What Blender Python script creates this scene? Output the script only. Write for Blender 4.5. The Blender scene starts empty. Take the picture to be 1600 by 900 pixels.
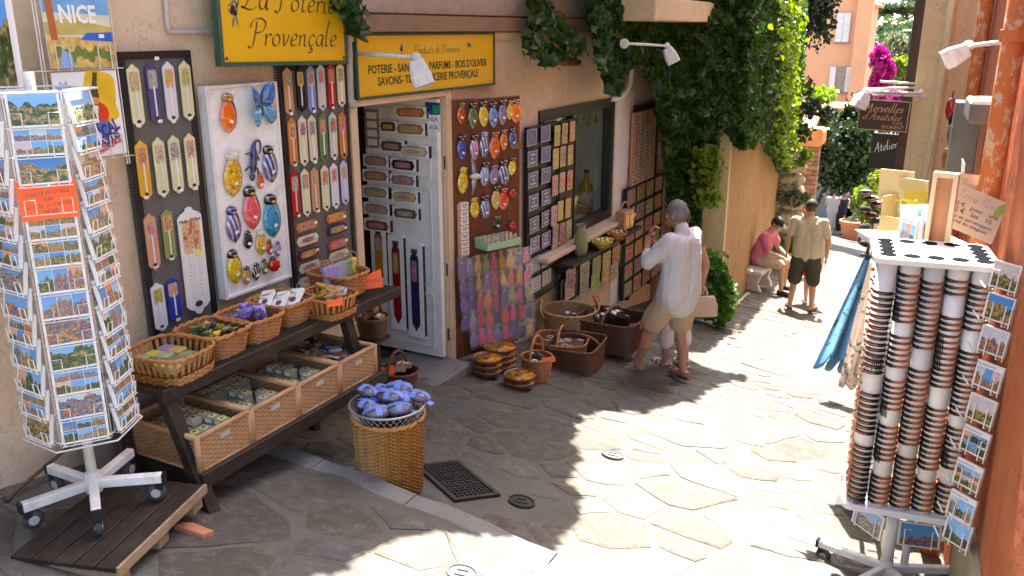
import bpy, bmesh, math, random
from mathutils import Vector, Matrix, noise as mnoise
R=math.radians; PI=math.pi
random.seed(7)
scene=bpy.context.scene
COL=scene.collection

# ---------------------------------------------------------------- camera, sky, sun, exposure
F=1333.; CX,CY=800.,450.
PITCH=math.atan(404/1333.); YAW=R(27.65)
CAM=Vector((0,0,1.93))
FW=Vector((-math.sin(YAW)*math.cos(PITCH), math.cos(YAW)*math.cos(PITCH), -math.sin(PITCH)))
RT=Vector((math.cos(YAW),math.sin(YAW),0)); UP=RT.cross(FW)
cd=bpy.data.cameras.new('camera'); cam=bpy.data.objects.new('camera',cd); COL.objects.link(cam)
cd.sensor_width=36; cd.lens=F/1600*36; cd.clip_end=2000; cd.clip_start=.05
cam.matrix_world=Matrix(((RT.x,UP.x,-FW.x,CAM.x),(RT.y,UP.y,-FW.y,CAM.y),(RT.z,UP.z,-FW.z,CAM.z),(0,0,0,1)))
scene.camera=cam
SUN_EL=R(60); SUN_AZ=R(7)          # azimuth measured from +Y (down the street) towards -X (behind the shop)
SD=Vector((-math.sin(SUN_AZ)*math.cos(SUN_EL), math.cos(SUN_AZ)*math.cos(SUN_EL), math.sin(SUN_EL)))
w=bpy.data.worlds.new('World'); scene.world=w; w.use_nodes=True
nt=w.node_tree; bg=nt.nodes['Background']
sky=nt.nodes.new('ShaderNodeTexSky'); sky.sky_type='NISHITA'; sky.sun_disc=False
sky.sun_elevation=SUN_EL; sky.sun_rotation=-SUN_AZ; sky.air_density=1.0; sky.dust_density=4.0; sky.ozone_density=1.0
nt.links.new(sky.outputs[0],bg.inputs[0]); bg.inputs[1].default_value=.1
sl=bpy.data.lights.new('sun','SUN'); sl.energy=5.0; sl.angle=R(.53); sl.color=(1,.95,.86)
so=bpy.data.objects.new('sun',sl); COL.objects.link(so); so.rotation_euler=(-SD).to_track_quat('-Z','Y').to_euler()
scene.view_settings.view_transform='Standard'; scene.view_settings.look='None'
scene.view_settings.exposure=2.7; scene.view_settings.gamma=1
scene.cycles.max_bounces=7; scene.cycles.diffuse_bounces=4; scene.cycles.glossy_bounces=3
scene.cycles.transmission_bounces=6; scene.cycles.transparent_max_bounces=8
scene.cycles.sample_clamp_indirect=6

# ---------------------------------------------------------------- pixel of the photograph -> point of the place
def ray(x,y): return FW+RT*((x-CX)/F)-UP*((y-CY)/F)
def wp(x,y,X):                       # on the vertical plane X (parallel to the shop front)
    d=ray(x,y); return CAM+d*((X-CAM.x)/d.x)
def yp(x,y,Y):
    d=ray(x,y); return CAM+d*((Y-CAM.y)/d.y)
def dp(x,y,D): return CAM+ray(x,y)*D
NG=Vector((.11,.174,1)); G0=-.135
def gp(x,y,h=0):
    d=ray(x,y); return CAM+d*((G0+h-NG.dot(CAM))/NG.dot(d))
def gz(x,y): return G0-.11*x-.174*y
def vp(x,y,p0,ang):                  # vertical plane through p0, running at ang from +Y towards +X
    n=Vector((math.cos(ang),-math.sin(ang),0)); d=ray(x,y)
    return CAM+d*((p0-CAM).dot(n)/d.dot(n))
WX=-3.5                              # shop front
# frames: local x to the right, local y up, local z towards the viewer
def fr(loc,ang=0,roll=0,tilt=0):
    """upright frame on a surface that runs at ang from +Y towards +X, seen from its right-hand side"""
    ex=Vector((math.sin(ang),math.cos(ang),0)); ey=Vector((0,0,1)); ez=ex.cross(ey)
    M=Matrix(((ex.x,ey.x,ez.x,loc[0]),(ex.y,ey.y,ez.y,loc[1]),(ex.z,ey.z,ez.z,loc[2]),(0,0,0,1)))
    if roll: M=M@Matrix.Rotation(roll,4,'Z')
    if tilt: M=M@Matrix.Rotation(tilt,4,'X')
    return M
def T(x,y,z): return Matrix.Translation((x,y,z))
def RZ(a): return Matrix.Rotation(a,4,'Z')
def RX(a): return Matrix.Rotation(a,4,'X')
def RY(a): return Matrix.Rotation(a,4,'Y')

# ---------------------------------------------------------------- mesh builder
class MB:
    def __init__(s): s.v=[]; s.f=[]; s.m=[]; s.mi=0
    def add(s,vs,fs,M=None):
        b=len(s.v)
        s.v+= [tuple(M@Vector(v)) for v in vs] if M else [tuple(v) for v in vs]
        s.f+=[tuple(b+i for i in f) for f in fs]; s.m+=[s.mi]*len(fs)
        return s
    def box(s,c,d,M=None,bev=0):
        x,y,z=c; a,b,e=d[0]/2,d[1]/2,d[2]/2
        if bev<=0:
            vs=[(x+i*a,y+j*b,z+k*e) for i in(-1,1) for j in(-1,1) for k in(-1,1)]
            fs=[(0,1,3,2),(4,6,7,5),(0,4,5,1),(2,3,7,6),(0,2,6,4),(1,5,7,3)]
            return s.add(vs,fs,M)
        r=min(bev,a*.95,b*.95,e*.95); vs=[]; ix={}
        for i in(-1,1):
            for j in(-1,1):
                for k in(-1,1):
                    ix[i,j,k]=len(vs)
                    vs+=[(x+i*a,y+j*(b-r),z+k*(e-r)),(x+i*(a-r),y+j*b,z+k*(e-r)),(x+i*(a-r),y+j*(b-r),z+k*e)]
        fs=[]
        for q in(-1,1):
            o=[(-1,-1),(1,-1),(1,1),(-1,1)]
            if q<0:o=o[::-1]
            fs.append(tuple(ix[q,j,k] for j,k in o)); fs.append(tuple(ix[k,q,j]+1 for j,k in o)); fs.append(tuple(ix[j,k,q]+2 for j,k in o))
            for t in(-1,1):
                def e4(l): return tuple(l) if q*t>0 else tuple(l[::-1])
                fs.append(e4([ix[q,t,-1],ix[q,t,-1]+1,ix[q,t,1]+1,ix[q,t,1]]))
                fs.append(e4([ix[-1,q,t]+1,ix[-1,q,t]+2,ix[1,q,t]+2,ix[1,q,t]+1]))
                fs.append(e4([ix[t,-1,q]+2,ix[t,-1,q],ix[t,1,q],ix[t,1,q]+2]))
        for (i,j,k),b0 in ix.items():
            fs.append((b0,b0+1,b0+2) if i*j*k>0 else (b0,b0+2,b0+1))
        return s.add(vs,fs,M)
    def tube(s,pts,r,n=6,cap=True,M=None,closed=False):
        pts=[Vector(p) for p in pts]; k=len(pts)
        rs=r if isinstance(r,(list,tuple)) else [r]*k
        vs=[];fs=[];pn=None
        for i,p in enumerate(pts):
            if closed: t=pts[(i+1)%k]-pts[i-1]
            else: t=pts[min(i+1,k-1)]-pts[max(i-1,0)]
            if t.length<1e-9: t=Vector((0,0,1))
            t.normalize()
            if pn is None:
                a=Vector((0,0,1)) if abs(t.z)<.9 else Vector((1,0,0)); pn=t.cross(a).normalized()
            else:
                pn=pn-t*pn.dot(t)
                if pn.length<1e-6: pn=t.orthogonal()
                pn.normalize()
            b=t.cross(pn)
            for j in range(n):
                an=2*PI*j/n; vs.append(p+(pn*math.cos(an)+b*math.sin(an))*rs[i])
        for i in range(k if closed else k-1):
            i2=(i+1)%k
            for j in range(n): fs.append((i*n+j,i*n+(j+1)%n,i2*n+(j+1)%n,i2*n+j))
        if cap and not closed: fs.append(tuple(range(n))[::-1]); fs.append(tuple((k-1)*n+j for j in range(n)))
        return s.add(vs,fs,M)
    def lathe(s,prof,n=16,M=None,a0=0,a1=2*PI,sx=1,sy=1):
        full=abs(a1-a0-2*PI)<1e-6; m=n if full else n+1; vs=[];fs=[]
        for r,z in prof:
            for j in range(m):
                an=a0+(a1-a0)*j/n; vs.append((r*math.cos(an)*sx,r*math.sin(an)*sy,z))
        for i in range(len(prof)-1):
            for j in range(n):
                j2=(j+1)%m; fs.append((i*m+j,i*m+j2,(i+1)*m+j2,(i+1)*m+j))
        if full:
            if prof[0][0]>1e-6: fs.append(tuple(range(m))[::-1])
            if prof[-1][0]>1e-6: fs.append(tuple((len(prof)-1)*m+j for j in range(m)))
        return s.add(vs,fs,M)
    def prism(s,out,z0,z1,M=None,bev=0,ctr=None):
        n=len(out)
        if bev>0:
            cx=sum(p[0] for p in out)/n; cy=sum(p[1] for p in out)/n
            inn=[]
            for i,p in enumerate(out):
                a=Vector((out[i-1][0],out[i-1][1])); b=Vector((out[(i+1)%n][0],out[(i+1)%n][1])); t=(b-a)
                nn=Vector((-t.y,t.x)); nn=nn.normalized() if nn.length>1e-9 else Vector((cx-p[0],cy-p[1])).normalized()
                inn.append((p[0]+nn.x*bev,p[1]+nn.y*bev))
            vs=[(x,y,z0) for x,y in out]+[(x,y,z1-bev) for x,y in out]+[(x,y,z1) for x,y in inn]
            fs=[tuple(range(n))[::-1],tuple(range(2*n,3*n))]
            for l in(0,1): fs+=[(l*n+i,l*n+(i+1)%n,(l+1)*n+(i+1)%n,(l+1)*n+i) for i in range(n)]
        else:
            vs=[(x,y,z0) for x,y in out]+[(x,y,z1) for x,y in out]
            fs=[tuple(range(n))[::-1],tuple(range(n,2*n))]+[(i,(i+1)%n,n+(i+1)%n,n+i) for i in range(n)]
        return s.add(vs,fs,M)
    def dome(s,out,h,M=None,rings=3,z0=0,pw=.5):
        """outline puffed up towards its centre"""
        n=len(out); cx=sum(p[0] for p in out)/n; cy=sum(p[1] for p in out)/n; vs=[]; fs=[]
        for k in range(rings+1):
            q=k/(rings+.6); z=z0+h*(1-(1-q)**2)**pw
            vs+=[(cx+(x-cx)*(1-q),cy+(y-cy)*(1-q),z if k else z0) for x,y in out]
        for k in range(rings): fs+=[(k*n+i,k*n+(i+1)%n,(k+1)*n+(i+1)%n,(k+1)*n+i) for i in range(n)]
        fs.append(tuple(rings*n+i for i in range(n)))
        return s.add(vs,fs,M)
    def ell(s,c,r,n=12,m=8,M=None):
        prof=[(math.sin(PI*i/m),-math.cos(PI*i/m)) for i in range(m+1)]; vs=[];fs=[]
        for a,z in prof:
            for j in range(n): vs.append((c[0]+r[0]*a*math.cos(2*PI*j/n),c[1]+r[1]*a*math.sin(2*PI*j/n),c[2]+r[2]*z))
        for i in range(m):
            for j in range(n): fs.append((i*n+j,i*n+(j+1)%n,(i+1)*n+(j+1)%n,(i+1)*n+j))
        return s.add(vs,fs,M)
    def mesh(s,name,mats,smooth=False):
        me=bpy.data.meshes.new(name); me.from_pydata(s.v,[],s.f)
        for m in (mats if isinstance(mats,(list,tuple)) else [mats]): me.materials.append(m)
        if max(s.m,default=0)>0: me.polygons.foreach_set('material_index',s.m)
        if smooth: me.polygons.foreach_set('use_smooth',[True]*len(me.polygons))
        me.validate(); me.update(); return me
    def build(s,name,mats,parent=None,M=None,smooth=False,col=None,**pr):
        return obj(name,s.mesh(name,mats,smooth),parent,M,col,**pr)
def obj(name,data,parent=None,M=None,col=None,**pr):
    o=bpy.data.objects.new(name,data); COL.objects.link(o)
    if parent: o.parent=parent
    if M is not None: o.matrix_local=M
    if col: o.color=(*[v**1.25 for v in col[:3]],1)
    for k,v in pr.items(): o[k]=v
    return o
def thing(name,label,cat,M=None,group=None):
    o=bpy.data.objects.new(name,None); COL.objects.link(o); o.empty_display_size=.05
    if M is not None: o.matrix_local=M
    o['label']=label; o['category']=cat
    if group: o['group']=group
    return o
def tag(o,label,cat,group=None):
    o['label']=label; o['category']=cat
    if group: o['group']=group
    return o
def struct(o): o['kind']='structure'; return o
_txt={}
def text(s,size,mat,parent,M=None,name='lettering',align='CENTER',shear=0,space=1,ext=.0008,off=0,sx=1,width=None):
    c=bpy.data.curves.new(name,'FONT'); c.body=s; c.size=size; c.align_x=align; c.align_y='CENTER'
    c.shear=shear; c.space_character=space; c.extrude=ext; c.resolution_u=2; c.offset=off; c.materials.append(mat)
    t=bpy.data.objects.new('tmp',c); COL.objects.link(t); bpy.context.view_layer.update()
    me=bpy.data.meshes.new_from_object(t.evaluated_get(bpy.context.evaluated_depsgraph_get())); bpy.data.objects.remove(t); bpy.data.curves.remove(c); me.name=name
    if not me.materials: me.materials.append(mat)
    M=M or Matrix()
    if width:
        xs=[v.co.x for v in me.vertices]; sx=width/(max(xs)-min(xs))
    if sx!=1: M=M@Matrix.Diagonal((sx,1,1,1))
    return obj(name,me,parent,M)
def nth(n): return f"{n}{'th' if 10<=n%100<=20 else {1:'st',2:'nd',3:'rd'}.get(n%10,'th')}"
ORD=['first','second','third','fourth','fifth','sixth','seventh','eighth','ninth','tenth','eleventh','twelfth','thirteenth','fourteenth']
def rr(a,b): return random.uniform(a,b)
def smoothpath(p,k=4,closed=False):
    n=len(p); out=[]
    for i in range(n if closed else n-1):
        P=[Vector(p[(i+j)%n] if closed else p[max(0,min(n-1,i+j))]) for j in(-1,0,1,2)]
        for q in range(k):
            t=q/k; out.append(.5*((2*P[1])+(P[2]-P[0])*t+(2*P[0]-5*P[1]+4*P[2]-P[3])*t*t+(3*P[1]-P[0]-3*P[2]+P[3])*t**3))
    if not closed: out.append(Vector(p[-1]))
    return out
def rrect(w,h,r,n=4):
    o=[]
    for cx,cy,a in((w/2-r,h/2-r,0),(-w/2+r,h/2-r,PI/2),(-w/2+r,-h/2+r,PI),(w/2-r,-h/2+r,1.5*PI)):
        for i in range(n+1): o.append((cx+r*math.cos(a+PI/2*i/n),cy+r*math.sin(a+PI/2*i/n)))
    return o

# ---------------------------------------------------------------- materials
class S:
    def __init__(s,name):
        s.mat=bpy.data.materials.new(name); s.mat.use_nodes=True; s.nt=s.mat.node_tree
        s.b=s.nt.nodes['Principled BSDF']; s._tc=None; s._oi=None
    def set(s,sock,v):
        if hasattr(v,'links'): s.nt.links.new(v,sock)
        elif isinstance(v,(tuple,list)) and len(v)==3 and sock.type=='RGBA': sock.default_value=(*v,1)
        else: sock.default_value=v
    def n(s,t,ins=None,**at):
        x=s.nt.nodes.new(t)
        for k,v in at.items(): setattr(x,k,v)
        for k,v in (ins or {}).items(): s.set(x.inputs[k],v)
        return x
    def tc(s,o='Object'):
        if not s._tc: s._tc=s.n('ShaderNodeTexCoord')
        return s._tc.outputs[o]
    def oi(s,o):
        if not s._oi: s._oi=s.n('ShaderNodeObjectInfo')
        return s._oi.outputs[o]
    def m(s,op,a,b=0,c=0):
        x=s.n('ShaderNodeMath',operation=op); s.set(x.inputs[0],a); s.set(x.inputs[1],b); s.set(x.inputs[2],c); return x.outputs[0]
    def vm(s,op,a,b=(0,0,0)):
        x=s.n('ShaderNodeVectorMath',operation=op); s.set(x.inputs[0],a)
        if op=='SCALE': s.set(x.inputs[3],b)
        elif hasattr(b,'links') or isinstance(b,(tuple,list)): s.set(x.inputs[1],b)
        else: s.set(x.inputs[3],b)
        return x.outputs[0]
    def mix(s,f,a,b,bl='MIX'):
        x=s.n('ShaderNodeMix',data_type='RGBA',blend_type=bl); s.set(x.inputs[0],f); s.set(x.inputs[6],a); s.set(x.inputs[7],b); return x.outputs[2]
    def noise(s,sc,det=3,vec=None,o=0,ro=.55,dist=0):
        x=s.n('ShaderNodeTexNoise',{'Scale':sc,'Detail':det,'Roughness':ro,'Distortion':dist}); s.set(x.inputs['Vector'],vec if vec is not None else s.tc()); return x.outputs[o]
    def vor(s,sc,vec=None,o='Distance',feat='F1',rnd=1):
        x=s.n('ShaderNodeTexVoronoi',{'Scale':sc,'Randomness':rnd},feature=feat); s.set(x.inputs['Vector'],vec if vec is not None else s.tc()); return x.outputs[o]
    def wn(s,vec,o='Color'):
        x=s.n('ShaderNodeTexWhiteNoise',noise_dimensions='3D'); s.set(x.inputs['Vector'],vec); return x.outputs[o]
    def sep(s,v):
        x=s.n('ShaderNodeSeparateXYZ'); s.set(x.inputs[0],v); return x.outputs
    def comb(s,a=0,b=0,c=0):
        x=s.n('ShaderNodeCombineXYZ'); [s.set(x.inputs[i],v) for i,v in enumerate((a,b,c))]; return x.outputs[0]
    def ramp(s,f,st,ip='LINEAR'):
        x=s.n('ShaderNodeValToRGB'); s.set(x.inputs[0],f); r=x.color_ramp; r.interpolation=ip
        while len(r.elements)<len(st): r.elements.new(.5)
        for e,(p,c) in zip(r.elements,st): e.position=p; e.color=(*c,1) if len(c)==3 else c
        return x.outputs[0]
    def mr(s,v,a,b,c=0,d=1):
        x=s.n('ShaderNodeMapRange'); [s.set(x.inputs[i],q) for i,q in enumerate((v,a,b,c,d))]; return x.outputs[0]
    def bump(s,h,st=.3,d=.01):
        x=s.n('ShaderNodeBump',{'Strength':st,'Distance':d}); s.set(x.inputs['Height'],h); s.set(s.b.inputs['Normal'],x.outputs[0])
    def fin(s,col=None,rough=.6,spec=.4,metal=0,coat=0,**k):
        if col is not None: s.set(s.b.inputs['Base Color'],col)
        s.set(s.b.inputs['Roughness'],rough); s.b.inputs['Specular IOR Level'].default_value=spec
        s.b.inputs['Metallic'].default_value=metal
        if coat: s.b.inputs['Coat Weight'].default_value=coat; s.b.inputs['Coat Roughness'].default_value=.06
        return s.mat
_M={}
def pm(name,col=None,rough=.6,var=.15,sc=12,bump=0,bsc=60,spec=.4,metal=0,coat=0,dirt=None,dsc=3,rnd=.12,stretch=None):
    """plain procedural material; col None takes the object's own colour"""
    if name in _M: return _M[name]
    s=S(name); vec=s.tc()
    if stretch: vec=s.vm('MULTIPLY',vec,stretch)
    c=s.oi('Color') if col is None else (*col,1)
    k=s.m('MULTIPLY',s.mr(s.noise(sc,4,vec),.25,.75,1-var,1+var),s.mr(s.oi('Random'),0,1,1-rnd,1+rnd))
    v=s.n('ShaderNodeHueSaturation'); s.set(v.inputs['Value'],k); s.set(v.inputs['Color'],c); c=v.outputs[0]
    if dirt: c=s.mix(s.mr(s.noise(dsc,6,ro=.7),.5,.72,0,.75),c,(*dirt,1))
    if bump: s.bump(s.noise(bsc,4,vec),bump,.004)
    _M[name]=s.fin(c,s.mr(s.noise(sc*2,3),.2,.8,max(.02,rough-.1),min(1,rough+.1)),spec,metal,coat); return _M[name]

# ================================================================ materials of the setting
def mk_plaster(name,c1,c2,stain,ssc=1.2,bump=.35,streak=0):
    s=S(name); P=s.n('ShaderNodeNewGeometry').outputs['Position']
    c=s.mix(s.mr(s.noise(ssc,6,P,ro=.65),.3,.7),(*c1,1),(*c2,1))
    c=s.mix(s.mr(s.noise(ssc*2.3,8,s.vm('ADD',P,(7,3,1)),ro=.7),.55,.75,0,.7),c,(*stain,1))
    if streak:
        st=s.noise(6,5,s.vm('MULTIPLY',P,(1,1,.12)),ro=.7); c=s.mix(s.mr(st,.52,.75,0,streak),c,(*[x*.45 for x in stain],1))
    cr=s.m('ABSOLUTE',s.m('SUBTRACT',s.noise(2.6,8,s.vm('ADD',P,(3,9,4)),ro=.6,dist=.6),.5)); c=s.mix(s.mr(cr,0,.006,.6,0),c,(*[x*.35 for x in c1],1))
    c=s.mix(s.mr(s.noise(28,5,P,ro=.7),.55,.75,0,.45),c,(*[min(.85,x*1.25) for x in c2],1))
    c=s.mix(s.mr(s.noise(60,3,P),.3,.75,0,.22),c,(*[x*.6 for x in c1],1))
    h=s.m('ADD',s.m('MULTIPLY',s.noise(9,5,P),1.0),s.m('MULTIPLY',s.noise(90,4,P),.25)); s.bump(h,bump,.02)
    return s.fin(c,.9,.2)
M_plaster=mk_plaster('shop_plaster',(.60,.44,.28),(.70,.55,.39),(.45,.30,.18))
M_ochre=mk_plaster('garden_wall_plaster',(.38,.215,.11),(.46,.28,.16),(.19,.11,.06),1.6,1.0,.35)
M_terra=mk_plaster('terracotta_plaster',(.33,.085,.03),(.47,.15,.06),(.22,.07,.035),2.2,.8,.6)
M_cream=mk_plaster('cream_plaster',(.62,.50,.27),(.68,.57,.35),(.52,.42,.25),1.3,.25,.3)
M_peach=mk_plaster('peach_plaster',(.60,.33,.20),(.66,.39,.25),(.55,.31,.2),.3,.1)
M_white_wall=mk_plaster('white_plaster',(.66,.62,.58),(.72,.68,.64),(.55,.5,.45),1.6,.2)
def mk_stone(name='paving_stone',island=False):
    s=S(name); G_=s.n('ShaderNodeNewGeometry'); P=G_.outputs['Position']
    r=G_.outputs['Random Per Island'] if island else s.oi('Random')
    base=s.ramp(r,[(0,(0.128,0.113,0.092)),(.18,(0.093,0.078,0.061)),(.32,(0.153,0.138,0.115)),(.46,(0.078,0.066,0.054)),(.58,(0.166,0.150,0.124)),(.7,(0.109,0.114,0.121)),(.82,(0.140,0.123,0.100)),(.92,(0.089,0.093,0.100)),(1,(0.183,0.168,0.143))])
    PP=s.vm('ADD',P,s.vm('SCALE',(13.,7.,5.),r))
    c=s.mix(s.mr(s.noise(5,7,PP,ro=.7),.35,.7,0,.6),base,(.072,.056,.042,1))
    c=s.mix(s.mr(s.noise(16,6,PP,ro=.7),.5,.72,0,.5),c,(.25,.235,.205,1))
    vein=s.noise(9,8,s.vm('MULTIPLY',PP,(1,3.2,1)),ro=.75,dist=1.5)
    c=s.mix(s.mr(s.m('ABSOLUTE',s.m('SUBTRACT',vein,.5)),0,.035,.6,0),c,(.05,.042,.034,1))
    h=s.m('ADD',s.noise(7,8,PP,ro=.7),s.m('MULTIPLY',s.noise(60,5,PP),.3)); s.bump(h,.75,.03)
    return s.fin(c,s.mr(s.noise(8,3,P),.3,.7,.55,.9),.3)
M_stone=mk_stone()
def mk_mortar(name,a,b,d):
    s=S(name); P=s.n('ShaderNodeNewGeometry').outputs['Position']
    c=s.mix(s.mr(s.noise(2.2,6,P,ro=.7),.35,.68),(*a,1),(*b,1))
    c=s.mix(s.mr(s.noise(11,8,P,ro=.75),.5,.72,0,.8),c,(*d,1))
    c=s.mix(s.mr(s.vor(70,P),0,.5,.35,0),c,(.16,.14,.12,1))
    s.bump(s.m('ADD',s.noise(14,8,P,ro=.75),s.m('MULTIPLY',s.noise(120,3,P),.4)),.8,.02)
    return s.fin(c,.92,.2)
M_mortar=mk_mortar('mortar',(.155,.143,.123),(.13,.118,.1),(.085,.077,.064))
M_kerb=mk_mortar('kerb_concrete',(.25,.242,.225),(.215,.206,.19),(.15,.142,.13))
M_earth=pm('earth',(.16,.13,.09),.95,.3,.6,dirt=(.1,.12,.05),dsc=.2)
M_wood=pm('weathered_wood',(.30,.20,.12),.8,.35,30,.4,40,dirt=(.16,.11,.075),stretch=(1,1,8))
M_dark=pm('dark_wood',(.022,.014,.010),.6,.35,25,.3,60,dirt=(.05,.035,.026),dsc=9)
M_black=pm('black_paint',(.012,.012,.013),.45,.2,20)
M_whitep=pm('white_paint',(.74,.73,.70),.55,.06,20,.1,80,dirt=(.55,.5,.42),dsc=7)
M_metal=pm('grey_metal',(.45,.45,.45),.4,.15,20,metal=.7)
M_iron=pm('cast_iron',(.045,.042,.038),.7,.3,30,.4,90,metal=.4)
M_white_metal=pm('white_enamel_metal',(.72,.71,.68),.35,.06,18,dirt=(.45,.33,.22),dsc=14)
M_rust=pm('rusty_metal',(.10,.06,.04),.8,.4,40,.4,90)
M_zinc=pm('grey_conduit',(.42,.39,.35),.6,.2,20)
M_glass=None
def mk_glass():
    s=S('window_glass'); o=s.nt.nodes['Material Output']
    t=s.n('ShaderNodeBsdfTransparent',{'Color':(.86,.9,.88,1)}); g=s.n('ShaderNodeBsdfGlossy',{'Roughness':.02,'Color':(1,1,1,1)})
    lw=s.n('ShaderNodeLayerWeight',{'Blend':.5}); mx=s.n('ShaderNodeMixShader'); s.set(mx.inputs[0],s.m('ADD',.05,s.m('MULTIPLY',s.m('POWER',lw.outputs['Facing'],4.),.6)))
    s.nt.links.new(t.outputs[0],mx.inputs[1]); s.nt.links.new(g.outputs[0],mx.inputs[2]); s.nt.links.new(mx.outputs[0],o.inputs[0]); return s.mat
M_glass=mk_glass()
def mk_film():
    s=S('clear_film'); o=s.nt.nodes['Material Output']
    t=s.n('ShaderNodeBsdfTransparent',{'Color':(.93,.93,.95,1)}); g=s.n('ShaderNodeBsdfGlossy',{'Roughness':.08,'Color':(1,1,1,1)})
    s.bump; bn=s.n('ShaderNodeBump',{'Strength':.9,'Distance':.01}); s.set(bn.inputs['Height'],s.noise(60,4)); s.set(g.inputs['Normal'],bn.outputs[0])
    mx=s.n('ShaderNodeMixShader'); mx.inputs[0].default_value=.12
    s.nt.links.new(t.outputs[0],mx.inputs[1]); s.nt.links.new(g.outputs[0],mx.inputs[2]); s.nt.links.new(mx.outputs[0],o.inputs[0]); return s.mat
M_film=mk_film()

# ================================================================ ground, street and terrace
def terr_z(x,y):
    if y<34: z=gz(max(-12,min(12,x)),y)-.06
    else:
        z=gz(max(-12,min(12,x)),34)-.06; q=(y-34)
        z+= -2.0*min(1,q/25)+ max(0,q-45)*.095*min(1,max(0,q-45)/60)
    return z
mb=MB(); xs=[-400,-200,-90,-40,-20,-12,-8,-5,-3,-1,1,3,5,8,12,20,40,90,200,400]; ys=[-60,-30,-12,-4,0,4,8,12,16,20,25,30,34,40,48,58,70,85,105,130,160,200,260,400,800]
vs=[(x,y,terr_z(x,y) if y<260 else terr_z(x,260)-(y-260)*.02) for y in ys for x in xs]; n=len(xs)
mb.add(vs,[(j*n+i,j*n+i+1,(j+1)*n+i+1,(j+1)*n+i) for j in range(len(ys)-1) for i in range(n-1)])
struct(mb.build('ground',M_earth,smooth=True))
KY0,KY1=3.03,3.17
def kerb_y(x): return .03*math.sin(x*2.3)+.012*math.sin(x*9)
def sheet(name,x0,x1,y0,y1,h,mat,nx,ny,wob=0):
    mb=MB(); vs=[]
    for j in range(ny+1):
        for i in range(nx+1):
            x=x0+(x1-x0)*i/nx; y=y0+(y1-y0)*j/ny
            vs.append((x,y,gz(x,y)+h+(mnoise.noise(Vector((x*1.3,y*1.3,0)))*wob)))
    n=nx+1; mb.add(vs,[(j*n+i,j*n+i+1,(j+1)*n+i+1,(j+1)*n+i) for j in range(ny) for i in range(nx)])
    return struct(mb.build(name,mat,smooth=True))
street=sheet('street',-3.9,3.2,2.9,36,0,M_mortar,60,250,.012)
TH=.10
terrace=sheet('terrace',-3.9,3.2,-5,3.08,TH,M_mortar,50,60,.01)
# kerb: worn concrete edge between terrace and street, cast in lengths
xk=-3.42; kn=0
while xk<.6:
    L=rr(.5,.95); x1=min(xk+L,.6); mb=MB(); N=10; vs=[]
    for i in range(N+1):
        x=xk+.004+(x1-xk-.008)*i/N; y0=KY0+kerb_y(x)+mnoise.noise(Vector((x*6,1,0)))*.02; y1=KY1+kerb_y(x)+mnoise.noise(Vector((x*5,9,0)))*.025
        zt=gz(x,(y0+y1)/2)+TH+.012+mnoise.noise(Vector((x*4,5,0)))*.008
        vs+=[(x,y0-.02,zt-.12),(x,y0,zt-.006),(x,y0+.015,zt),(x,y1-.02,zt),(x,y1,zt-.02),(x,y1+.012,zt-.15)]
    fs=[(i*6+j,i*6+j+1,i*6+j+7,i*6+j+6) for i in range(N) for j in range(5)]+[(0,1,2,3,4,5)[::-1],tuple(N*6+j for j in range(6))]
    fs=[f[::-1] for f in fs]
    mb.add(vs,fs); mb.build('kerb_stone',M_kerb,terrace,smooth=False); xk=x1
# stones: irregular flags, from scattered seeds
def clip(poly,px,py,nx,ny):
    out=[]; n=len(poly)
    for i in range(n):
        a=poly[i]; b=poly[(i+1)%n]; da=(a[0]-px)*nx+(a[1]-py)*ny; db=(b[0]-px)*nx+(b[1]-py)*ny
        if da<=0: out.append(a)
        if da*db<0: t=da/(da-db); out.append((a[0]+(b[0]-a[0])*t,a[1]+(b[1]-a[1])*t))
    return out
rs=random.Random(21); seeds=[]
def scatter(x0,x1,y0,y1,dmin,tries):
    for _ in range(tries):
        x=rs.uniform(x0,x1); y=rs.uniform(y0,y1); d=dmin*rs.choice((.42,.6,.8,1.,1.25,1.6))*rs.uniform(.9,1.1)
        if all((x-a)**2+((y-b)*1.15)**2>((d+e)/2)**2 for a,b,e in seeds): seeds.append((x,y,d))
scatter(-3.45,.7,.9,3.0,.43,1500); scatter(-3.45,.8,3.22,12,.40,6000); scatter(-3.4,.6,12,26,.55,5000)
holes=[(-2.28,3.67,.28),(-1.89,3.72,.1),(-1.776,4.83,.09)]
nst=0; far=MB(); cand=[]
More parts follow.
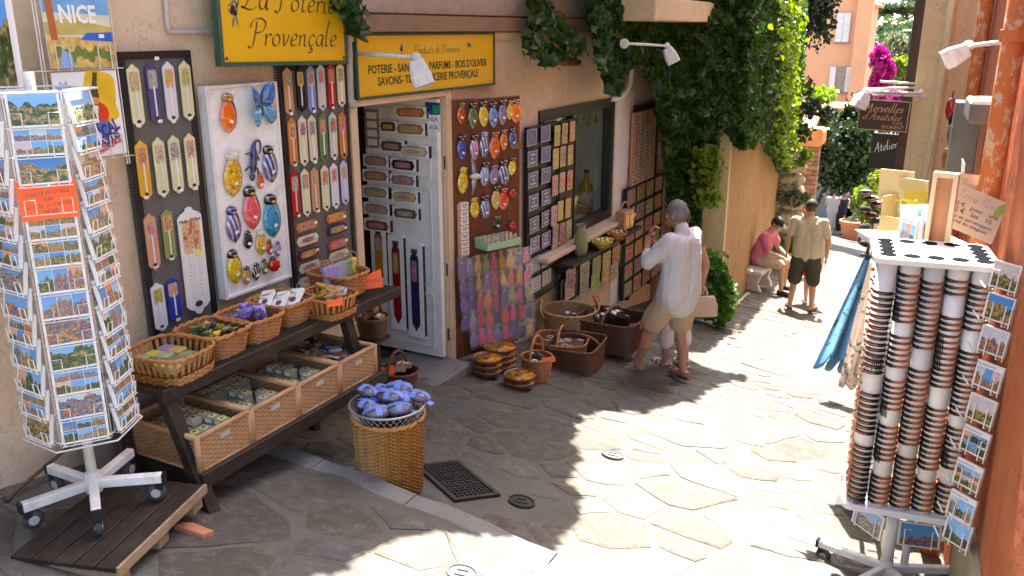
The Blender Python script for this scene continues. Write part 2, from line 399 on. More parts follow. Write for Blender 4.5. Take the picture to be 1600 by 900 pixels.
for i,(x,y,d) in enumerate(seeds):
    poly=[(x-1.2,y-1.2),(x+1.2,y-1.2),(x+1.2,y+1.2),(x-1.2,y+1.2)]
    for a,b,e in seeds:
        if (a,b)!=(x,y) and abs(a-x)<1.6 and abs(b-y)<1.6:
            w2=.5+ (d-e)*.45; poly=clip(poly,x+(a-x)*w2,y+(b-y)*w2,a-x,b-y)
    if y<3.1: poly=clip(poly,0,3.0,0,1)
    else: poly=clip(poly,0,3.2,0,-1)
    poly=clip(poly,-3.46,0,-1,0)
    if len(poly)<3: continue
    if any((x-h[0])**2+(y-h[1])**2<(h[2]+.1)**2 for h in holes): continue
    gap=rs.uniform(.009,.034); cx=sum(p[0] for p in poly)/len(poly); cy=sum(p[1] for p in poly)/len(poly)
    for k in range(len(poly)):   # inset each side
        pass
    q=[]; pp=poly
    for k in range(len(poly)):
        a=poly[k]; b=poly[(k+1)%len(poly)]; nx,ny=b[1]-a[1],-(b[0]-a[0]); l=math.hypot(nx,ny)
        if l>1e-6: pp=clip(pp,a[0]-nx/l*gap,a[1]-ny/l*gap,nx,ny)
    for h in holes:
        l=math.hypot(cx-h[0],cy-h[1])
        if l<1.2: pp=clip(pp,h[0]+(cx-h[0])/l*h[2],h[1]+(cy-h[1])/l*h[2],h[0]-cx,h[1]-cy)
    if len(pp)<3: continue
    out=[]
    for k in range(len(pp)):
        a=pp[k]; b=pp[(k+1)%len(pp)]; l=math.hypot(b[0]-a[0],b[1]-a[1]); m=max(1,int(l/.09)) if y<12 else 1
        for t in range(m):
            f=(t+.0)/m; X=a[0]+(b[0]-a[0])*f; Y=a[1]+(b[1]-a[1])*f
            nz=mnoise.noise_vector(Vector((X*13,Y*13,3)))*.028; 
            if t==0: X+=(cx-X)*.02; Y+=(cy-Y)*.02
            out.append((X+nz.x,Y+nz.y))
    if len(out)<3: continue
    area=abs(sum(out[k][0]*out[(k+1)%len(out)][1]-out[(k+1)%len(out)][0]*out[k][1] for k in range(len(out))))/2
    if area<.012: continue
    cand.append((y,cx,cy,out))
cand.sort(key=lambda c:c[0])
for k,(y,cx,cy,out) in enumerate(cand):
    th=TH if y<3.1 else 0; hh=rs.uniform(.004,.012); mb=MB() if k<300 else far
    loc=[(X-cx,Y-cy) for X,Y in out]; tx,ty=rs.uniform(-.012,.012),rs.uniform(-.012,.012)
    zf=lambda X,Y,h: gz(X,Y)+th+h+mnoise.noise(Vector((X*1.3,Y*1.3,0)))*.011+tx*(X-cx)+ty*(Y-cy)
    n=len(out); vs=[]; 
    ar=sum(loc[i][0]*loc[(i+1)%n][1]-loc[(i+1)%n][0]*loc[i][1] for i in range(n))
    if ar<0: out=out[::-1]; loc=loc[::-1]
    o=(cx,cy,gz(cx,cy)+th) if k<300 else (0,0,0)
    for X,Y in out: vs.append((X-o[0],Y-o[1],zf(X,Y,-.03)-o[2]))
    for X,Y in out: vs.append((X-o[0],Y-o[1],zf(X,Y,hh*.35)-o[2]))
    for X,Y in out:
        l=max(.03,math.hypot(X-cx,Y-cy)); s_=1-min(.4,.022/l); X=cx+(X-cx)*s_; Y=cy+(Y-cy)*s_; vs.append((X-o[0],Y-o[1],zf(X,Y,hh)-o[2]))
    fs=[tuple(range(2*n,3*n))]+[(l*n+i,l*n+(i+1)%n,(l+1)*n+(i+1)%n,(l+1)*n+i) for l in(0,1) for i in range(n)]
    mb.add(vs,fs)
    if k<300: mb.build('paving_stone',M_stone,terrace if y<3.1 else street,T(*o))
if far.v: far.build('distant_paving_stones',mk_stone('distant_paving_stone',True),street,kind='stuff')
# iron grate in the street: frame and bars
def on_ground(x,y,ang=0,h=0):
    z=Vector(NG).normalized(); ex=Vector((math.cos(ang),math.sin(ang),0)); ex=(ex-z*ex.dot(z)).normalized(); ey=z.cross(ex)
    return Matrix(((ex.x,ey.x,z.x,x),(ex.y,ey.y,z.y,y),(ex.z,ey.z,z.z,gz(x,y)+h),(0,0,0,1)))
g=thing('drain_grate','dark rectangular iron drain grate set in the paving beside the round hamper','drain grate',on_ground(-2.28,3.67,R(-28),.002))
mb=MB(); W_,H_=.46,.30
for a in(-1,1): mb.box((a*(W_/2-.012),0,.006),(.024,H_,.022)); mb.box((0,a*(H_/2-.012),.006),(W_-.05,.024,.0215))
mb.build('frame',M_iron,g)
for i in range(15): MB().box((-W_/2+.03+i*(W_-.06)/14,0,.003),(.008,H_-.05,.015)).build('bar',M_iron,g)
for i in range(9): MB().box((0,-H_/2+.035+i*(H_-.07)/8,.002),(W_-.05,.008,.012)).build('cross_bar',M_iron,g)
MB().box((0,0,-.012),(W_-.03,H_-.03,.004)).build('pit',M_black,g)
def cover(x,y,r,mat,lab):
    g=thing('access_cover',lab,'access cover',on_ground(x,y,.4,.004))
    MB().lathe([(r*.86,-.03),(r*.86,.004),(r*.9,.010),(r,.010),(r*1.04,-.02)],28).build('ring',mat,g,smooth=False)
    mb=MB().lathe([(0.0001,.005),(r*.83,.005),(r*.84,-.02)],28); mb.build('lid',mat,g)
    mb=MB().box((0,r*.3,.008),(r*.9,.01,.006)).box((0,-r*.3,.008),(r*.9,.01,.006)).box((r*.42,0,.008),(.01,r*.5,.006)).box((-r*.42,0,.008),(.01,r*.5,.006)); mb.build('raised_pattern',mat,g)
cover(-1.89,3.72,.075,M_iron,'small round black iron cover in the shaded paving beside the grate')
M_wiron=pm('worn_grey_iron',(.10,.098,.095),.6,.3,30,.4,90)
cover(-1.776,4.83,.075,M_wiron,'small round pale grey cover in the sunlit paving')
cover(*gp(722,898,.1)[:2],.07,M_wiron,'small round grey cover at the bottom edge of the sunlit terrace'); bpy.data.objects['access_cover.002'].location.z+=.1

# ================================================================ shop building
def holed(mb,us,vs,holes,depth,X,):
    """front face at X, u along Y, v along Z, with reveals going back by depth"""
    def solid(i,j): return 0<=i<len(us)-1 and 0<=j<len(vs)-1 and not any(a<=us[i] and us[i+1]<=b and c<=vs[j] and vs[j+1]<=d for a,b,c,d in holes)
    for i in range(len(us)-1):
        for j in range(len(vs)-1):
            if not solid(i,j): continue
            a,b,c,d=us[i],us[i+1],vs[j],vs[j+1]
            mb.add([(X,a,c),(X,b,c),(X,b,d),(X,a,d)],[(0,1,2,3)])
            for (p,q,nb) in (((a,c),(a,d),(i-1,j)),((b,d),(b,c),(i+1,j)),((b,c),(a,c),(i,j-1)),((a,d),(b,d),(i,j+1))):
                if not solid(*nb): mb.add([(X,p[0],p[1]),(X,q[0],q[1]),(X-depth,q[0],q[1]),(X-depth,p[0],p[1])],[(0,1,2,3)])
DY0,DY1,DZ0,DZ1=4.49,5.55,-.66,1.45
WY0,WY1,WZ0,WZ1=7.20,9.12,-.14,1.21
OY0,OY1,OZ0,OZ1=9.78,10.55,-1.3,.98
YE=10.75; HT=4.0
shop=thing('shop_building','plaster shop front with a doorway, a window and wares hung all along it','building',T(0,0,0))
mb=MB(); us=[-6,DY0,DY1,WY0,WY1,OY0,OY1,YE]; vs=sorted([-3,DZ0,DZ1,WZ0,WZ1,OZ0,OZ1,HT])
holed(mb,us,vs,[(DY0,DY1,DZ0,DZ1),(WY0,WY1,WZ0,WZ1),(OY0,OY1,OZ0,OZ1)],.28,WX)
mb.build('wall',M_plaster,shop)
mb=MB(); mb.box((WX-6,-5.9,.5),(11.5,.2,7)); mb.box((WX-3.2,YE-.11,.5),(6.3,.2,6.9)); mb.box((WX-6.3,2.4,.5),(.2,16.4,6.9)); mb.build('side_wall',M_plaster,shop)
# roof with an eave of tiles
mb=MB(); ov=.42; N=66
mb.add([(WX+ov-.02,-6.2,HT+.02),(WX+ov-.02,YE+.1,HT+.02),(WX-6.4,YE+.1,HT+1.5),(WX-6.4,-6.2,HT+1.5),(WX+ov-.02,-6.2,HT+.07),(WX+ov-.02,YE+.1,HT+.07),(WX-6.4,YE+.1,HT+1.6),(WX-6.4,-6.2,HT+1.6)],[(0,3,2,1),(4,5,6,7),(0,1,5,4),(2,3,7,6),(1,2,6,5),(3,0,4,7)])
mb.build('roof',pm('roof_tile',(.42,.2,.11),.85,.3,8),shop)
for k in range(72):
    y=-6+k*(YE+6)/71; mb=MB().lathe([(.085,0),(.1,.45)],8,T(WX+ov+.03,y,HT+.085)@RY(R(-102)),PI*.0,PI*1.0)
    mb.build('eave_tile',_M['roof_tile'],shop)
# wooden beam and stone band above the signs
a=wp(548,42,WX+.05); b=wp(835,43,WX+.05)
z=.5*(a.z+b.z)
mb=MB(); N=24; vs=[]
for i in range(N+1):
    y=a.y-.1+(b.y-a.y+1.6)*i/N; w1=mnoise.noise(Vector((y*1.5,0,0)))*.012
    vs+=[(WX-.02,y,z-.03+w1),(WX+.085+w1,y,z-.03+w1),(WX+.095+w1,y,z+.075+w1),(WX-.02,y,z+.08+w1)]
mb.add(vs,[(i*4+j,i*4+(j+1)%4,i*4+4+(j+1)%4,i*4+4+j) for i in range(N) for j in range(4)]+[(0,1,2,3)[::-1],tuple(N*4+j for j in range(4))])
mb.build('beam',M_wood,shop)
MB().box((WX+.02,(a.y+b.y)/2+.75,z+.27),(.07,b.y-a.y+1.7,.36)).build('stone_band',mk_plaster('stone_band',(.36,.29,.23),(.46,.38,.31),(.24,.18,.14),3,.8),shop)
MB().box((WX+.012,(a.y+b.y)/2+.75,z-.065),(.05,b.y-a.y+1.7,.05)).build('moulding',M_plaster,shop)
# balcony slab carrying the creeper
MB().box((WX+.36,9.75,2.12),(.74,3.0,.22),bev=.012).build('balcony_slab',M_plaster,shop)
# doorway: open white leaf, threshold, room behind
dl=MB(); LX0,LX1=WX-.68,WX-.0
leaf_y=DY1-.02
dl.box(((LX0+LX1)/2,leaf_y-.03,(DZ0+DZ1)/2+.01),(LX1-LX0,.05,DZ1-DZ0-.05),bev=.004)
leaf=dl.build('door_leaf',M_whitep,shop)
mb=MB()
for z0,z1 in((-.55,-.1),(-.02,.75),(.83,1.35)):
    for (c,d) in ((((LX0+LX1)/2,z1),(.52,.02)),(((LX0+LX1)/2,z0),(.52,.02))): mb.box((c[0],leaf_y-.058,c[1]),(d[0],.012,d[1]))
    for x in(LX0+.08,LX1-.08): mb.box((x,leaf_y-.057,(z0+z1)/2),(.02,.01,z1-z0-.02))
mb.build('panel_moulding',M_whitep,leaf)
for z in (.95,.1,-.45): MB().lathe([(.012,-.05),(.012,.05)],10,T(WX+.0,DY1+.012,z)).build('hinge',M_iron,leaf)
mb=MB(); mb.box((WX+.0,DY1+.045,(DZ0+DZ1)/2),(.06,.07,DZ1-DZ0+.1)); mb.box((WX+.0,DY0-.045,(DZ0+DZ1)/2),(.06,.07,DZ1-DZ0+.1)); mb.box((WX+.0,(DY0+DY1)/2,DZ1+.04),(.06,DY1-DY0+.02,.07)); mb.build('door_frame',M_plaster,shop)
mb=MB().box((WX-.08,(DY0+DY1)/2,DZ0-.03),(.62,DY1-DY0-.01,.09),bev=.012); mb.build('threshold',M_kerb,shop)
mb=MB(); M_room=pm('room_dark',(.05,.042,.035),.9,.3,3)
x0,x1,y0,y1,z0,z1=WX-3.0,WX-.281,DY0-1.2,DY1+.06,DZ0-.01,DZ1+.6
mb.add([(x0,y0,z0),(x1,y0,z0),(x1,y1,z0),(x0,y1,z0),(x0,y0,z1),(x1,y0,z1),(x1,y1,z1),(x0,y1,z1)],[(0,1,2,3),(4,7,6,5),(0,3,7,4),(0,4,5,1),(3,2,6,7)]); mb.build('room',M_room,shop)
# window
win=thing('window','x','x'); 
for k in('label','category'): del win[k]
win.parent=shop
Wc=(WY0+WY1)/2; Zc=(WZ0+WZ1)/2
mb=MB()
for y in(WY0+.05,WY1-.05): mb.box((WX-.03,y,Zc),(.1,.10,WZ1-WZ0))
for z in(WZ0+.05,WZ1-.05): mb.box((WX-.03,Wc,z),(.099,WY1-WY0-.2,.10))
mb.box((WX-.04,WY0+.82,Zc),(.07,.06,WZ1-WZ0-.2)); mb.build('frame',M_black,win)
MB().box((WX-.06,Wc,Zc),(.006,WY1-WY0-.18,WZ1-WZ0-.18)).build('pane',M_glass,win)
mb=MB(); x0,x1,y0,y1,z0,z1=WX-.5,WX-.09,WY0+.01,WY1-.01,WZ0+.01,WZ1-.01
mb.add([(x0,y0,z0),(x1,y0,z0),(x1,y1,z0),(x0,y1,z0),(x0,y0,z1),(x1,y0,z1),(x1,y1,z1),(x0,y1,z1)],[(0,1,2,3),(4,7,6,5),(0,3,7,4),(0,4,5,1),(3,2,6,7)]); mb.build('display_recess',pm('recess_white',(.55,.55,.53),.8,.1,4),win)
MB().box((WX+.08,Wc+.1,WZ0-.03),(.24,WY1-WY0+.5,.05),bev=.01).build('sill',M_plaster,shop)
# white strip between window and second opening, black panel added to stand for the dark inside it
MB().box((WX+.006,(WY1+OY0)/2+.02,.0),(.012,OY0-WY1-.1,2.5)).build('white_strip',M_white_wall,shop)
MB().box((WX-.12,(OY0+OY1)/2,(OZ0+OZ1)/2),(.06,OY1-OY0-.02,OZ1-OZ0-.02)).build('opening_shade_panel',M_black,shop)
mb=MB()
for y in(OY0-.02,OY1+.02): mb.box((WX+.01,y,(OZ0+OZ1)/2),(.08,.06,OZ1-OZ0+.06))
mb.box((WX+.01,(OY0+OY1)/2,OZ1+.05),(.078,OY1-OY0+.0,.07)); mb.build('opening_frame',M_black,shop)
# conduits on the shop front
def pipe(lab,pts,r,mat,name='conduit'):
    o=MB().tube(smoothpath(pts,4),r,8).build(name,mat,None,smooth=True); return tag(o,lab,'pipe')
p=[wp(258,-40,WX+.02),wp(262,40,WX+.02),wp(275,50,WX+.02),wp(335,49,WX+.02),wp(390,47,WX+.02)]
pipe('thin grey conduit bent along the wall above the first thermometer board',p,.012,M_zinc)
pipe('curved white pipe stub over the top right corner of the window',[wp(956,156,WX+.03),wp(972,150,WX+.05),wp(983,135,WX+.06),wp(986,115,WX+.06),wp(985,80,WX+.05)],.028,M_whitep,'pipe')
pipe('grey drainpipe running down the wall between the two yellow signs',[wp(544,50,WX+.05),wp(546,110,WX+.05),wp(548,158,WX+.05),wp(553,166,WX+.05)],.022,M_zinc,'drainpipe')

# ================================================================ lettering drawn with a broad nib
GL={'a':(.46,[[(.38,.42),(.2,.46),(.04,.25),(.12,.02),(.28,.08),(.38,.40)],[(.39,.44),(.36,.1),(.42,.0),(.5,.06)]]),
'o':(.42,[[(.2,.45),(.05,.3),(.07,.08),(.2,.0),(.36,.12),(.36,.35),(.2,.45)]]),
't':(.30,[[(.15,.75),(.1,.12),(.18,.0),(.3,.06)],[(-.02,.47),(.3,.5)]]),
'e':(.37,[[(.06,.2),(.3,.28),(.32,.4),(.2,.46),(.06,.3),(.08,.06),(.2,.0),(.36,.1)]]),
'r':(.32,[[(.05,.44),(.09,.3),(.08,0)],[(.09,.28),(.18,.42),(.3,.44),(.33,.38)]]),
'i':(.20,[[(.06,.45),(.06,.08),(.12,.0),(.2,.05)],[(.08,.64),(.11,.69)]]),
'v':(.37,[[(.02,.44),(.08,.4),(.14,.0),(.3,.25),(.34,.45)]]),
'n':(.46,[[(.05,.44),(.08,.3),(.07,0)],[(.08,.28),(.2,.44),(.32,.4),(.32,.08),(.38,.0),(.45,.05)]]),
'c':(.35,[[(.33,.38),(.2,.46),(.05,.28),(.08,.05),(.2,0),(.34,.1)]]),
'ç':(.35,[[(.33,.38),(.2,.46),(.05,.28),(.08,.05),(.2,0),(.34,.1)],[(.2,0),(.18,-.1),(.27,-.16),(.18,-.27),(.07,-.22)]]),
'l':(.22,[[(.14,1.05),(.06,.6),(.06,.1),(.12,0),(.2,.05)]]),
'u':(.48,[[(.04,.45),(.05,.12),(.15,0),(.3,.12),(.36,.45)],[(.36,.45),(.36,.08),(.42,0),(.48,.05)]]),
'd':(.48,[[(.38,.42),(.2,.46),(.04,.25),(.12,.02),(.28,.08),(.38,.40)],[(.44,1.0),(.38,.5),(.37,.1),(.43,0),(.5,.06)]]),
's':(.34,[[(.3,.38),(.18,.46),(.06,.36),(.25,.18),(.2,0),(.03,.06)]]),
'P':(.55,[[(.2,.9),(.16,.4),(.1,0),(-.04,-.08),(-.1,.0)],[(-.08,.66),(.0,.9),(.35,1.02),(.62,.85),(.5,.55),(.2,.48)]]),
'L':(.62,[[(.0,.8),(.2,1.0),(.42,.9),(.3,.6),(.22,.3),(.08,.03),(-.03,.08),(.1,.02),(.4,-.03),(.62,.1)]]),
'M':(.82,[[(.0,.0),(.08,.06),(.2,.95)],[(.2,.95),(.38,.2)],[(.38,.2),(.62,.95)],[(.62,.95),(.66,.05),(.78,.02)]]),
'A':(.62,[[(-.05,0),(.08,.08),(.42,1.0)],[(.42,1.0),(.5,.05),(.58,0)],[(.1,.36),(.54,.40)]]),
"'":(.16,[[(.08,1.0),(.04,.8)]]),' ':(.3,[]),
'T':(.5,[[(.3,.95),(.22,.3),(.1,0),(-.02,.05)],[(-.02,.8),(.1,.97),(.62,1.0)]]),
'F':(.5,[[(.3,.95),(.22,.3),(.1,0),(-.02,.05)],[(-.02,.8),(.1,.97),(.65,1.0)],[(.1,.5),(.44,.53)]])}
def script(s,H,mat,parent,M,width=None,shear=.2,pen=.085,nib=R(35),name='lettering'):
    """centred on M, H = capital height"""
    tot=sum(GL[c][0]+.06 for c in s); kx=(width/(tot*H)) if width else 1
    mb=MB(); x0=-tot/2
    for c in s:
        w,st=GL[c]
        for p in st:
            q=smoothpath([(a,b,0) for a,b in p],5); n=len(q); vs=[]
            for i,pt in enumerate(q):
                t=q[min(i+1,n-1)]-q[max(i-1,0)]; t=Vector((t.x,t.y,0)).normalized() if t.length>1e-6 else Vector((1,0,0))
                an=math.atan2(t.y,t.x); hw=pen*(.28+.72*abs(math.sin(an-nib)))/2; nn=Vector((-t.y,t.x,0))
                for sg in(1,-1):
                    v=pt+nn*hw*sg; X=(x0+v.x+shear*v.y)*H*kx; Y=(v.y-.42)*H; vs.append((X,Y,0))
            mb.add(vs,[(2*i,2*i+1,2*i+3,2*i+2) for i in range(n-1)])
        x0+=w+.06
    return mb.build(name,mat,parent,M)
M_ink=pm('sign_ink',(.035,.04,.02),.6,.2,30); M_green=pm('sign_green_paint',(.03,.075,.05),.5,.2,20,dirt=(.1,.1,.07),dsc=10)
def mk_yellow():
    s=S('sign_yellow_paint'); c=s.mix(s.mr(s.noise(3,5),.3,.7),(.72,.43,.008,1),(.66,.37,.006,1))
    c=s.mix(s.mr(s.noise(26,6,ro=.75),.62,.8,0,.5),c,(.42,.27,.04,1)); s.bump(s.noise(15,4),.12,.004); return s.fin(c,.42,.35)
M_yellow=mk_yellow(); M_olive=pm('sign_olive',(.012,.012,.02),.5,.2,30); M_oleaf=pm('sign_olive_leaf',(.17,.22,.16),.6,.3,30)
def olive_sprig(parent,M,sz):
    mb=MB()
    for x,y,a in((-.12,.35,.5),(.1,.5,2.2),(.2,.1,1.2),(-.2,-.05,2.4),(.15,-.35,1.9),(-.08,-.5,1.3),(.25,.32,.9)):
        o=[(.26*math.cos(t),.07*math.sin(t)) for t in [i*PI/5 for i in range(10)]]
        mb.add([(p[0],p[1],0) for p in o],[tuple(range(10))],T(x*sz,y*sz,.0)@RZ(a)@Matrix.Scale(sz,4))
    mb.tube([(-.05*sz,.6*sz,0),(0,.1*sz,0),(.22*sz,-.75*sz,0)],.018*sz,4)
    mb.build('olive_leaves',M_oleaf,parent,M)
    mb=MB()
    for x,y in((-.05,.15),(.08,-.08),(-.12,-.02)): mb.lathe([(.0001,.02*sz),(.13*sz,.012*sz),(.14*sz,0)],12,T(x*sz,y*sz,.0008))
    mb.build('olives',M_olive,parent,M)
def panel_sign(name,label,M,w,h,fm,bm,bw=.022,th=.035):
    g=thing(name,label,'sign',M)
    mb=MB(); mb.prism([(-w/2,-h/2),(w/2,-h/2),(w/2,h/2),(-w/2,h/2)],-th,-.004); 
    b=mb.build('board',bm,g)
    MB().box((0,0,-.002),(w-2*bw,h-2*bw,.004)).build('face',fm,g)
    for sg in(-1,1):
        MB().box((0,sg*(h/2-bw/2),.003),(w,bw,.014),bev=.002).build('border_strip',bm,g); MB().box((sg*(w/2-bw/2),0,.003),(bw,h-2*bw,.0135),bev=.002).build('border_strip',bm,g)
    return g
# yellow sign over the boards: bottom corners from the photograph, standing off the wall
a=wp(345,105,WX+.16); b=wp(543,100,WX+.16); w1=b.y-a.y; h1=.62
Ms=fr((WX+.16,(a.y+b.y)/2,(a.z+b.z)/2),0,R(-1.2),R(0))@T(0,h1/2,0)
g=panel_sign('shop_sign','large yellow shop sign with flowing dark script above the white ceramics board',Ms,w1,h1,M_yellow,M_green)
script('Provençale',.135,M_ink,g,T(.06,-h1/2+.16,.0012),.70,pen=.075)
script('La Poterie',.14,M_ink,g,T(.04,-h1/2+.345,.0012),.74,pen=.075)
olive_sprig(g,T(-w1/2+.115,-h1/2+.27,.0015),.105)
for sx in(-1,1):
    for sy in(-1,1): MB().lathe([(.0001,.012),(.006,.01),(.007,.004)],8,T(sx*(w1/2-.04),sy*(h1/2-.04),0)).build('screw',M_iron,g)
for sx in(-1,1): MB().box((sx*w1*.3,.1,-.1),(.03,.03,.13)).build('bracket',M_iron,g)
# yellow sign over the door
tl,trr,bl,brr=wp(553,51.5,WX+.04),wp(772,50,WX+.04),wp(555.5,157.5,WX+.04),wp(772,133,WX+.04)
w2=trr.y-tl.y; h2=((tl.z-bl.z)+(trr.z-brr.z))/2; cz=(tl.z+bl.z+trr.z+brr.z)/4
g=panel_sign('shop_sign','long yellow sign listing wares in green capitals over the shop doorway',fr((WX+.04,(tl.y+trr.y)/2,cz)),w2,h2,M_yellow,M_green,.018)
script('Produits de Provence',.062,M_ink,g,T(.06,h2*.22,.0012),.62,pen=.08)
M_signgreen=pm('sign_green_letters',(.02,.055,.02),.6,.2,30)
text("POTERIE - SANTONS - PARFUMS - BOIS D'OLIVIER",.078,M_signgreen,g,T(0,-h2*.06,.0012),off=.0012,width=w2*.86)
text("SAVONS- TISSUS - ÉPICERIE PROVENÇALE",.078,M_signgreen,g,T(-.02,-h2*.25,.0012),off=.0012,width=w2*.73)
olive_sprig(g,T(-w2*.22,h2*.24,.0015),.06); olive_sprig(g,T(w2*.28,h2*.27,.0015)@RZ(1.2),.06)
# flood lamps on arms
def flood(label,base,tip,aim,sz=.17,col=M_white_metal,glass=True,roll=0):
    g=thing('flood_lamp',label,'lamp',T(*base)); t=Vector(tip)-Vector(base)
    MB().lathe([(.045,0),(.045,.012),(.02,.03)],12,(t).to_track_quat('Z','Y').to_matrix().to_4x4()).build('wall_plate',col,g,smooth=False)
    MB().tube([(0,0,0),t*.5+Vector((0,0,.004)),t],.013,8).build('arm',col,g,smooth=True)
    MB().ell(t,(.034,.034,.034)).build('knuckle',col,g,smooth=True)
    q=Vector(aim).to_track_quat('-Z','Y').to_matrix().to_4x4(); M=T(*(t+Vector((0,0,-.02))))@q@RZ(roll)
    mb=MB(); a,b=sz*.34,sz*.5   # head: narrow back, flaring to the front opening at local -Z
    out0=rrect(sz*.7,sz*.55,.02,2); out1=rrect(sz*1.0,sz*.78,.02,2); n=len(out0)
    vs=[(x,y,0) for x,y in out0]+[(x,y,-sz*.55) for x,y in out1]+[(x,y,-sz*.95) for x,y in out1]
    mb.add(vs,[tuple(range(n))]+[(l*n+(i+1)%n,l*n+i,(l+1)*n+i,(l+1)*n+(i+1)%n) for l in(0,1) for i in range(n)]); 
    mb.build('housing',col,g,M)
    MB().prism(rrect(sz*.95,sz*.73,.02,2),-sz*.93,-sz*.9).build('lens',pm('lamp_lens',(.6,.62,.62),.15,.05,10),g,M)
    return g
b0=wp(552,84,WX+.0); t0=wp(650,90,WX+.42)
flood('grey flood lamp on a long arm in front of the long yellow sign',b0,t0,(.35,.05,-1),.17,roll=.4)
b0=wp(975,68,WX+.62); t0=wp(1042,72,WX+.75)
flood('grey flood lamp on an arm below the creeper over the second opening',b0,t0,(.5,.2,-1),.17)

# ================================================================ printed and glazed wares
def mk_art(name,bgmix=.5,bright=1.):
    s=S(name); g=s.tc('Generated'); r=s.oi('Random'); base=s.oi('Color')
    off=s.vm('SCALE',(37.,91.,13.),r); v=s.vm('ADD',s.vm('MULTIPLY',g,(2.2,3.,1)),off)
    hue=s.wn(off); hs=s.n('ShaderNodeHueSaturation',{'Saturation':1.5,'Value':.55*bright}); s.set(hs.inputs['Color'],hue)
    xyz=s.sep(g); dx=s.m('SUBTRACT',xyz[0],.5); dy=s.m('SUBTRACT',xyz[1],.5)
    rad=s.m('ADD',s.m('SQRT',s.m('ADD',s.m('MULTIPLY',dx,dx),s.m('MULTIPLY',dy,dy))),s.mr(s.noise(3,3,v),.3,.7,-.16,.16))
    bgc=s.mix(bgmix,base,(.85,.8,.66,1))
    warm=s.ramp(s.noise(2.1,2,s.vm('ADD',v,(5,5,5))),[(.30,(.06,.03,.02)),(.42,(.5,.08,.03)),(.5,(.75,.3,.06)),(.56,(.8,.62,.32)),(.66,(.1,.2,.08)),(.75,(.08,.12,.3))])
    fig=s.mix(.35,warm,hs.outputs[0]); c=s.mix(s.mr(rad,.4,.47,1,0),bgc,fig)
    c=s.mix(s.mr(s.noise(9,2,v),.56,.6,0,.7),c,(.04,.03,.03,1)); return s.fin(c,.3,.5)
M_art=mk_art('printed_picture',.22,1.25); M_artpale=mk_art('printed_label',.85)
M_enam=pm('enamel',None,.22,.05,8,coat=.6,rnd=.05); M_paper=pm('paper',None,.7,.05,10,rnd=.04); M_cardw=pm('white_card',(.78,.77,.74),.6,.05,10,rnd=.03)
M_tube=pm('glass_tube',(.8,.8,.8),.1,.05,10,coat=1); M_tick=pm('tick_ink',(.08,.08,.09),.6,.1)
def mk_glaze(name,kind):
    s=S(name); g=s.tc('Generated'); r=s.oi('Random'); base=s.oi('Color'); off=s.vm('SCALE',(17.,31.,7.),r)
    hs=s.n('ShaderNodeHueSaturation',{'Hue':.56,'Saturation':1.1,'Value':1.1}); s.set(hs.inputs['Color'],base)
    dk=s.n('ShaderNodeHueSaturation',{'Value':.22}); s.set(dk.inputs['Color'],base)
    if kind=='spots': f=s.mr(s.vor(5.5,s.vm('ADD',s.vm('MULTIPLY',g,(1,1.6,0)),off),rnd=.5),.2,.24,1,0); c=s.mix(f,base,hs.outputs[0]); f2=s.mr(s.vor(5.5,s.vm('ADD',s.vm('MULTIPLY',g,(1,1.6,0)),off),rnd=.5),.09,.11,1,0); c=s.mix(f2,c,dk.outputs[0])
    elif kind=='veins':
        f=s.mr(s.vor(4.5,s.vm('ADD',s.vm('MULTIPLY',g,(1.3,1.6,0)),off),feat='DISTANCE_TO_EDGE'),.03,.05,1,0); c=s.mix(f,base,dk.outputs[0])
    elif kind=='streak':
        xyz=s.sep(g); f=s.mr(s.m('SINE',s.m('ADD',s.m('MULTIPLY',xyz[0],24),s.m('MULTIPLY',xyz[1],9))),.3,.6,0,.75); c=s.mix(f,base,(.8,.78,.74,1)); c=s.mix(s.mr(xyz[1],.1,.75,.6,0),c,dk.outputs[0])
    else: c=s.mix(s.mr(s.noise(5,3,s.vm('ADD',g,off)),.4,.65,0,.5),base,dk.outputs[0])
    return s.fin(c,.12,.5,coat=1)
GZ={k:mk_glaze('glaze_'+k,k) for k in('spots','veins','streak','plain')}
# thermometer -----------------------------------------------------
half=[(0,-.5),(.13,-.487),(.17,-.462),(.36,-.44),(.5,-.405)]
t_out=[(x,y) for x,y in half]+[(x,-y) for x,y in half[::-1]]; t_out+=[(-x,y) for x,y in t_out[::-1][1:-1]]
def unit(fn,name,mats,smooth=False):
    mb=MB(); fn(mb); return mb.mesh(name,mats,smooth)
ME_plate=unit(lambda m:m.prism(t_out,-.003,.003),'plate',M_enam)
ME_pic=unit(lambda m:m.prism(rrect(.74,.30,.08,3),.0031,.0042),'picture',M_art)
ME_tubeh=unit(lambda m:m.box((0,-.12,.006),(.07,.48,.006)),'glass_tube',M_tube)
ME_bulb=unit(lambda m:m.lathe([(.0001,.01),(.14,.008),(.16,.003)],12,T(0,-.4,0)@Matrix.Diagonal((1,.17,1,1))),'bulb',M_iron)
def _tk(m):
    for i in range(13):
        for sx in(-1,1): m.box((sx*.2,-.33+i*.034,.0034),(.14 if i%3==0 else .08,.003,.0008))
ME_tick=unit(_tk,'scale_marks',M_tick)
ME_stick=unit(lambda m:m.prism(rrect(.026,.016,.002,1),0,.0008),'price_sticker',M_cardw)
def pxframe(p0,p1,X,off=.0):
    """segment top/bottom given in photo pixels on the plane X -> centre, length"""
    a=wp(*p0,X); b=wp(*p1,X); return (a+b)/2,(a-b).length,math.atan2(-(a.y-b.y),(a.z-b.z))
